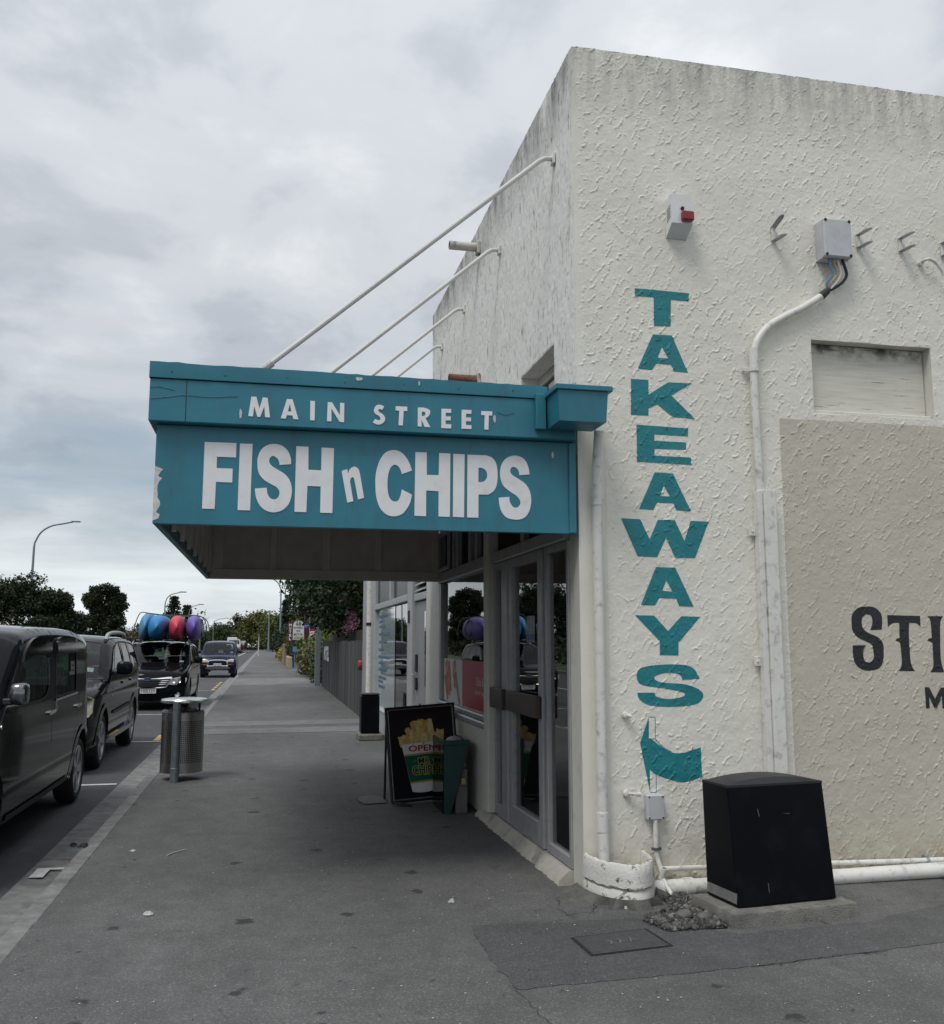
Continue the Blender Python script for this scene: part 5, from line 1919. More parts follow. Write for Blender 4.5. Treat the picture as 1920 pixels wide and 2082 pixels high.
class Car:
    def __init__(s, name, label, cat, xc, y0, S, prof, hw, wheels, rw, group=None, tuck=.06, tumble=.12, belt=1.2, H=1.7, pf=(.55, .16), pr=(.45, .12), paint=None, sill=.27, arch=None, res=.075, step=5, glass=None):
        s.S, s.hw, s.wheels, s.rw, s.sill, s.res = S, hw, wheels, rw, sill, res
        s.tuck, s.tumble, s.belt, s.H, s.pf, s.pr = tuck, tumble, belt, H, pf, pr
        s.paint = paint
        s.root = thing(name, label, cat, (xc, y0, R), 0, group)
        s.O, s.tags = open_smooth(prof, step)
        s.L = s.O[:, 0].max()
        s.arch = arch or rw * 1.22
        s.glass = glass or M_cglass

    def ob(s, name, mb, m, parent=None, sharp=35, label=None):
        mb.v = [(x * s.S, y * s.S, z * s.S) for x, y, z in mb.v]
        return ob(name, mb, m, parent or s.root, sharp, local=True, label=label)

    def near(s, P):
        """Distance to the top outline and the rounding radius there."""
        O = s.O
        a, b = O[:-1, :2], O[1:, :2]
        ab = b - a
        L2 = (ab ** 2).sum(1) + 1e-12
        best, rr = np.full(len(P), 1e9), np.zeros(len(P))
        for k in range(len(a)):
            t = np.clip(((P - a[k]) @ ab[k]) / L2[k], 0, 1)
            d = np.hypot(*(P - a[k] - t[:, None] * ab[k]).T)
            r = O[k, 2] * (1 - t) + O[k + 1, 2] * t
            w = d < best
            best = np.where(w, d, best)
            rr = np.where(w, r, rr)
        return best, rr

    def side(s, P):
        P = np.atleast_2d(np.asarray(P, float))[:, :2]
        y, z = P[:, 0], P[:, 1]
        x = np.full(len(P), s.hw)
        x -= s.tuck * np.clip((.62 - z) / .45, 0, 1) ** 1.6
        x -= s.tumble * np.clip((z - s.belt) / (s.H - s.belt), 0, 1.2) ** 1.25
        x -= .012 * np.clip((z - .75) / .3, 0, 1) ** 2
        u = np.clip((s.pf[0] - y) / s.pf[0], 0, 1)
        x -= s.pf[1] * (1 - np.sqrt(1 - u * u * .999))
        u = np.clip((y - (s.L - s.pr[0])) / s.pr[0], 0, 1)
        x -= s.pr[1] * (1 - np.sqrt(1 - u * u * .999))
        d, r = s.near(P)
        q = np.clip(r - d, 0, None)
        x -= r - np.sqrt(np.clip(r * r - q * q, 0, None))
        return x

    def bottom(s):
        """Lower edge from the rear to the front with the wheel arches."""
        pts = []
        z0 = s.sill
        for wy in sorted(s.wheels, reverse=True):
            h = math.sqrt(max(s.arch ** 2 - (z0 - s.rw) ** 2, 0))
            a0 = math.atan2(z0 - s.rw, h)
            a1 = math.pi - a0
            for k in range(19):
                a = a0 + (a1 - a0) * k / 18
                pts.append((wy + s.arch * math.cos(a), s.rw + s.arch * math.sin(a)))
        return pts

    def build_body(s, windows):
        O = s.O
        outer = [(p[0], p[1]) for p in O] + s.bottom()
        ins = []
        for f in (.08, .25, .5, .8, 1.1):
            for k in range(1, len(O) - 1):
                d = O[k + 1, :2] - O[k - 1, :2]
                d /= np.hypot(*d) + 1e-9
                ins.append(O[k, :2] + np.array([d[1], -d[0]]) * O[k, 2] * f)
        g = [(y, z) for y in np.arange(.05, s.L, s.res) for z in np.arange(s.sill + .03, s.H, s.res)]
        ins = np.array(ins + g)
        inside_ok = inside(ins, outer)
        ins = ins[inside_ok]
        for wpoly in windows:
            ins = ins[~inside(ins, wpoly)]
        # keep inner points off the boundaries
        segs = [outer] + list(windows)
        keep = np.ones(len(ins), bool)
        for l in segs:
            q = np.array([p[:2] for p in l])
            d = np.min(np.hypot(ins[:, None, 0] - q[None, :, 0], ins[:, None, 1] - q[None, :, 1]), axis=1)
            keep &= d > .012
        ins = ins[keep]
        V, T = cdt(outer, windows, ins)
        X = s.side(V)
        mb = MB()
        mb.add([(x, v[0], v[1]) for x, v in zip(X, V)], [t for t in T])
        mb.add([(-x, v[0], v[1]) for x, v in zip(X, V)], [t[::-1] for t in T])
        # the strip that joins the two sides over hood, roof and ends
        xe = s.side(O[:, :2])
        us = np.array([-1, -.985, -.955, -.92, -.8, -.62, -.42, -.2, 0, .2, .42, .62, .8, .92, .955, .985, 1])
        tan = np.gradient(O[:, :2], axis=0)
        tan /= np.linalg.norm(tan, axis=1)[:, None] + 1e-9
        nrm = np.stack([-tan[:, 1], tan[:, 0]], 1)
        n, m = len(O), len(us)
        pos = np.zeros((n, m, 3))
        for j, u in enumerate(us):
            k = O[:, 3] * (1 - u * u)
            pos[:, j, 0] = u * xe
            pos[:, j, 1] = O[:, 0] + nrm[:, 0] * k
            pos[:, j, 2] = O[:, 1] + nrm[:, 1] * k
        s.strip = pos
        idx = np.arange(n * m).reshape(n, m)
        glass = {}
        for g in ('ws', 'rs'):
            if g + '0' in s.tags and g + '1' in s.tags:
                glass[g] = (s.tags[g + '0'], s.tags[g + '1'])
        fs = []
        for i in range(n - 1):
            for j in range(m - 1):
                if any(a <= i < b for a, b in glass.values()) and 3 <= j < m - 4:
                    continue
                fs.append((idx[i, j], idx[i, j + 1], idx[i + 1, j + 1], idx[i + 1, j]))
        mb.add(pos.reshape(-1, 3), fs)
        e = .004
        dy = (s.side(V + [e, 0]) - s.side(V - [e, 0])) / (2 * e)
        dz = (s.side(V + [0, e]) - s.side(V - [0, e])) / (2 * e)
        Ns = np.stack([np.ones(len(V)), -dy, -dz], 1)
        k = len(O)
        ed = inside(V, [(p[0], p[1]) for p in O] + [(O[-1, 0], O[0, 1])])
        dd, _ = s.near(V)
        o3 = np.argmin(np.hypot(V[:, None, 0] - O[None, :, 0], V[:, None, 1] - O[None, :, 1]), axis=1)
        onb = (dd < .002) & (O[o3, 2] > .03)
        Ns[onb] = np.stack([np.full(onb.sum(), .12), nrm[o3[onb], 0], nrm[o3[onb], 1]], 1)
        gu = np.gradient(pos, axis=1)
        gt = np.gradient(pos, axis=0)
        Ng = np.cross(gu, gt).reshape(-1, 3)
        Nall = np.concatenate([Ns, Ns * [-1, 1, 1], Ng])
        Nall /= np.linalg.norm(Nall, axis=1)[:, None] + 1e-9
        s.body = s.ob('body', mb, s.paint, None, 180)
        s.body.data.normals_split_custom_set_from_vertices([tuple(q) for q in Nall])
        for g, (a, b) in glass.items():
            mb = MB()
            sub = pos[a:b + 1, 3:m - 3].copy()
            sub[:, :, 1:] -= (nrm[a:b + 1] * .004)[:, None, :]
            k = np.arange(sub.shape[0] * sub.shape[1]).reshape(sub.shape[:2])
            mb.add(sub.reshape(-1, 3), [(k[i, j], k[i, j + 1], k[i + 1, j + 1], k[i + 1, j]) for i in range(k.shape[0] - 1) for j in range(k.shape[1] - 1)])
            o = s.ob('windscreen' if g == 'ws' else 'rear_window', mb, M_cglass_clear, None, 60)
            if g == 'ws':
                s.ws = o
        # dark liners inside the arches, floor
        mb = MB()
        for wy in s.wheels:
            for sg in (-1, 1):
                vs = []
                for k in range(15):
                    a = -.35 + (math.pi + .7) * k / 14
                    y, z = wy + (s.arch + .004) * math.cos(a), s.rw + (s.arch + .004) * math.sin(a)
                    x = float(s.side([(y, max(z, s.sill))])[0])
                    vs += [(sg * (x - .006), y, z), (sg * (s.hw - .34), y, z)]
                mb.add(vs, [(2 * k, 2 * k + 1, 2 * k + 3, 2 * k + 2) for k in range(14)])
                mb.add([v for v in vs[1::2]], [tuple(range(15))])
        mb.box(-s.hw + .1, s.hw - .1, .25, s.L - .2, s.sill - .04, s.sill + .10)
        s.ob('underbody', mb, M_trim, None, None)

    def patch(s, poly, off, side=1, res=.05, ring=None):
        """A piece lying on the side of the car; poly in (y, z)."""
        g = [(y, z) for y in np.arange(min(p[0] for p in poly), max(p[0] for p in poly), res) for z in np.arange(min(p[1] for p in poly), max(p[1] for p in poly), res)]
        ins = np.array(g) if g else np.zeros((0, 2))
        if len(ins):
            ins = ins[inside(ins, poly)]
            q = np.array([p[:2] for p in poly])
            if len(ins):
                d = np.min(np.hypot(ins[:, None, 0] - q[None, :, 0], ins[:, None, 1] - q[None, :, 1]), axis=1)
                ins = ins[d > .01]
        V, T = cdt(poly, ring or (), ins)
        X = s.side(V) + off
        mb = MB()
        mb.add([(side * x, v[0], v[1]) for x, v in zip(X, V)], [t if side > 0 else t[::-1] for t in T])
        if off > .006:      # give the proud pieces an edge
            n = len(poly)
            a = np.array([p[:2] for p in poly])
            xa = s.side(a)
            vs = [(side * (x + off), p[0], p[1]) for x, p in zip(xa, a)] + [(side * x, p[0], p[1]) for x, p in zip(xa, a)]
            mb.add(vs, [(k, (k + 1) % n, n + (k + 1) % n, n + k) for k in range(n)])
        return mb

    def ribbon(s, line, w, off, side=1, closed=False):
        P = np.array(line, float)
        n = len(P)
        if closed:
            d = np.roll(P, -1, 0) - np.roll(P, 1, 0)
        else:
            d = np.gradient(P, axis=0)
        d /= np.linalg.norm(d, axis=1)[:, None] + 1e-9
        nn = np.stack([-d[:, 1], d[:, 0]], 1) * w / 2
        a, b = P + nn, P - nn
        xa, xb = s.side(a) + off, s.side(b) + off
        mb = MB()
        vs = [(side * x, p[0], p[1]) for x, p in zip(xa, a)] + [(side * x, p[0], p[1]) for x, p in zip(xb, b)]
        rng_ = range(n if closed else n - 1)
        mb.add(vs, [(k, n + k, n + (k + 1) % n, (k + 1) % n) for k in rng_])
        return mb

    def front_y(s, x, z):
        O = s.O[: s.tags.get('hood', 14) + 1]
        y = np.interp(z, O[:, 1], O[:, 0])
        r = np.interp(z, O[:, 1], O[:, 2])
        c = np.interp(z, O[:, 1], O[:, 3])
        xe = float(s.side([(y, z)])[0])
        a = abs(x)
        if a <= xe:
            return y - c * (1 - (a / xe) ** 2)
        q = min(a - xe, r * .995)
        return y + r - math.sqrt(r * r - q * q)

    def front(s, poly, off=.004, res=.045):
        """A piece lying on the nose of the car; poly in (x, z)."""
        g = [(x, z) for x in np.arange(min(p[0] for p in poly), max(p[0] for p in poly), res) for z in np.arange(min(p[1] for p in poly), max(p[1] for p in poly), res)]
        ins = np.array(g) if g else np.zeros((0, 2))
        if len(ins):
            ins = ins[inside(ins, poly)]
            q = np.array([p[:2] for p in poly])
            if len(ins):
                d = np.min(np.hypot(ins[:, None, 0] - q[None, :, 0], ins[:, None, 1] - q[None, :, 1]), axis=1)
                ins = ins[d > .01]
        V, T = cdt(poly, (), ins)
        mb = MB()
        mb.add([(v[0], s.front_y(v[0], v[1]) - off, v[1]) for v in V], T)
        n = len(poly)
        vs = [(p[0], s.front_y(p[0], p[1]) - off, p[1]) for p in poly] + [(p[0], s.front_y(p[0], p[1]) + .004, p[1]) for p in poly]
        mb.add(vs, [(k, (k + 1) % n, n + (k + 1) % n, n + k) for k in range(n)])
        return mb

    def window(s, poly, sides=(1, -1), rubber=.022):
        for sd in sides:
            o = s.ob('side_window', s.patch(poly, -.006, sd, .09), s.glass, None, 60)
            s.ob('window_seal', s.ribbon(poly, rubber, .002, sd, True), M_trim, o, 60)

    def add_wheels(s, spokes=5, style='wide', rimr=.60, w=.21, two=True):
        for wy in s.wheels:
            for sd in (1, -1):
                x = s.hw - .02
                M = Matrix.Translation((sd * x, wy, s.rw)) @ Matrix.Rotation(sd * math.pi / 2, 4, 'Y')
                r = s.rw
                rr = r * rimr
                mb = MB()
                prof = [(rr, -w + .02), (rr + .02, -w), (r - .03, -w), (r - .006, -w + .025), (r, -w + .06), (r, -.06), (r - .006, -.025), (r - .03, -.002), (rr + .045, .004), (rr + .012, -.004), (rr, -.012)]
                mb.lathe(prof, 32, M=M)
                for k in (.35, .5, .65):
                    mb.lathe([(r + .001, -w * k - .006), (r - .008, -w * k), (r + .001, -w * k + .006)], 32, M=M)
                tyre = s.ob('wheel', mb, M_tyre, None, 40)
                mb = MB()
                mb.lathe([(rr + .002, -.012), (rr - .008, -.004), (rr - .022, -.012), (rr - .03, -.06), (rr - .03, -w + .03)], 32, M=M)
                mb.lathe([(0, -.075), (rr - .03, -.085)], 20, 1, M=M)
                mb.lathe([(0, -.012), (.035, -.014), (.05, -.022), (.06, -.05)], 16, M=M)
                for k in range(spokes):
                    a = 2 * math.pi * k / spokes + .3
                    for off_ in ((-.16, .16) if style == 'twin' else (0,)):
                        wi, wo = (.020, .026) if style == 'twin' else (.030, .055)
                        c_, s_ = math.cos(a + off_ * .6), math.sin(a + off_ * .6)
                        c2, s2 = math.cos(a + off_), math.sin(a + off_)
                        p0, p1 = Vector((c_ * .045, s_ * .045, -.018)), Vector((c2 * (rr - .012), s2 * (rr - .012), -.012))
                        t_ = Vector((-s2, c2, 0))
                        vs = [p0 - t_ * wi, p0 + t_ * wi, p1 + t_ * wo, p1 - t_ * wo]
                        vs += [v + Vector((0, 0, -.035)) for v in vs]
                        mb.add(vs, [(0, 1, 2, 3), (0, 4, 5, 1), (1, 5, 6, 2), (3, 2, 6, 7), (0, 3, 7, 4)], 0, M)
                s.ob('rim', mb, [M_rim, M_rim_d], tyre, 40)

    def cabin(s, ydash, yseat, yrear, zs=.62, seats=True):
        mb = MB()
        w = s.hw - .16
        mb.box(-w, w, ydash - .35, ydash + .12, s.sill, zs + .33, .05)
        s.ob('dashboard', mb, M_trim, None)
        for k, y in enumerate((yseat, yrear)):
            for x in (-.36, .36):
                mb = MB()
                mb.box(x - .24, x + .24, y - .45, y + .05, zs - .25, zs - .05, .05)
                mb.box(x - .23, x + .23, y, y + .14, zs - .1, zs + .52, .05)
                mb.box(x - .12, x + .12, y + .03, y + .12, zs + .55, zs + .73, .04)
                s.ob('seat', mb, M_cloth, None)
        mb = MB()
        mb.tube([(.36 + .17 * math.cos(a), ydash + .25 + .04 * math.sin(a), zs + .32 + .17 * math.sin(a)) for a in np.linspace(0, 6.283, 18)], .014, 6)
        s.ob('steering_wheel', mb, M_trim, None)
        mb = MB()
        mb.box(-s.hw + .12, s.hw - .12, ydash + .1, s.L - .5, s.sill + .1, s.sill + .14)
        s.ob('cabin_floor', mb, M_trim, None)

    def mirror(s, y, z, m, sides=(1, -1), out=.2, h=.17, d=.12, mcap=None):
        for sd in sides:
            x0 = float(s.side([(y + .05, z)])[0])
            mb = MB()
            bm = bmesh.new()
            bmesh.ops.create_cube(bm, size=1)
            bmesh.ops.subdivide_edges(bm, edges=bm.edges, cuts=3, use_grid_fill=True)
            vs = []
            for v in bm.verts:
                p = v.co * 2
                q = Vector([math.copysign(abs(c) ** 1.0, c) for c in p])
                l = (abs(p.x) ** 4 + abs(p.y) ** 3 + abs(p.z) ** 4) ** .25
                q = p / max(l, 1e-6) if l > 1 else p
                vs.append((sd * (x0 + .05 + out / 2 + q.x * out / 2), y + q.y * d / 2 * (1.15 if q.y > 0 else .9), z + q.z * h / 2))
            fs = [tuple(v.index for v in f.verts) for f in bm.faces]
            bm.free()
            mb.add(vs, fs if sd > 0 else [f[::-1] for f in fs])
            o = s.ob('wing_mirror', mb, m, None, 60)
            mb = MB()
            mb.box(min(sd * (x0 - .01), sd * (x0 + .07)), max(sd * (x0 - .01), sd * (x0 + .07)), y - .02, y + .06, z - h * .5, z - h * .2, .01)
            s.ob('mirror_arm', mb, M_trim, o)

    def plate(s, x, z, text, w=.36, h=.125, off=.018):
        y = min(s.front_y(x + dx_, z) for dx_ in (-w / 2, 0, w / 2)) - off
        w, h = w / 1, h
        mb = MB()
        mb.box(x - w / 2, x + w / 2, y, y + .012, z - h / 2, z + h / 2, .003)
        o = s.ob('number_plate', mb, M_plate, None)
        mb = MB()
        put_text(mb, text, (x, y - .0015, z - h * .30), (1, 0, 0), (0, 0, 1), h * .6, w * .86, .0, 0)
        s.ob('plate_lettering', mb, M_plate_t, o, None)


# ---- the boxy dark car nearest the camera
P_cube = car_paint('charcoal_black_paint', (.0075, .008, .0095), .0, .07)
prof = [(.10, .25, .10, .06, 0, ''), (.02, .42, .14, .07, 0, ''), (.0, .72, .16, .08, 0, ''), (.06, 1.0, .16, .07, 0, 'hood'), (.32, 1.13, .16, .03, 0, ''), (.84, 1.18, .14, .03, 1, 'ws0'),
        (1.16, 1.46, .12, .08, 0, ''), (1.47, 1.73, .12, .07, 1, 'ws1'), (1.72, 1.805, .11, .045, 0, ''), (2.5, 1.845, .10, .04, 0, ''), (3.6, 1.845, .10, .04, 0, ''), (4.38, 1.80, .12, .04, 0, ''), (4.62, 1.70, .14, .04, 0, 'rs0'),
        (4.72, 1.22, .16, .04, 0, 'rs1'), (4.84, 1.02, .16, .04, 0, ''), (4.93, .70, .16, .05, 0, ''), (4.92, .42, .12, .05, 0, ''), (4.84, .28, .10, .04, 0, '')]
car1 = Car('boxy_car', 'dark charcoal boxy hatchback parked closest, with rounded windows and wind deflectors', 'car', -2.865, 7.0, 1.0, prof, .915, (.72, 4.26), .345, tuck=.07, tumble=.035, belt=1.2, H=1.85, pf=(.7, .2), pr=(.55, .20), paint=P_cube, sill=.30, arch=.43, res=.06)
W1 = smooth_loop([(1.36, 1.245, 1), (1.45, 1.43, 0), (1.60, 1.585, 0), (1.86, 1.69, 0), (2.25, 1.715, 0), (2.47, 1.66, 0), (2.56, 1.52, 0), (2.575, 1.36, 0), (2.48, 1.245, 0), (2.28, 1.205, 0), (1.85, 1.20, 0), (1.5, 1.21, 0)], 4)
W2 = smooth_loop([(2.86, 1.27, 0), (2.86, 1.45, 0), (2.87, 1.63, 0), (2.95, 1.715, 0), (3.3, 1.72, 0), (3.72, 1.715, 0), (3.83, 1.64, 0), (3.85, 1.45, 0), (3.85, 1.24, 0), (3.80, 1.20, 0), (3.4, 1.20, 0), (2.93, 1.20, 0)], 4)
car1.build_body([W1, W2])
car1.window(W1)
car1.window(W2)
car1.add_wheels(5, 'wide', .735, .20)
car1.cabin(1.2, 2.1, 3.4, .75)
for sd in (1, -1):
    car1.ob('wind_deflector', car1.patch(smooth_loop([(1.50, 1.55, 1), (1.62, 1.66, 0), (1.90, 1.745, 0), (2.25, 1.755, 0), (2.50, 1.70, 0), (2.60, 1.56, 1), (2.45, 1.585, 1), (2.1, 1.60, 0), (1.8, 1.59, 0), (1.62, 1.555, 1)], 4), .026, sd), M_gloss_trim, None, 50)
    car1.ob('wind_deflector', car1.patch(smooth_loop([(2.83, 1.60, 1), (2.86, 1.72, 0), (2.97, 1.76, 0), (3.3, 1.765, 0), (3.74, 1.755, 0), (3.86, 1.67, 0), (3.87, 1.60, 1)], 4), .026, sd), M_gloss_trim, None, 50)
    for ya, yb, z in ((2.56, 2.83, 1.055), (3.86, 4.11, 1.035)):
        mb = car1.patch(smooth_loop([(ya, z - .012, 1), (ya + .01, z + .018, 0), (yb - .03, z + .03, 0), (yb, z + .012, 1), (yb - .02, z + .002, 0), (ya + .05, z - .012, 0)], 3), .022, sd)
        car1.ob('door_handle', mb, M_chrome, None, 50)
    car1.ob('door_gap', car1.ribbon([(1.30, 1.16), (1.25, .9), (1.28, .55), (1.34, .36)], .009, .0012, sd), M_dark, None, None)
    car1.ob('door_gap', car1.ribbon([(2.70, 1.78), (2.71, 1.2), (2.73, .8), (2.74, .36)], .010, .0012, sd), M_dark, None, None)
    car1.ob('door_gap', car1.ribbon([(4.02, 1.76), (4.02, 1.2), (3.98, 1.0), (3.84, .78), (3.76, .6), (3.72, .36)], .009, .0012, sd), M_dark, None, None)
    car1.ob('waist_trim', car1.ribbon([(2.86, 1.165), (3.3, 1.172), (3.92, 1.182)], .022, .012, sd), M_chrome, None, 60)
    car1.ob('waist_trim', car1.ribbon([(2.845, 1.185), (2.86, 1.13), (2.90, 1.075)], .022, .012, sd), M_chrome, None, 60)
    car1.ob('badge', car1.patch([(.955 + .018 * math.cos(a), 1.07 + .018 * math.sin(a)) for a in np.linspace(0, 6.1, 14)], .009, sd), M_chrome, None, None)
    # swelling over the rear wheel and along the sill
    for wy in (.72, 4.26):
        arcp = [(wy + .455 * math.cos(a), .345 + .455 * math.sin(a)) for a in np.linspace(-.12 if wy > 2 else .2, math.pi + .12, 26)]
        car1.ob('arch_lip', car1.ribbon(arcp, .05, .012, sd), P_cube, None, 60)
    car1.ob('sill_trim', car1.ribbon([(1.30, .335), (2.5, .33), (3.68, .335)], .055, .012, sd), M_trim, None, 60)
car1.mirror(1.05, 1.315, mat('mirror_chrome', (.20, .205, .21), .16, .9, 0), out=.13, h=.17, d=.16)
mb = MB()
mb.add([(.60, 1.30, 1.56), (.66, 1.30, 1.56), (.66, 1.28, 1.62), (.60, 1.28, 1.62)], [(0, 1, 2, 3)])
car1.ob('windscreen_label', mb, mat('label_yellow', (.5, .55, .12), .5), car1.ws, None)

for sd in (1, -1):
    car1.ob('headlamp', car1.front(smooth_loop([(sd * .52, .80, 0), (sd * .56, .92, 0), (sd * .70, .95, 0), (sd * .80, .90, 0), (sd * .82, .80, 0), (sd * .74, .72, 0), (sd * .60, .73, 0)], 3), .012), M_lens, None, 180)
    car1.ob('fog_lamp', car1.front([(sd * .60 + .05 * math.cos(a), .43 + .045 * math.sin(a)) for a in np.linspace(0, 6, 12)], .010), M_lens, None, 180)
car1.ob('grille', car1.front([(-.46, .76), (.46, .76), (.44, .89), (-.44, .89)], .006), M_dark, None, 180)
for z in (.785, .825, .865):
    car1.ob('grille_bar', car1.front([(-.445, z - .008), (.445, z - .008), (.445, z + .008), (-.445, z + .008)], .014), M_chrome, None, 180)
car1.ob('bumper_intake', car1.front([(-.46, .36), (.46, .36), (.50, .48), (-.50, .48)], .006), M_trim, None, 180)
mb = MB()
mb.tube([(-.62, 1.02, 1.225), (.05, .96, 1.24)], .012, 6)
mb.tube([(.02, 1.0, 1.235), (.60, .98, 1.225)], .012, 6)
car1.ob('wiper', mb, M_trim, None)

# ---- black SUV behind it, with a taped up front corner
P_suv = car_paint('black_paint', (.0055, .006, .0075), .0, .06)
prof = [(.14, .26, .10, .06, 0, ''), (.03, .45, .14, .08, 0, ''), (.0, .75, .16, .09, 0, ''), (.10, .98, .16, .07, 0, 'hood'), (.45, 1.08, .14, .03, 0, ''), (1.28, 1.19, .10, .03, 1, 'ws0'),
        (1.72, 1.47, .10, .07, 0, ''), (2.10, 1.685, .10, .06, 1, 'ws1'), (2.45, 1.765, .10, .04, 0, ''), (3.3, 1.79, .10, .04, 0, ''), (4.15, 1.76, .11, .04, 0, ''), (4.50, 1.68, .12, .04, 0, 'rs0'),
        (4.80, 1.18, .14, .04, 0, 'rs1'), (4.92, .95, .14, .04, 0, ''), (4.96, .62, .14, .05, 0, ''), (4.92, .40, .12, .05, 0, ''), (4.82, .28, .10, .04, 0, '')]
car2 = Car('sport_utility_car', 'black SUV with roof rails and taped headlamp parked behind the boxy car', 'car', -3.10, 13.2, 1.0, prof, .93, (.95, 3.95), .365, tuck=.06, tumble=.14, belt=1.2, H=1.79, pf=(.7, .22), pr=(.6, .18), paint=P_suv, sill=.33, arch=.45, res=.07)
V1 = smooth_loop([(1.72, 1.245, 1), (1.95, 1.43, 0), (2.30, 1.63, 0), (2.55, 1.70, 1), (2.80, 1.715, 1), (2.82, 1.245, 1)], 4)
V2 = [(2.90, 1.245), (2.875, 1.715), (3.55, 1.712), (3.66, 1.5), (3.70, 1.25)]
V3 = smooth_loop([(3.79, 1.26, 1), (3.72, 1.52, 0), (3.62, 1.71, 1), (4.18, 1.68, 0), (4.36, 1.62, 0), (4.52, 1.29, 1)], 4)
car2.build_body([V1, V2, V3])
for w in (V1, V2, V3):
    car2.window(w)
car2.add_wheels(5, 'twin', .72, .22)
car2.cabin(1.75, 2.6, 3.6, .78)
for sd in (1, -1):
    for wy in (.95, 3.95):
        arcp = [(wy + .475 * math.cos(a), .365 + .475 * math.sin(a)) for a in np.linspace(-.05, math.pi + .05, 26)]
        car2.ob('arch_lip', car2.ribbon(arcp, .065, .016, sd), P_suv, None, 60)
    for l in ([(1.66, 1.2), (1.60, .9), (1.58, .42)], [(2.85, 1.74), (2.86, 1.2), (2.86, .42)], [(3.74, 1.2), (3.70, 1.0), (3.52, .75), (3.46, .42)]):
        car2.ob('door_gap', car2.ribbon(l, .009, .0012, sd), M_dark, None, None)
    car2.ob('rub_strip', car2.ribbon([(1.62, .70), (2.4, .715), (3.42, .735)], .045, .016, sd), M_trim, None, 60)
    car2.ob('side_step', car2.ribbon([(1.45, .375), (2.4, .37), (3.46, .38)], .07, .06, sd), M_rim, None, 60)
    for y, z in ((2.52, 1.075), (3.40, 1.085)):
        car2.ob('door_handle', car2.patch([(y, z), (y + .2, z + .012), (y + .2, z + .045), (y, z + .035)], .022, sd), P_suv, None, 50)
    car2.ob('indicator', car2.patch([(1.50, .93), (1.56, .93), (1.56, .96), (1.50, .96)], .008, sd), M_amber, None, 50)
car2.mirror(1.72, 1.33, P_suv, out=.23, h=.20, d=.16)
for sd in (-1, 1):
    mb = MB()
    mb.tube(curve_pts([(sd * .70, 2.20, 1.735), (sd * .70, 2.45, 1.83), (sd * .70, 3.3, 1.86), (sd * .69, 4.1, 1.835), (sd * .68, 4.3, 1.75)], 6), .030, 8)
    car2.ob('roof_rail', mb, M_alu, None)
lampp = [(.52, .76), (.86, .74), (.905, .80), (.90, .97), (.84, 1.005), (.60, .97)]
m_tape, t, b = new_mat('clear_tape_over_lamp')
pos = geo_pos(t)
b.inputs['Base Color'].default_value = (.46, .44, .34, 1)
b.inputs['Roughness'].default_value = .25
bump_n(t, b, noise_n(t, mapped(t, pos, (9, 9, 3)), 1.5, 4, .6), 1.0, .05)
car2.ob('headlamp', car2.front(lampp, .03), m_tape, None, 180, label='headlamp bandaged with clear tape')
car2.ob('headlamp', car2.front([(-x, z) for x, z in lampp][::-1], .012), M_lens, None, 180)
for z in (.80, .86):
    car2.ob('grille_bar', car2.front([(-.45, z), (.45, z), (.45, z + .03), (-.45, z + .03)], .008), M_chrome, None, 180)
mb = MB()
mb.add([(.50, 1.49, 1.30), (.66, 1.49, 1.28), (.66, 1.565, 1.335), (.50, 1.565, 1.355)], [(0, 1, 2, 3)])
car2.ob('windscreen_label', mb, M_label, car2.ws, None)
mb = MB()
mb.box(-.9, .9, 1.20, 1.235, 1.175, 1.19)
car2.ob('wiper', mb, M_trim, None)

# ---- black wagon with the kayaks
prof = [(.12, .25, .10, .07, 0, ''), (.03, .42, .14, .10, 0, ''), (.0, .58, .16, .11, 0, ''), (.03, .76, .14, .10, 0, ''), (.12, .86, .12, .07, 0, 'hood'), (.45, .95, .10, .05, 0, ''), (1.14, 1.04, .08, .05, 1, 'ws0'),
        (1.50, 1.27, .09, .07, 0, ''), (1.82, 1.455, .09, .06, 1, 'ws1'), (2.15, 1.53, .09, .035, 0, ''), (3.0, 1.56, .09, .035, 0, ''), (3.8, 1.53, .10, .035, 0, ''), (4.15, 1.46, .11, .04, 0, 'rs0'),
        (4.42, 1.08, .12, .04, 0, 'rs1'), (4.53, .85, .12, .04, 0, ''), (4.55, .55, .12, .04, 0, ''), (4.46, .28, .10, .04, 0, '')]
car3 = Car('roof_rack_car', 'black wagon with chrome grille carrying four kayaks on its roof rack', 'car', -2.89, 25.3, 1.08, prof, .885, (.90, 3.52), .33, tuck=.05, tumble=.13, belt=1.06, H=1.56, pf=(.6, .16), pr=(.5, .14), paint=P_suv, sill=.26, arch=.41, res=.075)
F1 = smooth_loop([(1.45, 1.085, 1), (1.75, 1.30, 0), (2.02, 1.42, 0), (2.3, 1.475, 1), (2.45, 1.48, 1), (2.45, 1.085, 1)], 4)
F2 = [(2.53, 1.085), (2.53, 1.48), (3.2, 1.475), (3.32, 1.1)]
F3 = [(3.42, 1.105), (3.30, 1.47), (3.85, 1.43), (4.08, 1.14)]
car3.build_body([F1, F2, F3])
for w in (F1, F2, F3):
    car3.window(w)
car3.add_wheels(5, 'twin', .62, .21)
car3.cabin(1.5, 2.25, 3.2, .68)
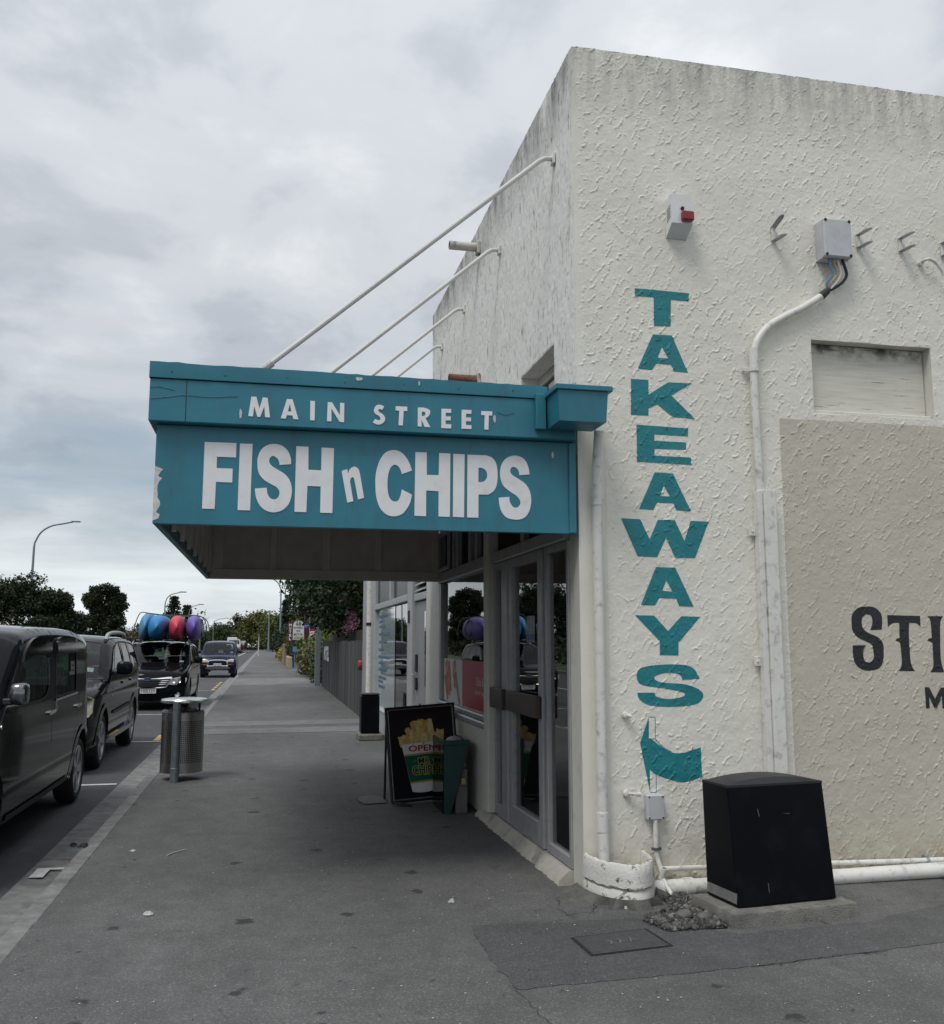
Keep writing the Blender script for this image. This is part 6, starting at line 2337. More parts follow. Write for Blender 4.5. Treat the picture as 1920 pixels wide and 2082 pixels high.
for sd in (1, -1):
    for l in ([(1.40, 1.06), (1.36, .8), (1.36, .36)], [(2.49, 1.5), (2.50, 1.0), (2.50, .36)], [(3.36, 1.06), (3.28, .85), (3.10, .6), (3.06, .36)]):
        car3.ob('door_gap', car3.ribbon(l, .009, .0012, sd), M_dark, None, None)
    for y, z in ((2.2, .93), (3.02, .94)):
        car3.ob('door_handle', car3.patch([(y, z), (y + .19, z + .01), (y + .19, z + .04), (y, z + .03)], .02, sd), P_suv, None, 50)
car3.mirror(1.52, 1.135, P_suv, out=.20, h=.17, d=.15)
gz0, gz1 = .545, .735
car3.ob('grille', car3.front([(-.50, gz1), (-.40, gz0), (.40, gz0), (.50, gz1)], .006), M_dark, None, 180)
car3.ob('grille_bar', car3.front([(-.545, gz1 - .008), (.545, gz1 - .008), (.53, gz1 + .035), (-.53, gz1 + .035)], .022), M_chrome, None, 180)
for z in (.60, .64, .68):
    w = .40 + (z - gz0) / (gz1 - gz0) * .1
    car3.ob('grille_bar', car3.front([(-w, z), (w, z), (w, z + .013), (-w, z + .013)], .016), M_chrome, None, 180)
car3.ob('grille_bar', car3.front([(-.41, gz0 - .022), (.41, gz0 - .022), (.42, gz0), (-.42, gz0)], .018), M_chrome, None, 180)
for sd in (1, -1):
    car3.ob('grille_bar', car3.front([(sd * .40, gz0 - .01), (sd * .425, gz0 - .01), (sd * .545, gz1), (sd * .515, gz1)], .018), M_chrome, None, 180)
    car3.ob('headlamp', car3.front(smooth_loop([(sd * .43, .60, 1), (sd * .54, .735, 1), (sd * .68, .765, 0), (sd * .80, .765, 0), (sd * .855, .72, 0), (sd * .84, .64, 0), (sd * .78, .60, 0), (sd * .60, .585, 0)], 3), .012), M_lens, None, 180)
    mb = MB()
    for cx_, r_ in ((.58, .045), (.70, .038)):
        mb.lathe([(0, .0), (r_ * .7, .006), (r_, .016), (r_ * 1.08, .0)], 14, M=Matrix.Translation((sd * cx_, car3.front_y(sd * cx_, .67) - .013, .675)) @ Matrix.Rotation(math.pi / 2, 4, 'X'))
    car3.ob('lamp_bowl', mb, M_chrome, None)
    mb = MB()
    mb.lathe([(0, .0), (.05, .008), (.058, .016), (.066, 0)], 16, M=Matrix.Translation((sd * .66, car3.front_y(sd * .66, .36) - .004, .36)) @ Matrix.Rotation(math.pi / 2, 4, 'X'))
    car3.ob('fog_lamp', mb, M_chrome, None)
mb = MB()
em = [(.085 * math.cos(a), .042 * math.sin(a)) for a in np.linspace(0, 2 * math.pi, 20, endpoint=False)]
ye = car3.front_y(0, .725) - .026
mb.add([(u, ye - .004, .725 + v) for u, v in em], [tuple(range(20))], 0)
mb.add([(u * .86, ye - .006, .725 + v * .82) for u, v in em], [tuple(range(20))], 1)
for u, v, r_ in ((-.045, .005, .014), (-.01, .014, .009), (.015, -.006, .009), (.035, .012, .009), (.045, -.010, .008), (-.008, -.012, .008)):
    mb.add([(u + r_ * math.cos(a) * f, ye - .008, .725 + v + r_ * math.sin(a) * f) for a, f in zip(np.linspace(0, 2 * math.pi, 12, endpoint=False), [1, .4] * 6)], [tuple(range(12))], 0)
car3.ob('badge', mb, [M_chrome, mat('badge_blue', (.02, .03, .10), .3)], None, None)
car3.ob('bumper_intake', car3.front([(-.52, .30), (.52, .30), (.56, .385), (-.56, .385)], .005), M_trim, None, 180)
car3.plate(.02, .455, 'FBB329', .355, .115)
mb = MB()
mb.add([(.58, 1.24, 1.09), (.68, 1.24, 1.085), (.68, 1.29, 1.12), (.58, 1.29, 1.125)], [(0, 1, 2, 3)])
car3.ob('windscreen_label', mb, M_label, car3.ws, None)
for sd in (-1, 1):
    mb = MB()
    mb.tube(curve_pts([(sd * .64, 2.0, 1.50), (sd * .64, 2.2, 1.595), (sd * .64, 3.0, 1.62), (sd * .63, 3.7, 1.59), (sd * .62, 3.9, 1.52)], 6), .022, 8)
    car3.ob('roof_rail', mb, M_alu, None)
for y in (2.25, 3.35):
    mb = MB()
    mb.box(-.86, .86, y - .03, y + .03, 1.655, 1.685, .01)
    for sd in (-1, 1):
        mb.box(sd * .64 - .05, sd * .64 + .05, y - .04, y + .04, 1.60, 1.656, .012)
    car3.ob('rack_bar', mb, M_trim, None)

# kayaks lying on edge across the rack, bows forward
def kayak(label, col, xc, yb, zc, w, h, L, bow=1.0, roll=0.0, deck=None):
    t_ = thing('kayak', label, 'kayak', (xc, yb + L / 2, zc - h / 2), 0, 'kayaks on the roof rack')
    m = mat('kayak_plastic', col, .5, 0, .12, 2.2, .06, 30)
    m.name = 'kayak_' + label.split()[0]
    n, k = 22, 22
    vs, fs = [], []
    for i in range(n + 1):
        s = i / n
        f = (1 - abs(2 * s - 1) ** 2.9) ** .55 if 0 < s < 1 else 0.02
        f = max(f, .05)
        zl = (abs(2 * s - 1) ** 2.4) * .06 * bow
        for j in range(k):
            a = 2 * math.pi * j / k
            e = 1.55
            ca, sa = math.cos(a), math.sin(a)
            xx = math.copysign(abs(ca) ** (2 / (e + .9)), ca) * w / 2 * f
            zz = math.copysign(abs(sa) ** (2 / (e + .6)), sa) * h / 2 * f ** .8
            if ca > 0:
                xx *= .80          # flatter deck side
            cr_, sr_ = math.cos(roll), math.sin(roll)
            vs.append((xc + xx * cr_ - zz * sr_ + zl, yb + s * L, zc + xx * sr_ + zz * cr_))
    for i in range(n):
        for j in range(k):
            j2 = (j + 1) % k
            fs.append((i * k + j, i * k + j2, (i + 1) * k + j2, (i + 1) * k + j))
    fs += [tuple(range(k)), tuple(n * k + j for j in range(k - 1, -1, -1))]
    mb = MB()
    mb.add(vs, fs)
    ob('hull', mb, m, t_, 60)
    # cockpit rim on the deck side and a grab loop at the bow
    mb = MB()
    ring_ = []
    for a in np.linspace(0, 2 * math.pi, 28):
        yy_, zz_ = .42 * math.cos(a), .24 * math.sin(a)
        xx = w / 2 * .74
        cr_, sr_ = math.cos(roll), math.sin(roll)
        ring_.append((xc + xx * cr_ - zz_ * sr_, yb + L * .52 + yy_, zc + xx * sr_ + zz_ * cr_))
    mb.tube(ring_, .018, 6, cap=False)
    ob('cockpit_rim', mb, M_trim, t_)
    mb = MB()
    mb.tube([(xc + .03 + .06 * bow, yb + .05, zc + .02), (xc + .06 + .06 * bow, yb - .03, zc - .01), (xc + .03 + .06 * bow, yb + .04, zc - .05)], .008, 6)
    ob('grab_loop', mb, M_trim, t_)
    return t_


ky = 26.45
kayak('light blue kayak leaning outermost at the road end of the rack', (.09, .27, .46), -3.27, ky + .35, 1.99, .40, .76, 2.8, roll=-.10)
kayak('bright blue kayak second from the road end of the rack', (.022, .22, .50), -2.93, ky, 1.97, .60, .70, 2.9, roll=-.22)
kayak('red kayak standing on edge between the blue and purple kayaks', (.60, .055, .085), -2.41, ky - .1, 1.965, .46, .68, 2.75, roll=.05)
kayak('purple kayak on the footpath end of the roof rack', (.15, .105, .42), -1.97, ky - .05, 1.965, .46, .68, 2.8, roll=.06)
mb = MB()
for y in (27.75, 28.9):
    mb.tube(curve_pts([(-3.62, y, 1.68), (-3.60, y, 1.95), (-3.46, y, 2.37), (-3.2, y, 2.37), (-2.85, y, 2.33), (-2.4, y, 2.315), (-1.92, y, 2.315), (-1.74, y, 2.2), (-1.66, y, 1.95), (-1.66, y, 1.68)], 5), .014, 6)
single('tie_strap', mb, mat('strap_green', (.06, .10, .07), .7), 'dark straps tied over the four kayaks on the rack', 'strap')

# ---- dark blue off roader further up the kerb
P_blue = car_paint('dark_blue_paint', (.016, .019, .042), .0, .10)
prof = [(.16, .36, .08, .05, 0, ''), (.06, .50, .10, .06, 0, ''), (.03, .66, .10, .06, 0, ''), (.10, .86, .12, .06, 0, 'hood'), (.45, .97, .10, .05, 0, ''), (1.05, 1.04, .07, .04, 1, 'ws0'),
        (1.35, 1.30, .08, .06, 0, ''), (1.60, 1.50, .08, .05, 1, 'ws1'), (1.9, 1.585, .08, .035, 0, ''), (2.7, 1.61, .08, .035, 0, ''), (3.3, 1.57, .09, .035, 0, ''), (3.5, 1.48, .10, .04, 0, 'rs0'),
        (3.62, 1.05, .10, .04, 0, 'rs1'), (3.68, .85, .10, .04, 0, ''), (3.69, .55, .10, .04, 0, ''), (3.6, .34, .08, .04, 0, '')]
car4 = Car('off_road_car', 'dark blue older off road car with chrome nudge bar parked alone farther along the kerb', 'car', -2.27, 47.3, 1.06, prof, .80, (.72, 2.92), .335, tuck=.05, tumble=.13, belt=1.06, H=1.61, pf=(.45, .12), pr=(.4, .1), paint=P_blue, sill=.36, arch=.42, res=.09, step=4)
B1 = [(1.30, 1.09), (1.72, 1.48), (2.35, 1.53), (2.38, 1.09)]
B2 = [(2.48, 1.09), (2.46, 1.53), (3.2, 1.50), (3.38, 1.12)]
car4.build_body([B1, B2])
for w in (B1, B2):
    car4.window(w)
car4.add_wheels(5, 'wide', .58, .23)
car4.cabin(1.4, 2.1, 2.9, .72)
car4.mirror(1.38, 1.14, P_blue, out=.19, h=.14, d=.13)
for sd in (1, -1):
    car4.ob('headlamp', car4.front(smooth_loop([(sd * .40, .70, 1), (sd * .40, .80, 1), (sd * .60, .835, 0), (sd * .74, .82, 1), (sd * .76, .72, 0), (sd * .65, .69, 0)], 3), .012), M_lens, None, 180)
    car4.ob('indicator', car4.front([(sd * .46, .575), (sd * .74, .575), (sd * .76, .61), (sd * .46, .61)], .012), M_amber, None, 180)
    car4.ob('fog_lamp', car4.front([(sd * .50 + .035 * math.cos(a), .42 + .03 * math.sin(a)) for a in np.linspace(0, 6, 10)], .012), M_lens, None, 180)
car4.ob('bumper', car4.front([(-.80, .40), (.80, .40), (.80, .66), (-.80, .66)], .006), P_blue, None, 180)
mb = MB()
yb = -.09
mb.tube(curve_pts([(-.42, yb + .02, .45), (-.42, yb, .62), (-.37, yb, .74), (-.22, yb, .775), (0, yb, .78), (.22, yb, .775), (.37, yb, .74), (.42, yb, .62), (.42, yb + .02, .45)], 5), .028, 10)
mb.tube([(-.46, yb, .52), (.46, yb, .52)], .026, 10)
car4.ob('nudge_bar', mb, M_chrome, None)
car4.ob('skid_plate', car4.front([(-.40, .36), (.40, .36), (.48, .47), (-.48, .47)], .03), M_alu, None, 180)
car4.ob('grille', car4.front([(-.36, .70), (.36, .70), (.36, .78), (-.36, .78)], .006), M_dark, None, 180)
car4.plate(.0, .585, 'DRW21', .34, .11, .12)
mb = MB()
mb.add([(.50, 1.13, 1.10), (.62, 1.13, 1.10), (.62, 1.18, 1.145), (.50, 1.18, 1.145)], [(0, 1, 2, 3)])
car4.ob('windscreen_label', mb, M_label, car4.ws, None)

# ---- far traffic
P_sil = car_paint('silver_paint', (.42, .43, .44), .6, .3)
P_wht = car_paint('white_paint', (.70, .70, .70), 0, .3)


def far_car(label, xc, y0, paint, S=1.0):
    pr_ = [(r[0], r[1], r[2], r[3], r[4], r[5]) for r in prof]
    c = Car('far_car', label, 'car', xc, y0, S, pr_, .83, (.72, 2.92), .33, paint=paint, sill=.34, arch=.40, res=.2, step=3, belt=1.06, H=1.61, pf=(.45, .12))
    c.build_body([B1, B2])
    c.window(B1)
    c.window(B2)
    c.add_wheels(5, 'wide', .58, .21)
    for sd in (1, -1):
        c.ob('headlamp', c.front([(sd * .42, .70), (sd * .74, .70), (sd * .74, .82), (sd * .42, .82)], .012), M_lens, None, 180)
    c.mirror(1.38, 1.14, paint, out=.19, h=.14, d=.13)
    return c


far_car('silver off road car driving up behind the dark blue car, below the pale truck', -4.85, 146, P_sil, 1.25)
far_car('white car waiting at the far end of the road beside the thin sign post', -2.95, 200, P_wht, 1.25)
far_car('small silver car driving on the far lane at the end of the road', -1.45, 212, P_sil, 1.05)
tr = thing('truck', 'pale box truck far down the road above the silver car', 'truck', (-6.2, 178, R))
mb = MB()
mb.box(-7.0, -5.3, 177.9, 184, 1.0, 2.3, .08)
ob('box_body', mb, P_wht, tr)
mb = MB()
mb.box(-6.95, -5.35, 176.2, 177.8, .5, 1.9, .15)
ob('cab', mb, P_sil, tr)
mb = MB()
mb.box(-6.85, -5.45, 176.14, 176.22, 1.2, 1.7, .03)
ob('windscreen', mb, M_trim, tr)
for x in (-6.9, -5.6):
    for y in (177, 182.5):
        mb = MB()
        mb.lathe([(.1, 0), (.4, 0), (.4, .22), (.1, .22)], 16, M=Matrix.Translation((x, y, R + .4)) @ Matrix.Rotation(math.pi / 2, 4, 'Y'))
        ob('wheel', mb, M_tyre, tr)
mb = MB()
mb.box(-7, -5.3, 176.3, 184, .35, .99)
ob('chassis', mb, M_trim, tr)

# ------------------------------------------------------------------ street furniture near the shop
# steel litter bin on a post
bn = thing('litter_bin', 'perforated stainless litter bin on a galvanised post at the kerb', 'litter bin', (-.99, 11.75, 0))
m_perf, t, b = new_mat('perforated_steel')
pos = geo_pos(t)
s = t.nodes.new('ShaderNodeSeparateXYZ')
t.links.new(pos, s.inputs[0])
BX, BY = -.945, 11.93
an = math_n(t, 'ARCTAN2', math_n(t, 'SUBTRACT', s.outputs[0], BX), math_n(t, 'SUBTRACT', s.outputs[1], BY))
row = math_n(t, 'MULTIPLY', s.outputs[2], math.pi / .022)
d1 = math_n(t, 'MULTIPLY', math_n(t, 'SINE', math_n(t, 'MULTIPLY', an, 36)), math_n(t, 'SINE', row))
hole = math_n(t, 'GREATER_THAN', math_n(t, 'ABSOLUTE', d1), .52)
band = math_n(t, 'MULTIPLY', math_n(t, 'GREATER_THAN', s.outputs[2], .20), math_n(t, 'LESS_THAN', s.outputs[2], .68))
seam = math_n(t, 'LESS_THAN', math_n(t, 'ABSOLUTE', math_n(t, 'SINE', math_n(t, 'ADD', math_n(t, 'MULTIPLY', an, 1.5), .4))), .16)
hole = math_n(t, 'MULTIPLY', math_n(t, 'MULTIPLY', hole, band), math_n(t, 'SUBTRACT', 1.0, seam))
c = mix_n(t, hole, ramp_n(t, noise_n(t, mapped(t, pos, (4, 4, 1)), 3, 4), [(.3, (.26, .255, .25)), (.7, (.40, .39, .38))]), (.012, .012, .012))
t.links.new(c, b.inputs['Base Color'])
t.links.new(math_n(t, 'SUBTRACT', .9, math_n(t, 'MULTIPLY', hole, .9)), b.inputs['Metallic'])
b.inputs['Roughness'].default_value = .34
mb = MB()
for a0 in (0, math.pi):
    mb.lathe([(.236, .085), (.242, .085), (.242, .775), (.236, .775), (.236, .085)], 26, M=Matrix.Translation((BX, BY, 0)), arc=math.pi - .05, start=a0 + .22)
ob('shell', mb, m_perf, bn, 40)
mb = MB()
mb.lathe([(0, .10), (.225, .10), (.228, .76), (.20, .76), (.19, .5), (0, .45)], 24, M=Matrix.Translation((BX, BY, 0)))
ob('liner', mb, M_trim, bn)
mb = MB()
rb = random.Random(3)
vs, fs = [], []
n = 30
for k in range(n):
    a = 2 * math.pi * k / n
    for r, z in ((.20, .745), (.236, .775 + rb.uniform(.0, .03)), (.244, .765 + rb.uniform(-.02, .01))):
        vs.append((BX + r * math.cos(a), BY + r * math.sin(a), z))
for k in range(n):
    for j in range(2):
        q, q2 = k * 3 + j, ((k + 1) % n) * 3 + j
        fs.append((q, q2, q2 + 1, q + 1))
mb.add(vs, fs)
ob('bag_edge', mb, mat('bin_bag', (.05, .05, .055), .3, 0, .5, 20, .5, 30), bn, 180)
mb = MB()
mb.lathe([(0, .935), (.20, .935), (.262, .925), (.272, .912), (.272, .893), (.262, .884), (.25, .89), (0, .90)], 36, M=Matrix.Translation((BX + .01, BY - .02, 0)))
ob('lid', mb, mat('polished_steel', (.62, .63, .63), .22, .9, .06, 9), bn)
mb = MB()
for a in (.5, 2.5, 4.6):
    mb.box(BX + .2 * math.cos(a) - .012, BX + .2 * math.cos(a) + .012, BY + .2 * math.sin(a) - .012, BY + .2 * math.sin(a) + .012, .74, .895)
ob('lid_support', mb, M_trim, bn)
mb = MB()
mb.lathe([(0, -.02), (.043, -.02), (.043, .90), (0, .90)], 20, M=Matrix.Translation((-.995, 11.62, 0)))
mb.lathe([(.043, .0), (.048, .0), (.048, .16), (.043, .165)], 20, M=Matrix.Translation((-.995, 11.62, 0)))
ob('post', mb, mat('galvanised_post', (.20, .225, .24), .5, .45, .18, 14, .1, 100, grime=.5, gcol=(.10, .11, .12), gscale=9), bn)
mb = MB()
mb.box(-1.0, -.95, 11.65, 11.72, .065, .085)
mb.box(-1.02, -.96, 11.65, 11.71, .70, .74)
ob('hinge', mb, M_trim, bn)
mb = MB()
for a, b_, c_ in ((.05, .02, .03), (-.1, -.05, .05), (.12, -.08, .02), (-.02, .1, .04)):
    bm = bmesh.new()
    bmesh.ops.create_icosphere(bm, subdivisions=2, radius=.06)
    mb.add([(v.co.x * rb.uniform(.8, 1.2) + BX + a, v.co.y * rb.uniform(.8, 1.2) + BY + b_, v.co.z * rb.uniform(.6, 1.1) + .74 + c_) for v in bm.verts], [tuple(v.index for v in f.verts) for f in bm.faces])
    bm.free()
rub = single('rubbish', mb, mat('rubbish_paper', (.35, .25, .21), .8, 0, .5, 14), 'crumpled rubbish heaped inside the steel litter bin', 'rubbish')

# chips board
cbd = thing('sandwich_board', 'black framed pavement board with a printed cup of hot chips', 'pavement sign', (1.6, 9.85, 0))
BL, BR_, TR_, TL = [Vector(p) for p in ((1.259, 9.60, .03), (1.978, 9.88, .03), (1.938, 10.028, .942), (1.200, 9.74, .915))]

TR_ = BR_ + (TL - BL) * 1.03 + (BR_ - BL) * .03


def bd(u, v, off=0.0):
    a, b_ = BL.lerp(BR_, u), TL.lerp(TR_, u)
    nrm = (BR_ - BL).cross(TL - BL).normalized()
    return a.lerp(b_, v) + nrm * off


mb = MB()
vs = [bd(0, 0), bd(1, 0), bd(1, 1), bd(0, 1)] + [bd(0, 0, -.012), bd(1, 0, -.012), bd(1, 1, -.012), bd(0, 1, -.012)]
mb.add(vs, [(0, 1, 2, 3), (7, 6, 5, 4), (0, 4, 5, 1), (1, 5, 6, 2), (2, 6, 7, 3), (3, 7, 4, 0)])
pn = ob('panel', mb, mat('board_black', (.008, .009, .014), .38, 0, .1, 5), cbd, None)
mb = MB()
mb.tube([bd(-.012, -.01), bd(1.012, -.01), bd(1.012, 1.01), bd(-.012, 1.01), bd(-.012, -.01)], .014, 8)
ob('frame', mb, M_trim, cbd)
mb = MB()
for a, b_ in (((.015, .012), (.985, .012)), ((.985, .012), (.985, .988)), ((.985, .988), (.015, .988)), ((.015, .988), (.015, .012))):
    mb.tube([bd(*a, .006), bd(*b_, .006)], .006, 6)
ob('inner_strip', mb, mat('strip_grey', (.30, .30, .31), .4, .4, .2, 30), cbd)
mb = MB()
mb.tube([bd(.0, 0), bd(.0, 0) + Vector((.07, -.10, -.02))], .012, 8)
mb.tube([bd(.04, 0), bd(.04, 0) + Vector((.10, -.09, -.02))], .012, 8)
mb.box(1.33, 1.43, 9.46, 9.54, 0, .014, .004)
mb.tube([bd(.02, 1, -.02), bd(.02, 0, -.02) + Vector((-.05, .30, -.02))], .012, 8)
mb.tube([bd(.96, 1, -.02), bd(.96, 0, -.02) + Vector((-.05, .26, -.02))], .012, 8)
mb.tube([bd(.5, 1.0), bd(.5, 1.035)], .008, 8)
ob('stand', mb, M_trim, cbd)


def art(name, polys, m, off, parent=pn):
    mb = MB()
    for k, pl in enumerate(polys):
        mb.prism(pl, (), lambda u, v, d_: bd(u, v, off + d_ + k * .00012), -.0004, .0004)
    return ob(name, mb, m, parent, None)


side_l = lambda v: .185 + (.30 - .185) * (.60 - v) / .52
side_r = lambda v: .80 - (.80 - .685) * (.62 - v) / .53
bandp = lambda v0, v1: [(side_l(v0), v0), (side_r(v0), v0 + .012), (side_r(v1), v1 + .014), (side_l(v1), v1)]
m_cup = mat('cup_white', (.92, .91, .92), .4, 0, .03, 9)
m_cupg = mat('cup_green', (.008, .14, .092), .4, 0, .05, 9)
m_cupy = mat('cup_yellow', (.52, .42, .10), .4, 0, .05, 9)
m_cupr = mat('cup_red', (.42, .014, .03), .4, 0, 0)
base_c = [(side_l(.085), .085)] + [(side_l(.085) + (side_r(.085) - side_l(.085)) * k / 8, .085 - .022 * math.sin(math.pi * k / 8) + .012 * k / 8) for k in range(1, 8)] + [(side_r(.085), .097)]
art('cup', [base_c + [(side_r(.60), .615), (side_l(.60), .60)]], m_cup, .002)
art('cup_band', [bandp(.172, .488)], m_cupy, .0035)
art('cup_band', [bandp(.192, .468)], m_cupg, .005)
mb = MB()
U, V_ = (BR_ - BL), (TL - BL)
ux_, uy_ = U.normalized(), (V_ + (TR_ - BR_)).normalized()
put_text(mb, 'OPEN', bd(.49, .512, .0055), ux_, uy_, .062, .33, .022)
ob('lettering', mb, m_cupr, pn, None)
m_gold = mat('lettering_gold', (.60, .52, .20), .4, 0, 0)
m_dkg = mat('lettering_green', (.005, .035, .018), .4, 0, 0)
for m, off, ds in ((m_gold, .0065, [(.011 * math.cos(a), .011 * math.sin(a)) for a in np.linspace(0, 6.283, 9)[:-1]]), (m_dkg, .0085, [(0, 0)])):
    mb = MB()
    for k, (du, dv) in enumerate(ds):
        o_ = off + k * .00012
        put_text(mb, 'MR', bd(.50 + du, .378 + dv * .8, o_), ux_, uy_, .058, .135, .012)
        put_text(mb, 'CHIPS', bd(.495 + du, .262 + dv * .8, o_), ux_, uy_, .085, .275, .012)
    for u in (.36, .635):
        q = .014 if m is m_gold else .007
        mb.prism([(u + q * math.cos(a), .412 + q * math.sin(a)) for a in np.linspace(0, 6.28, 9)[:-1]], (), lambda p, q_, d_: bd(p, q_, off + .0012), 0, .0001)
    ob('lettering', mb, m, pn, None)
fr = random.Random(2)
fries = [((.22, .58), (.185, .70), .075), ((.36, .58), (.28, .77), .06), ((.30, .59), (.36, .72), .05), ((.44, .60), (.37, .84), .07), ((.52, .60), (.43, .86), .06), ((.40, .60), (.53, .85), .065), ((.60, .60), (.565, .86), .085), ((.66, .60), (.62, .85), .06), ((.50, .60), (.60, .72), .06), ((.71, .60), (.725, .70), .07), ((.76, .60), (.78, .74), .085), ((.29, .59), (.24, .66), .08), ((.55, .60), (.50, .70), .08)]
for k, (p, q, w) in enumerate(fries):
    p, q = np.array(p), np.array(q)
    d_ = q - p
    d_ = d_ / np.hypot(*d_)
    nn = np.array([-d_[1], d_[0]]) * w * .72 * np.array([1, .85])
    poly = [tuple(p + nn), tuple(p - nn), tuple(q - nn * .92), tuple(q + d_ * .012 * (1 if k % 2 else -1)), tuple(q + nn * .92)]
    col_ = [(.78, .58, .22), (.70, .46, .15), (.86, .68, .33), (.72, .47, .16), (.82, .62, .26)][k % 5]
    mb = MB()
    if k == 0:
        mb.prism([(.20, .58), (.215, .69), (.30, .72), (.36, .79), (.60, .80), (.66, .72), (.74, .68), (.78, .59)], (), lambda u, v, dd: bd(u, v, .0004 + dd), 0, .0002)
    mb.prism(poly, (), lambda u, v, dd: bd(u, v, .0008 + k * .0001 + dd), 0, .0004)
    ob('chip_print', mb, mat('chip_print_%d' % (k % 5), col_, .45, 0, .28, 22) if k < 5 else bpy.data.materials['chip_print_%d' % (k % 5)], pn, None)

# tapered green bin between the board and the wall
gb = thing('green_bin', 'dark green tapered bin with a smoked side panel standing against the shop wall', 'bin', (1.76, 9.3, 0))
M_bin = mat('bin_green', (.004, .045, .040), .38, 0, .15, 6)
mb = MB()
Y0, Y1 = 9.0, 9.58
prof_ = [(1.662, .0), (1.716, .0), (1.894, .625), (1.655, .625)]
mb.add([(x, Y0, z) for x, z in prof_] + [(x, Y1, z) for x, z in prof_], [(0, 1, 2, 3), (7, 6, 5, 4), (0, 4, 5, 1), (1, 5, 6, 2), (2, 6, 7, 3)])
ob('tub', mb, M_bin, gb, None)
mb = MB()
mb.box(1.650, 1.902, Y0 - .008, Y0 + .02, .626, .672, .006)
mb.box(1.648, 1.672, Y0 + .021, Y1, .626, .672, .006)
mb.box(1.878, 1.902, Y0 + .021, Y1, .626, .672, .006)
ob('rim', mb, M_bin, gb)
mb = MB()
mb.add([(1.653, Y0, .0), (1.653, Y1, .0), (1.653, Y1, .625), (1.653, Y0, .625)], [(0, 3, 2, 1)])
ob('smoked_panel', mb, glass_mat('smoked_panel', (.20, .27, .25), .8, 1.5), gb, None)
mb = MB()
mb.box(1.775, 1.888, 9.015, 9.05, 0, .40, .004)
ob('back_board', mb, mat('grey_timber', (.13, .13, .135), .8, 0, .2, 9, .3, 60), gb)
mb = MB()
mb.box(1.825, 1.868, 8.985, 9.013, .265, .325, .004)
ob('latch', mb, mat('brass', (.42, .34, .18), .4, .6, .1, 12), gb)
mb = MB()
mb.tube([(1.72, 8.995, .01), (1.897, 8.995, .62)], .008, 6)
ob('edge_rod', mb, M_trim, gb)
mb = MB()
bm = bmesh.new()
bmesh.ops.create_icosphere(bm, subdivisions=2, radius=.08)
mb.add([(1.80 + v.co.x * 1.0, 9.22 + v.co.y * 1.5, .655 + v.co.z * .5 * rb.uniform(.8, 1.2)) for v in bm.verts], [tuple(v.index for v in f.verts) for f in bm.faces])
bm.free()
single('rubbish', mb, mat('rubbish_white', (.38, .38, .38), .8, 0, .3, 20), 'pale crumpled bag in the top of the green bin', 'rubbish', sharp=60)

# small black bin by the second shop
bb = thing('small_black_bin', 'small square black bin on a concrete pad at the second shop', 'bin', (1.70, 16.1, 0))
mb = MB()
mb.box(1.50, 1.90, 15.75, 16.35, 0, .10, .015)
ob('pad', mb, M_conc_d, bb)
mb = MB()
mb.box(1.545, 1.845, 15.86, 16.2, .10, .72, .02)
ob('body', mb, M_cab, bb)
mb = MB()
mb.box(1.54, 1.85, 15.855, 16.205, .722, .745, .008)
ob('rim', mb, M_cab_lid, bb)

# ------------------------------------------------------------------ second shop
s2 = thing('second_shop', 'second glass fronted shop beyond the awning with blue lettering on frosted glass', 'shop', (2.1, 12, 0))
M_grey_p = mat('grey_door_paint', (.27, .275, .29), .5, 0, .1, 6)
M_pale = mat('pale_shopfront', (.40, .41, .41), .5, 0, .08, 7, grime=.3, gcol=(.2, .2, .2), gscale=8)
mb = MB()
mb.box(2.03, 2.30, 11.94, 12.34, 0, 3.2, .01)
ob('pilaster', mb, M_cream, s2)
mb = MB()
mb.box(2.03, 12, 11.95, 20.2, 3.2, 3.7, .01)
ob('parapet', mb, M_pale, s2)
mb = MB()
mb.add([(12, 11.95, 0), (12, 20.2, 0), (12, 20.2, 3.2), (12, 11.95, 3.2)], [(0, 1, 2, 3)])
mb.add([(2.3, 20.2, 0), (12, 20.2, 0), (12, 20.2, 3.2), (2.3, 20.2, 3.2)], [(0, 3, 2, 1)])
mb.add([(2.3, 20.1, 0), (5, 20.1, 0), (5, 20.1, 3.2), (2.3, 20.1, 3.2)], [(0, 1, 2, 3)])
mb.add([(5, 12, 0), (5, 20.1, 0), (5, 20.1, 3.2), (5, 12, 3.2)], [(0, 1, 2, 3)])
mb.add([(2.3, 12, 2.9), (5, 12, 2.9), (5, 20.1, 2.9), (2.3, 20.1, 2.9)], [(0, 1, 2, 3)])
ob('wall', mb, M_pale, s2, None)
mb = MB()
mb.box(2.06, 2.12, 12.36, 13.42, .08, 2.15, .01)
d2 = ob('door', mb, M_grey_p, s2)
mb = MB()
mb.add([(2.055, 12.5, 1.0), (2.055, 12.62, 1.0), (2.055, 12.62, 2.0), (2.055, 12.5, 2.0)], [(0, 3, 2, 1)])
ob('pane', mb, M_glass, d2, None)
mb = MB()
mb.box(2.035, 2.058, 13.20, 13.33, 1.18, 1.42, .004)
mb.box(2.035, 2.058, 13.20, 13.33, .93, 1.10, .004)
ob('lock_case', mb, M_dark, d2)
mb = MB()
mb.tube([(2.05, 13.26, 1.14), (1.98, 13.26, 1.14), (1.98, 13.0, 1.14)], .012, 8)
mb.tube([(1.985, 13.05, .85), (1.985, 13.05, 1.32)], .010, 8)
ob('handle', mb, M_galv, d2)
mb = MB()
mb.box(2.03, 2.12, 12.36, 13.42, 2.16, 2.26, .008)
ob('door_head', mb, M_pale, s2)
lv = None
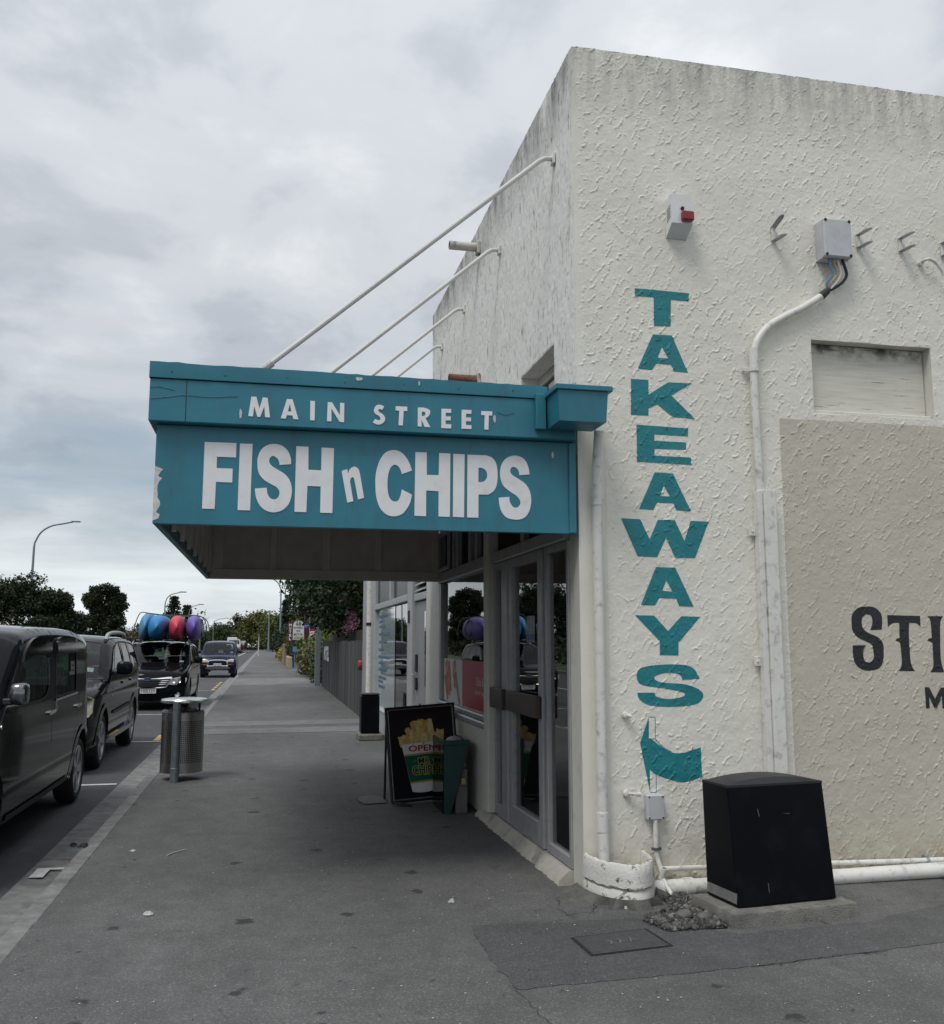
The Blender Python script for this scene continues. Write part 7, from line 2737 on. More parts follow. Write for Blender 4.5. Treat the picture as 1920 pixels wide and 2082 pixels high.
for k in range(7):
    mb = MB()
    z = 2.30 + k * .085
    mb.add([(2.03, 12.4, z), (2.03, 13.4, z), (2.10, 13.4, z + .06), (2.10, 12.4, z + .06)], [(0, 3, 2, 1)])
    mb.add([(2.03, 12.4, z - .008), (2.03, 13.4, z - .008), (2.03, 13.4, z), (2.03, 12.4, z)], [(0, 3, 2, 1)])
    ob('louvre_slat', mb, M_alu, s2, None)
mb = MB()
mb.box(2.11, 2.13, 12.36, 13.42, 2.27, 3.19)
ob('louvre_back', mb, M_dark, s2)
mb = MB()
mb.box(2.0, 2.13, 13.44, 13.86, 0, 3.2, .012)
ob('post', mb, M_pale, s2)
mb = MB()
mb.box(1.985, 1.999, 13.6, 13.72, 1.86, 2.04, .004)
ob('card_reader', mb, M_dark, s2)
mb = MB()
mb.box(2.0, 2.14, 13.87, 18.3, 0, .37, .012)
ob('sill_wall', mb, M_pale, s2)
for bx in ((1.99, 2.14, 13.87, 18.3, 2.185, 2.285), (1.99, 2.14, 13.87, 18.3, .372, .40), (1.99, 2.14, 18.10, 18.3, .401, 2.184), (1.99, 2.12, 15.75, 15.95, 2.286, 3.19), (1.99, 2.14, 18.10, 18.3, 2.286, 3.19)):
    mb = MB()
    mb.box(*bx, .008)
    ob('frame_bar', mb, M_pale, s2)
mb = MB()
mb.add([(2.06, 13.87, .4), (2.06, 18.1, .4), (2.06, 18.1, 2.185), (2.06, 13.87, 2.185)], [(0, 3, 2, 1)])
ob('pane', mb, M_glass, s2, None)
mf, t, b = new_mat('frosted_film')
b.inputs['Base Color'].default_value = (.40, .50, .51, 1)
b.inputs['Roughness'].default_value = .25
b.inputs['Coat Weight'].default_value = 1
mb = MB()
mb.add([(2.052, 15.6, .4), (2.052, 18.1, .4), (2.052, 18.1, 2.185), (2.052, 15.6, 2.185)], [(0, 3, 2, 1)])
fm = ob('frosted_panel', mb, mf, s2, None)
mb = MB()
for k, (w, z) in enumerate(((1.25, 2.02), (.7, 1.93), (.95, 1.84), (1.55, 1.70), (1.2, 1.56), (.8, 1.42), (1.5, 1.29), (.85, 1.18), (1.15, 1.06), (1.2, .92), (.7, .85), (.9, .76))):
    yy, kk = 17.9, 0
    while yy > 17.9 - w:
        a = .07 + .05 * ((k * 5 + kk * 3) % 4) / 4
        mb.add([(2.0505, yy, z), (2.0505, yy - a, z), (2.0505, yy - a, z + .045 + .012 * (kk % 2)), (2.0505, yy, z + .045 + .012 * (kk % 2))], [(0, 1, 2, 3)])
        yy -= a + .035
        kk += 1
ob('lettering', mb, mat('blue_vinyl', (.055, .15, .28), .5, 0, .15, 9), s2, None)
m_reed = glass_mat('reeded_glass', (.22, .24, .24), .6, 1.5, .25)
for a, b_ in ((13.87, 15.75), (15.95, 18.1)):
    mb = MB()
    mb.add([(2.05, a, 2.285), (2.05, b_, 2.285), (2.05, b_, 3.19), (2.05, a, 3.19)], [(0, 3, 2, 1)])
    ob('transom_pane', mb, m_reed, s2, None)
mb = MB()
mb.box(1.97, 2.2, 19.35, 20.2, 0, 3.2, .012)
mb.box(1.99, 2.2, 18.301, 18.75, 0, 3.2, .01)
mb.box(2.1, 2.2, 18.751, 19.349, 0, 3.2)
ob('end_post', mb, M_alu, s2)
mb = MB()
mb.tube([(2.0, 19.0, 0), (2.0, 19.0, 3.2)], .075, 14)
dpp = single('downpipe', mb, M_pvc, 'white round downpipe on the far end of the second shop', 'downpipe')
mb = MB()
mb.lathe([(.075, -.03), (.085, -.03), (.085, .03), (.075, .03)], 14, M=Matrix.Translation((2.0, 19.0, 1.94)))
ob('bracket', mb, M_trim, dpp)
lb = thing('letterbox', 'red letterbox half hidden behind the far downpipe on the fence', 'letterbox', (1.93, 20.28, 1.0))
mb = MB()
mb.box(1.885, 1.985, 20.22, 20.335, 1.06, 1.20, .03)
ob('box', mb, mat('letterbox_red', (.50, .05, .06), .4, 0, .1, 9), lb)
mb = MB()
mb.box(1.89, 1.98, 20.225, 20.33, 1.0, 1.055, .005)
ob('bracket', mb, M_trim, lb)
mb = MB()
mb.add([(1.883, 20.24, 1.13), (1.883, 20.32, 1.13), (1.883, 20.32, 1.145), (1.883, 20.24, 1.145)], [(0, 3, 2, 1)])
ob('slot', mb, M_dark, lb, None)

# ------------------------------------------------------------------ fence
fn = thing('paling_fence', 'dark stained paling fence with white painted letters beyond the second shop', 'fence', (2.03, 28, 0))
M_pal, t, b = new_mat('dark_stained_paling')
oi = t.nodes.new('ShaderNodeObjectInfo')
pos = geo_pos(t)
gr_ = noise_n(t, mapped(t, pos, (9, 9, .7)), 3, 5, .65)
k_ = math_n(t, 'ADD', math_n(t, 'MULTIPLY', oi.outputs['Random'], .6), math_n(t, 'MULTIPLY', gr_, .5))
t.links.new(ramp_n(t, k_, [(.15, (.026, .029, .029)), (.55, (.052, .056, .055)), (.9, (.092, .097, .094))]), b.inputs['Base Color'])
b.inputs['Roughness'].default_value = .85
fr = random.Random(9)
pal_me = []
for k in range(4):
    mb = MB()
    mb.box(-.011, .011, -.066, .066, 0, 1.60 + (-.012, 0, .010, .02)[k], .004)
    pal_me.append(mesh_of('paling', mb.v, mb.f, mb.m, M_pal))
y = 20.36
while y < 35.15:
    o = bpy.data.objects.new('paling', pal_me[fr.randrange(4)])
    C.objects.link(o)
    o.parent = fn
    o.location = (1.99 + fr.uniform(-.006, .006) - 2.03, y - 28, 0)
    o.rotation_euler = (fr.uniform(-.006, .006), 0, fr.uniform(-.03, .03))
    y += .142
for z in (.3, .85, 1.4):
    mb = MB()
    mb.box(2.012, 2.06, 20.3, 35.2, z, z + .08)
    ob('rail', mb, M_pal, fn)
mb = MB()
put_text(mb, 'MOTEL', (1.968, 32.65, .95), (0, -1, 0), (0, 0, 1), .49, 2.7, .06)
ob('lettering', mb, mat('fence_letter_white', (.80, .80, .78), .7, 0, .1, 9), fn, None)
fb = thing('back_fence', 'taller brown board fence standing just behind the dark paling fence', 'fence', (2.35, 28, 0))
mb0 = MB()
mb0.box(-.012, .012, -.095, .095, 0, 1.88, .004)
bme = mesh_of('board', mb0.v, mb0.f, mb0.m, mat('brown_board', (.045, .034, .030), .85, 0, .25, 3, .25, 40))
y = 20.45
while y < 36.5:
    o = bpy.data.objects.new('board', bme)
    C.objects.link(o)
    o.parent = fb
    o.location = (fr.uniform(-.005, .005), y - 28, fr.uniform(-.02, .02))
    y += .197
mb = MB()
mb.box(1.73, 1.93, 35.3, 35.52, 0, 2.08, .01)
mb.add([(1.73, 35.3, 2.081), (1.93, 35.3, 2.081), (1.93, 35.52, 2.081), (1.73, 35.52, 2.081), (1.83, 35.41, 2.17)], [(0, 1, 4), (1, 2, 4), (2, 3, 4), (3, 0, 4)])
single('gate_post', mb, mat('post_grey', (.20, .225, .255), .6, 0, .12, 5, .1, 60), 'tall square blue grey post with a pointed cap at the end of the fence', 'post')

# ------------------------------------------------------------------ litter on the footpath
M_white_bit = mat('litter_white', (.45, .45, .44), .7, 0, .2, 60)
M_dark_bit = mat('litter_dark', (.018, .018, .02), .7, 0, .3, 60)
mb = MB()
a, b_ = (-.69, 7.72, .006), (-.57, 7.90, .007)
mb.tube([a, ((a[0] + b_[0]) / 2 - .012, (a[1] + b_[1]) / 2 + .01, .008), b_], .0045, 6)
single('straw', mb, mat('straw_white', (.45, .45, .42), .5), 'bent pale drinking straw lying on the footpath', 'straw')


def crumple(x, y, z, rx, ry, h, seed, m, name, label, cat, rz=0.0):
    r = random.Random(seed)
    mb = MB()
    n = 14
    vs = [(0, 0, h)]
    for k in range(n):
        a = 2 * math.pi * k / n
        q = r.uniform(.55, 1.15)
        vs.append((rx * .55 * q * math.cos(a), ry * .55 * q * math.sin(a), h * r.uniform(.5, 1.2)))
    for k in range(n):
        a = 2 * math.pi * k / n
        q = r.uniform(.6, 1.2)
        vs.append((rx * q * math.cos(a), ry * q * math.sin(a), r.uniform(0, .2) * h))
    fs = [(0, 1 + k, 1 + (k + 1) % n) for k in range(n)] + [(1 + k, 1 + n + k, 1 + n + (k + 1) % n, 1 + (k + 1) % n) for k in range(n)]
    mb.add(vs, fs, 0, Matrix.Translation((x, y, z)) @ Matrix.Rotation(rz, 4, 'Z'))
    return single(name, mb, m, label, cat, sharp=None)


crumple(-1.36, 8.2, .008, .035, .085, .02, 1, M_dark_bit, 'black_rag', 'black scrap of cloth lying on the kerb edge', 'rag', -.2)
crumple(-1.43, 8.15, -.10, .03, .06, .012, 2, mat('leaf_brown', (.16, .075, .045), .8, 0, .3, 40), 'dry_leaf', 'dry brown leaf in the gutter next to the black scrap', 'leaf', .4)
crumple(-1.56, 8.9, R + .002, .035, .03, .02, 4, M_dark_bit, 'dark_clod', 'small dark clod in the gutter', 'clod')
crumple(-.64, 6.136, .002, .03, .035, .02, 3, M_white_bit, 'paper_scrap', 'crumpled white feather like scrap on the open footpath', 'paper')
crumple(1.16, 6.02, .002, .022, .02, .02, 5, M_white_bit, 'paper_scrap', 'small white scrap on the footpath near the shop door', 'paper')
crumple(-.96, 7.96, .002, .028, .03, .008, 6, M_white_bit, 'paper_scrap', 'flat white scrap on the footpath near the kerb', 'paper')
mb = MB()
lr = random.Random(31)
for k in range(520):
    if k < 380:
        x, y = lr.uniform(-1.2, 4.8), 3.3 + abs(lr.gauss(0, 2.2))
    else:
        x, y = lr.uniform(-1.2, 1.9), lr.uniform(6, 16)
    if (x > 1.85 and y > 5.0) or y < 3.2:
        continue
    r = lr.uniform(.0022, .0055)
    a = lr.uniform(0, 3.1)
    q = [(r * math.cos(a + t_) * lr.uniform(.6, 1.5), r * math.sin(a + t_) * lr.uniform(.6, 1.5)) for t_ in (0, 1.3, 2.6, 3.9, 5.2)]
    mb.add([(x + u, y + v, .0065) for u, v in q] + [(x, y, .009)], [(0, 1, 5), (1, 2, 5), (2, 3, 5), (3, 4, 5), (4, 0, 5)], 0 if lr.random() < .7 else 1)
lt = setting('litter', mb, [M_white_bit, M_dark_bit], None, 'stuff')

# ------------------------------------------------------------------ trees, hedges and the far street
def leaf_mat(name, cols, rough=.6):
    m, t, b = new_mat(name)
    g = t.nodes.new('ShaderNodeNewGeometry')
    c = ramp_n(t, g.outputs['Random Per Island'], [(k / (len(cols) - 1), q) for k, q in enumerate(cols)])
    big = noise_n(t, g.outputs['Position'], .55, 4, .6)
    c = mix_n(t, ramp_n(t, big, [(.38, (0, 0, 0)), (.66, (.55, .55, .55))]), c, cols[-1])
    t.links.new(c, b.inputs['Base Color'])
    b.inputs['Roughness'].default_value = rough
    b.inputs['Specular IOR Level'].default_value = .3
    return m


def leaves(name, centers, spread, per, size, rng, flat=0.0, droop=0.0):
    """Leaf sized faces scattered about clump centres; each leaf is a bent pair of triangles."""
    centers = np.asarray(centers, float)
    n = len(centers) * per
    P = np.repeat(centers, per, 0) + np.clip(rng.normal(0, 1, (n, 3)), -1.9, 1.9) * np.asarray(spread)
    d = rng.normal(0, 1, (n, 3))
    d[:, 2] = d[:, 2] * (1 - flat) - droop
    d /= np.linalg.norm(d, axis=1)[:, None]
    w = rng.normal(0, 1, (n, 3))
    w -= d * (w * d).sum(1)[:, None]
    w /= np.linalg.norm(w, axis=1)[:, None]
    L = size * rng.uniform(.6, 1.4, n)[:, None]
    nrm = np.cross(d, w)
    v = np.empty((n, 4, 3))
    v[:, 0] = P - d * L * .5
    v[:, 1] = P + w * L * .27 + nrm * L * .06
    v[:, 2] = P + d * L * .5
    v[:, 3] = P - w * L * .27 + nrm * L * .06
    me = bpy.data.meshes.new(name)
    me.vertices.add(n * 4)
    me.vertices.foreach_set('co', v.reshape(-1).astype(np.float32))
    me.loops.add(n * 4)
    me.loops.foreach_set('vertex_index', np.arange(n * 4, dtype=np.int32))
    me.polygons.add(n)
    me.polygons.foreach_set('loop_start', (np.arange(n) * 4).astype(np.int32))
    me.update(calc_edges=True)
    return me


def lobe_points(lobes, per, rng, shell=.55):
    out = []
    for cx, cy, cz, rx, ry, rz in lobes:
        d = rng.normal(0, 1, (per, 3))
        d /= np.linalg.norm(d, axis=1)[:, None]
        r = shell + (1 - shell) * rng.random(per) ** .6
        out.append(np.array([cx, cy, cz]) + d * r[:, None] * np.array([rx, ry, rz]))
    return np.concatenate(out)


M_bark = mat('bark', (.065, .055, .045), .9, 0, .3, 6, .6, 30)
L_dark = leaf_mat('dark_leaves', [(.010, .018, .008), (.018, .030, .012), (.030, .046, .016), (.022, .036, .014)])
L_deep = leaf_mat('glossy_dark_leaves', [(.009, .019, .008), (.016, .034, .012), (.034, .062, .020), (.020, .042, .014)], .42)
L_mid = leaf_mat('mid_leaves', [(.022, .038, .013), (.040, .062, .020), (.060, .086, .026), (.045, .070, .020)])
L_olive = leaf_mat('olive_leaves', [(.045, .058, .014), (.085, .098, .022), (.13, .135, .03), (.095, .11, .024)])
L_con = leaf_mat('conifer_leaves', [(.010, .018, .011), (.017, .028, .017), (.024, .038, .020), (.014, .025, .014)])
L_red = leaf_mat('autumn_leaves', [(.07, .022, .012), (.12, .045, .02), (.085, .05, .02), (.06, .05, .02)])
L_var = leaf_mat('variegated_leaves', [(.05, .055, .02), (.12, .115, .05), (.19, .17, .085), (.08, .085, .035)])
L_lime = leaf_mat('lime_leaves', [(.06, .09, .015), (.11, .15, .025), (.17, .20, .035), (.10, .14, .025)])
L_flower = leaf_mat('pink_petals', [(.38, .17, .24), (.48, .25, .33), (.60, .40, .45), (.45, .22, .30)])
L_yel = leaf_mat('yellow_petals', [(.30, .24, .02), (.42, .34, .03), (.5, .42, .06), (.3, .28, .03)])
TRI = 0


def trunk_mesh(h, r, limbs, seed, lean=0.0):
    rr = random.Random(seed)
    mb = MB()
    top = Vector((lean, 0, h))
    mid = Vector((lean * .4 + rr.uniform(-.1, .1), rr.uniform(-.1, .1), h * .5))
    mb.tube([(0, 0, -.05), (0, 0, .15), mid, top], [r * 1.45, r * 1.1, r * .85, r * .5], 9)
    for p in limbs:
        s0 = Vector((0, 0, 0)).lerp(top, rr.uniform(.45, .9))
        m = s0.lerp(Vector(p), .5) + Vector((0, 0, .25))
        mb.tube([s0, m, p], [r * .45, r * .28, r * .1], 6)
    return mb


def tree(name, label, loc, lobes, leafm, per=26, n=20, size=.22, spread=(.32, .32, .24), seed=1, trunk=(2.5, .16), group=None, cat='tree', flat=0.0, shell=.6, droop=0.0):
    t_ = thing(name, label, cat, loc, 0, group)
    rg = np.random.default_rng(seed)
    cen = lobe_points(lobes, n, rg, shell)
    cen = cen[cen[:, 2] > .05]
    me = leaves('crown', cen, spread, per, size, rg, flat, droop)
    me.materials.append(leafm)
    o = bpy.data.objects.new('crown', me)
    C.objects.link(o)
    o.parent = t_
    if trunk:
        mb = trunk_mesh(trunk[0], trunk[1], [(l[0] * .8, l[1] * .8, l[2]) for l in lobes[:5]], seed)
        ob('trunk', mb, M_bark, t_, 50, local=True)
    return t_


# dark broadleaf trees across the road; the first two show over the parked cars
big = [(0, 0, 3.6, 2.6, 2.4, 1.9), (-2.0, .4, 3.3, 1.9, 1.9, 1.7), (1.9, -.3, 3.2, 1.9, 1.9, 1.6), (.6, .6, 4.9, 1.6, 1.6, 1.3), (-.9, -.4, 4.7, 1.5, 1.5, 1.2), (2.9, .2, 2.4, 1.3, 1.4, 1.2), (-3.0, 0, 2.4, 1.4, 1.4, 1.3), (0, 0, 2.2, 2.6, 2.2, 1.2)]
tr1 = random.Random(15)
for _ in range(34):
    a_ = tr1.uniform(0, math.pi)
    q = tr1.uniform(.55, 1.02)
    big.append((4.1 * q * math.cos(a_), tr1.uniform(-1.4, 1.4), 1.6 + 3.6 * q * math.sin(a_) ** .8, tr1.uniform(.4, .85), .7, tr1.uniform(.3, .6)))
big = [q for q in big[3:] if q[2] > 1.2] + [(0, 0, 2.6, 3.2, 2.0, 1.7), (0, 0, 3.6, 2.2, 1.8, 1.3)]
ta = tree('broadleaf_tree', 'wide dark broadleaf tree across the road behind the first lamp post', (-19.3, 80, 0), [(a * 1.08 if d > 1 else a * 1.05, b_, c * 1.12, d * 1.1, e, f * 1.08) for a, b_, c, d, e, f in big], L_dark, 48, 42, .22, (.25, .25, .20), 3, (2.6, .28), 'trees across the road')
tb = tree('broadleaf_tree', 'smaller dark tree across the road with open sky beside its rounded top', (-12.75, 80, 0), [(0, 0, 5.25, .95, .95, .72), (.72, 0, 4.75, .6, .7, .5), (-.75, 0, 4.55, .55, .7, .5), (.95, 0, 4.1, .5, .6, .38), (-.2, .2, 4.0, .75, .8, .5), (.55, 0, 3.3, .6, .8, .42), (-.85, 0, 3.2, .7, .9, .7), (1.15, 0, 3.25, .38, .5, .26), (.2, .1, 2.5, 1.1, 1.1, .7), (1.0, 0, 2.35, .55, .7, .4), (-1.5, 0, 2.5, 1.0, 1.0, .9), (-1.9, .3, 3.2, .6, .8, .6), (.3, 0, 1.6, 1.5, 1.1, .9), (1.35, 0, 4.35, .28, .4, .2), (-1.15, 0, 5.0, .3, .4, .22), (1.2, 0, 5.0, .25, .3, .2), (.45, -.3, 5.65, .45, .5, .3), (-.5, .2, 5.55, .4, .5, .3)], L_dark, 56, 30, .19, (.17, .17, .13), 5, (3.2, .2), 'trees across the road')
more = [(-16.5, -6), (-17.5, 2), (-16.0, 9.5), (-17.2, 17), (-16.2, 25), (-17.6, 33), (-16.6, 41), (-18.4, 49)]
kinds = ['opposite the camera', 'opposite the shop corner', 'opposite the shop door', 'opposite the boxy car', 'opposite the black SUV', 'opposite the wagon with kayaks', 'opposite the fence', 'opposite the end of the fence']
for k, (x, y) in enumerate(more):
    copy_tree(ta if k % 2 else tb, (x, y, 0), rnd.uniform(0, 6), (1.0 if k % 2 else 1.35) * rnd.uniform(.95, 1.15), 'dark broadleaf tree across the road, %s' % kinds[k])

# low growth under the trees across the road
rg = np.random.default_rng(17)
cen = np.stack([rg.uniform(-24, -14.5, 900), rg.uniform(-10, 120, 900), rg.uniform(0, 1.9, 900)], 1)
me = leaves('far_undergrowth', cen, (.5, .6, .35), 14, .34, rg)
me.materials.append(L_dark)
o = bpy.data.objects.new('far_undergrowth', me)
C.objects.link(o)
tag(o, kind='stuff')

tree('autumn_hedge', 'rust red hedge across the road just beside the kayaks', (-17.6, 118, 0), [(0, 0, 1.5, 1.9, 1.6, 1.5), (1.7, 0, 1.2, 1.4, 1.4, 1.2), (-1.6, 0, 1.4, 1.5, 1.4, 1.3)], L_red, 30, 24, .28, (.3, .3, .25), 8, None, None, 'hedge')
hs = thing('white_house', 'white house with a pale roof far across the road between the trees', 'house', (-24.2, 150, 0))
mb = MB()
mb.box(-27.5, -21, 148, 156, 0, 3.2)
ob('wall', mb, M_cream, hs)
mb = MB()
mb.add([(-28, 147.6, 3.2), (-20.5, 147.6, 3.2), (-20.5, 156.4, 3.2), (-28, 156.4, 3.2), (-26, 152, 4.9), (-22.4, 152, 4.9)], [(0, 1, 5, 4), (1, 2, 5), (2, 3, 4, 5), (3, 0, 4)])
ob('roof', mb, mat('pale_roof', (.46, .47, .48), .6), hs, None)

# the belt of trees that closes the street
belt = [('bushy mid green tree far off behind the kayaks', -21.0, 190, L_mid, 1.0), ('bushy tree far off just beside the purple kayak', -13.5, 185, L_mid, .92), ('low green tree far down the street above the dark blue car', -9.2, 200, L_mid, .82),
        ('broad green tree far down the street above the pale truck', -5.2, 205, L_mid, 1.05), ('tall olive green tree closing the street, tallest of the row', -1.0, 190, L_olive, 1.18), ('yellowish green tree at the far end of the footpath', 2.3, 175, L_olive, 1.02),
        ('dark green tree behind the thin lamp post at the end of the footpath', 5.2, 182, L_mid, 1.12), ('olive tree just behind the motel signs', 6.2, 150, L_olive, 1.0), ('mid green tree farther right behind the motel tower', 10.5, 160, L_mid, 1.15)]
proto = {}
bl = [(0, 0, 3.6, 2.8, 2.4, 2.4), (-2.2, .3, 2.8, 2.0, 2.0, 2.0), (2.2, -.2, 2.9, 2.1, 2.0, 2.0), (.5, .3, 5.1, 1.6, 1.6, 1.3), (-1.0, 0, 4.6, 1.3, 1.3, 1.2), (0, 0, 1.5, 3.0, 2.2, 1.5)]
for k, (lb_, x, y, m, s_) in enumerate(belt):
    if m.name not in proto:
        proto[m.name] = tree('street_tree', lb_, (x, y, 0), bl, m, 24, 34, .42, (.42, .42, .34), 40 + k, (2.6, .25), 'trees at the end of the street')
        proto[m.name].scale = (s_, s_, s_)
    else:
        copy_tree(proto[m.name], (x, y, 0), k * 1.3, (s_, s_, s_ * (.92 + .04 * (k % 4))), lb_)
rg = np.random.default_rng(23)
cen = np.stack([rg.uniform(-34, 22, 1500), rg.uniform(205, 235, 1500), np.abs(rg.normal(0, 1.7, 1500)) + .2], 1)
me = leaves('far_wood', cen, (.8, .8, .6), 14, .75, rg)
me.materials.append(L_mid)
o = bpy.data.objects.new('far_wood', me)
C.objects.link(o)
tag(o, kind='stuff')


def conifer(label, loc, h, r, seed, twin=False):
    t_ = thing('conifer', label, 'conifer', loc, 0, 'conifers on the skyline')
    rg = np.random.default_rng(seed)
    pts = []
    nw = int(h * 1.9)
    for cx, hh, rr in ((0, h, r), (r * .75, h * .84, r * .8)) if twin else ((0, h, r),):
        for k in range(nw):
            f = k / nw
            z = .8 + (hh - .9) * f
            q = rr * (1 - f) ** .85 * rg.uniform(.75, 1.15) + .12
            for a in np.linspace(0, 6.28, 7 + int(6 * (1 - f)), endpoint=False):
                for s_ in (.35, .7, 1.0):
                    aa = a + rg.uniform(-.3, .3)
                    pts.append((cx + q * s_ * math.cos(aa), q * s_ * math.sin(aa), z - .22 * q * s_ + rg.uniform(-.15, .15)))
    me = leaves('crown', pts, (.22, .22, .12), 8, .38, rg, .6)
    me.materials.append(L_con)
    o = bpy.data.objects.new('crown', me)
    C.objects.link(o)
    o.parent = t_
    mb = MB()
    mb.tube([(0, 0, 0), (0, 0, h * .97)], [r * .09, .03], 8)
    ob('trunk', mb, M_bark, t_, 50, local=True)


conifer('dark pointed conifer on the skyline above the kayaks', (-13.9, 150, 0), 8.7, 2.6, 4, True)
conifer('dark twin topped conifer on the skyline above the motel signs', (2.75, 150, 0), 8.3, 2.2, 6, True)
bt = thing('bare_tree', 'small bare branched tree far off between the lamp posts', 'tree', (-9.3, 140, 0))
mb = MB()
br = random.Random(6)
mb.tube([(0, 0, 0), (.05, 0, 3.0)], [.12, .08], 7)
for k in range(16):
    a = br.uniform(0, 6.28)
    p0 = Vector((.03, 0, br.uniform(2.2, 3.0)))
    p1 = p0 + Vector((math.cos(a) * br.uniform(.4, .9), math.sin(a) * .6, br.uniform(.7, 1.5)))
    p2 = p1 + Vector((math.cos(a) * br.uniform(.1, .6), math.sin(a) * .3, br.uniform(.4, 1.2)))
    mb.tube([p0, p1, p2], [.05, .03, .012], 5)
    for q in range(3):
        mb.tube([p1, p1 + Vector((br.uniform(-.5, .5), br.uniform(-.3, .3), br.uniform(.4, .9)))], [.022, .008], 4)
ob('trunk', mb, mat('pale_bark', (.20, .18, .15), .9), bt, 50, local=True)

# the big glossy tree hanging over the fence
over = [(0, 0, 4.2, 2.6, 3.0, 2.0), (-1.6, 2.5, 3.6, 1.3, 2.2, 1.5), (-1.4, -1.5, 3.4, 1.0, 2.4, 1.25), (.8, -3.6, 3.8, 2.0, 2.2, 1.9), (1.8, 2.6, 4.2, 2.0, 2.2, 2.0), (-.5, 4.2, 4.6, 1.5, 1.8, 1.2), (.4, -5.2, 3.2, 1.3, 1.6, 1.3), (-1.9, 4.2, 3.5, .9, 1.5, .9), (-.6, .5, 2.6, 1.3, 3.0, .8), (.3, -3.5, 2.4, 1.2, 2.0, .7)]
tree('overhanging_tree', 'large glossy dark green tree hanging over the paling fence', (3.55, 28.5, 0), over, L_deep, 80, 80, .135, (.24, .24, .19), 12, (2.6, .22), None, 'tree', 0, .55)
fl_ = [(2.02, 26.9, 2.62), (2.12, 26.6, 2.78), (1.98, 27.6, 2.52), (2.25, 26.2, 2.66), (2.2, 26.0, 2.45), (2.28, 25.9, 2.28), (2.2, 26.3, 2.16), (2.3, 25.7, 2.05), (2.12, 26.5, 1.96), (2.2, 26.2, 1.90)]
rg = np.random.default_rng(3)
cen = np.array([np.array(p) + rg.normal(0, .05, 3) for p in fl_ for _ in range(7)])
t_ = thing('flower_spray', 'spray of pink blossom hanging from the dark tree over the fence', 'flowers', (2.1, 26.4, 1.9))
me = leaves('blossom', cen - np.array([2.1, 26.4, 1.9]), (.05, .06, .05), 14, .065, rg)
me.materials.append(L_flower)
o = bpy.data.objects.new('blossom', me)
C.objects.link(o)
o.parent = t_
mb = MB()
for p in fl_[::2]:
    mb.tube([Vector(p), Vector((2.9, 27.0, 2.9))], [.008, .015], 5)
ob('stem', mb, M_bark, t_)

# shrubs along the footpath beyond the fence
shr = [('shrub', 'grassy reddish topped shrub next to the grey gate post', (2.15, 37.8, 0), [(0, 0, .55, .45, 1.4, .55), (-.1, .6, .9, .35, .9, .4)], L_mid, 40, 30, .13, (.10, .14, .10)),
       ('shrub', 'large pale variegated shrub spilling over the footpath edge', (2.15, 44.5, 0), [(0, 0, .75, .62, 2.2, .70), (-.05, 1.6, .9, .55, 1.6, .55), (.1, -1.5, .7, .5, 1.2, .6), (0, 3.2, .7, .6, 1.5, .65)], L_var, 44, 34, .15, (.13, .18, .13)),
       ('shrub', 'bright lime green bush rising behind the variegated shrub', (2.95, 50, 0), [(0, 0, 1.45, .9, 2.2, .65), (.6, -2.5, 1.5, .9, 1.8, .7), (-.5, 2, 1.3, .7, 1.6, .5)], L_lime, 36, 30, .18, (.16, .2, .14)),
       ('shrub', 'low dark bush at the foot of the motel signs', (2.1, 66, 0), [(0, 0, .9, .7, 2.2, .8)], L_mid, 40, 24, .2, (.15, .2, .15)),
       ('shrub', 'small yellow flowering bush on the footpath edge', (1.22, 78.5, 0), [(0, 0, .55, .32, .5, .5)], L_yel, 26, 24, .14, (.1, .12, .1)),
       ('shrub', 'dark red leaved shrub next to the yellow bush', (1.75, 76, 0), [(0, 0, .95, .4, 1.2, .95)], L_red, 30, 26, .18, (.13, .15, .13)),
       ('shrub', 'tall dark hedge at the far end of the footpath', (1.55, 92, 0), [(0, 0, 1.2, .7, 5, 1.2), (.6, 6, 1.7, 1.0, 5, 1.7), (.3, -5, 1.0, .6, 4, 1.0)], L_dark, 40, 44, .24, (.2, .3, .2)),
       ('shrub', 'brownish bush behind the motel letters sign', (3.2, 84, 0), [(0, 0, 1.9, 1.4, 2.5, 1.6), (1.6, 0, 1.6, 1.3, 2, 1.4)], L_olive, 40, 30, .26, (.25, .25, .2))]
for k, (nm, lb_, loc, lobes, m, per, n_, sz_, sp_) in enumerate(shr):
    tree(nm, lb_, loc, lobes, m, per, n_, sz_, sp_, 60 + k, None, 'shrubs along the footpath', 'shrub', 0, .5)

M_beige_w = mat('beige_garden_wall', (.36, .29, .19), .85, 0, .12, 4, .2, 60)
mb = MB()
mb.box(1.25, 1.50, 58.2, 64.4, 0, .66, .02)
single('garden_wall', mb, M_beige_w, 'low sand coloured garden wall beyond the shrubs', 'wall')
mb = MB()
mb.box(1.16, 1.34, 66.6, 74, 0, 1.42, .02)
single('garden_wall', mb, mat('brown_garden_wall', (.24, .17, .12), .85, 0, .15, 4, .2, 60), 'taller brown garden wall behind the low sand coloured one', 'wall')

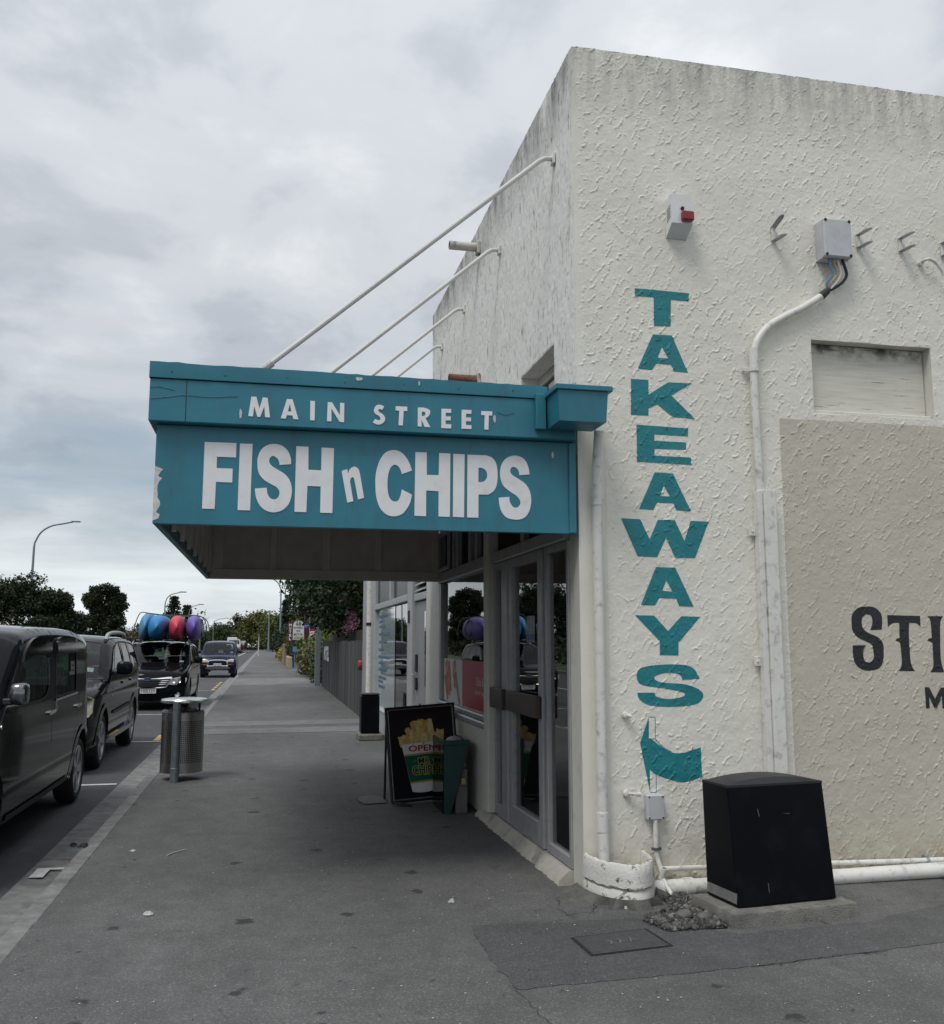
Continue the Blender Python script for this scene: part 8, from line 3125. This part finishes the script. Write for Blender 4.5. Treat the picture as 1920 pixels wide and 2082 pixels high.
# motel signs
M_sign_w = mat('sign_white', (.62, .62, .60), .5, 0, .05, 5)
M_maroon = mat('sign_maroon', (.085, .016, .024), .5, 0, .1, 5)
M_sign_t = mat('sign_lettering_brown', (.075, .045, .035), .5, 0, 0)
ms = thing('motel_sign', 'white arched motor lodge sign board on posts', 'sign', (1.93, 62, 0))
mb = MB()
arch_ = [(1.60, 1.70), (2.29, 1.70), (2.29, 2.56)] + [(1.945 + .345 * math.cos(a), 2.56 + .36 * math.sin(a)) for a in np.linspace(.12, math.pi - .12, 13)] + [(1.60, 2.56)]
mb.prism(arch_, (), lambda u, v, d_: (u, 62.0 - d_, v), -.06, 0)
bo = ob('board', mb, M_sign_w, ms, None)
mb = MB()
for s_, z, h, w in (('68', 2.60, .22, .33), ('RIVIERA', 2.40, .13, .60), ('SPA', 2.19, .13, .26), ('MOTOR', 1.97, .14, .56), ('LODGE', 1.76, .14, .56)):
    put_text(mb, s_, (1.945, 61.985, z), (1, 0, 0), (0, 0, 1), h, w, .01)
ob('lettering', mb, M_sign_t, bo, None)
mb = MB()
for x in (1.68, 2.20):
    mb.box(x - .04, x + .04, 62.07, 62.15, 0, 1.9)
ob('post', mb, M_trim, ms)
mv = thing('motel_sign', 'tall narrow maroon sign spelling MOTEL downwards', 'sign', (1.42, 61, 0))
mb = MB()
mb.box(1.27, 1.545, 60.95, 61.08, 1.55, 2.82, .01)
bo = ob('board', mb, M_maroon, mv)
mb = MB()
for k, ch in enumerate('MOTEL'):
    put_text(mb, ch, (1.41, 60.94, 2.53 - k * .215), (1, 0, 0), (0, 0, 1), .165, .13 if ch != 'M' else .16, .03)
ob('lettering', mb, M_letter_white, bo, None)
mb = MB()
mb.box(1.36, 1.45, 61.0, 61.05, 0, 1.55)
ob('post', mb, M_trim, mv)
mt = thing('sign_tower', 'dark maroon sign tower with a pale letter C behind the motel board', 'sign', (2.9, 66, 0))
mb = MB()
mb.box(2.46, 2.86, 66, 66.5, 0, 4.3, .02)
ob('column', mb, M_maroon, mt)
mb = MB()
mb.box(2.90, 3.75, 66.05, 66.4, 1.95, 4.1, .02)
bo = ob('board', mb, mat('sign_black', (.022, .02, .02), .5), mt)
mb = MB()
put_text(mb, 'C', (3.06, 66.04, 3.05), (1, 0, 0), (0, 0, 1), .26, .22, .01)
ob('lettering', mb, M_sign_w, bo, None)
mb = MB()
mb.box(2.92, 3.45, 66.0, 66.045, 2.32, 2.45)
ob('red_panel', mb, M_red, bo)
mb = MB()
mb.add([(2.2, 65.6, 3.45), (2.5, 65.6, 3.62), (2.5, 67, 3.62), (2.2, 67, 3.45), (2.2, 65.6, 3.40), (2.5, 65.6, 3.56), (2.5, 67, 3.56), (2.2, 67, 3.40)], [(0, 1, 2, 3), (7, 6, 5, 4), (0, 4, 5, 1), (3, 2, 6, 7), (0, 3, 7, 4)])
mb.add([(2.2, 65.6, 2.78), (2.5, 65.6, 2.95), (2.5, 67, 2.95), (2.2, 67, 2.78), (2.2, 65.6, 2.73), (2.5, 65.6, 2.89), (2.5, 67, 2.89), (2.2, 67, 2.73)], [(0, 1, 2, 3), (7, 6, 5, 4), (0, 4, 5, 1), (3, 2, 6, 7), (0, 3, 7, 4)])
ob('canopy', mb, M_trim, mt, None)
mo = thing('blue_sign', 'small blue OUR sign with white letters between the arched board and the tower', 'sign', (2.5, 64, 0))
mb = MB()
mb.box(2.36, 2.70, 64, 64.05, 2.44, 2.74, .01)
bo = ob('board', mb, mat('sign_blue', (.02, .04, .19), .5), mo)
mb = MB()
put_text(mb, 'OUR', (2.54, 63.985, 2.51), (1, 0, 0), (0, 0, 1), .15, .26, .01)
ob('lettering', mb, M_sign_w, bo, None)
mb = MB()
mb.box(2.71, 2.76, 64.0, 64.06, 0, 3.25)
ob('post', mb, M_galv, mo)
mb = MB()
mb.box(2.62, 3.35, 60.5, 60.56, 1.75, 2.22, .01)
mb.box(2.66, 2.72, 60.57, 60.62, 0, 2.0)
mb.box(3.25, 3.31, 60.57, 60.62, 0, 2.0)
single('notice_board', mb, M_sign_w, 'plain white notice board just past the grey gate post', 'sign')
mb = MB()
mb.box(1.50, 1.74, 57.5, 57.55, .98, 1.28, .008)
mb.box(1.59, 1.64, 57.56, 57.60, 0, 1.0)
single('small_sign', mb, mat('small_sign_blue', (.10, .20, .34), .5, 0, .3, 9), 'small pale blue plate sign over the sand coloured garden wall', 'sign')

# lamp posts
M_lamp = mat('lamp_post_steel', (.22, .26, .30), .5, .4, .1, 3)


def lamp(label, x, y, h, arm, r=.075, reach_down=.0):
    t_ = thing('street_lamp', label, 'street lamp', (x, y, 0), 0, 'street lamps along the road')
    mb = MB()
    sg = 1 if arm > 0 else -1
    a = abs(arm)
    p = [(x, y, 0), (x, y, h * .45), (x + sg * .02, y, h * .80)] + curve_pts([(x + sg * .05, y, h * .84), (x + sg * a * .16, y, h * .915), (x + sg * a * .42, y, h * .965), (x + sg * a * .75, y, h * .985), (x + arm, y, h)], 4)
    mb.tube(p, [r * 1.25, r, r * .8] + [r * .65] * (len(p) - 3), 10)
    ob('post', mb, M_lamp, t_, 50)
    mb = MB()
    mb.box(min(x + arm - sg * .1, x + arm + sg * .65), max(x + arm - sg * .1, x + arm + sg * .65), y - .14, y + .14, h - .03, h + .09, .04)
    ob('lamp_head', mb, M_lamp, t_)
    return t_


lamp('tall curved street lamp rising above the wide dark tree', -20.0, 88, 11.98, 3.05, .115)
lamp('curved street lamp beside the pointed conifer above the kayaks', -11.15, 110, 7.0, 1.6, .085)
lamp('thin curved street lamp just past the pointed conifer', -10.9, 140, 6.75, 1.35, .08)
lamp('small curved street lamp far off above the bare tree', -9.9, 185, 5.9, 2.2, .09)
lamp('tall street lamp on the shop side whose arm bends toward the road', 1.42, 110, 8.9, -2.2, .10)
t_ = thing('pole', 'plain slim grey pole at the far end of the footpath', 'pole', (.22, 143, 0))
mb = MB()
mb.tube([(.22, 143, 0), (.20, 143, 5.9)], [.15, .08], 10)
ob('shaft', mb, M_lamp, t_)
t_ = thing('stop_post', 'thin white post with a flat slanting top board at the footpath edge', 'sign post', (-.89, 107, 0))
mb = MB()
mb.tube([(-.89, 107, 0), (-.89, 107, 2.6)], .055, 10)
ob('post', mb, M_sign_w, t_)
mb = MB()
mb.add([(-1.25, 106.5, 2.35), (-.52, 106.5, 2.62), (-.52, 107.5, 2.62), (-1.25, 107.5, 2.35), (-1.25, 106.5, 2.47), (-.52, 106.5, 2.74), (-.52, 107.5, 2.74), (-1.25, 107.5, 2.47)], [(0, 3, 2, 1), (4, 5, 6, 7), (0, 1, 5, 4), (2, 3, 7, 6), (1, 2, 6, 5), (3, 0, 4, 7)])
ob('top_board', mb, M_trim, t_, None)
gw = thing('give_way_sign', 'small triangular give way sign on a red and white post far down the road', 'road sign', (-3.55, 150, R))
mb = MB()
tri = lambda q: [(-3.55 - .42 * q, 1.62 + .05), (-3.55 + .42 * q, 1.62 + .05), (-3.55, 1.62 - .75 * q + .02)]
mb.prism(tri(1.0), (), lambda u, v, d_: (u, 150 - d_, v), -.02, 0)
ob('plate', mb, M_sign_w, gw, None)
mb = MB()
mb.tube([(-3.55, 150.05, R), (-3.55, 150.05, 1.4)], .06, 8)
ob('post', mb, M_red, gw)
mb = MB()
mb.lathe([(.0, 0), (.9, 0), (.9, .14), (.0, .2)], 20, M=Matrix.Translation((-3.3, 152, R)))
isl = setting('traffic_island', mb, M_conc)
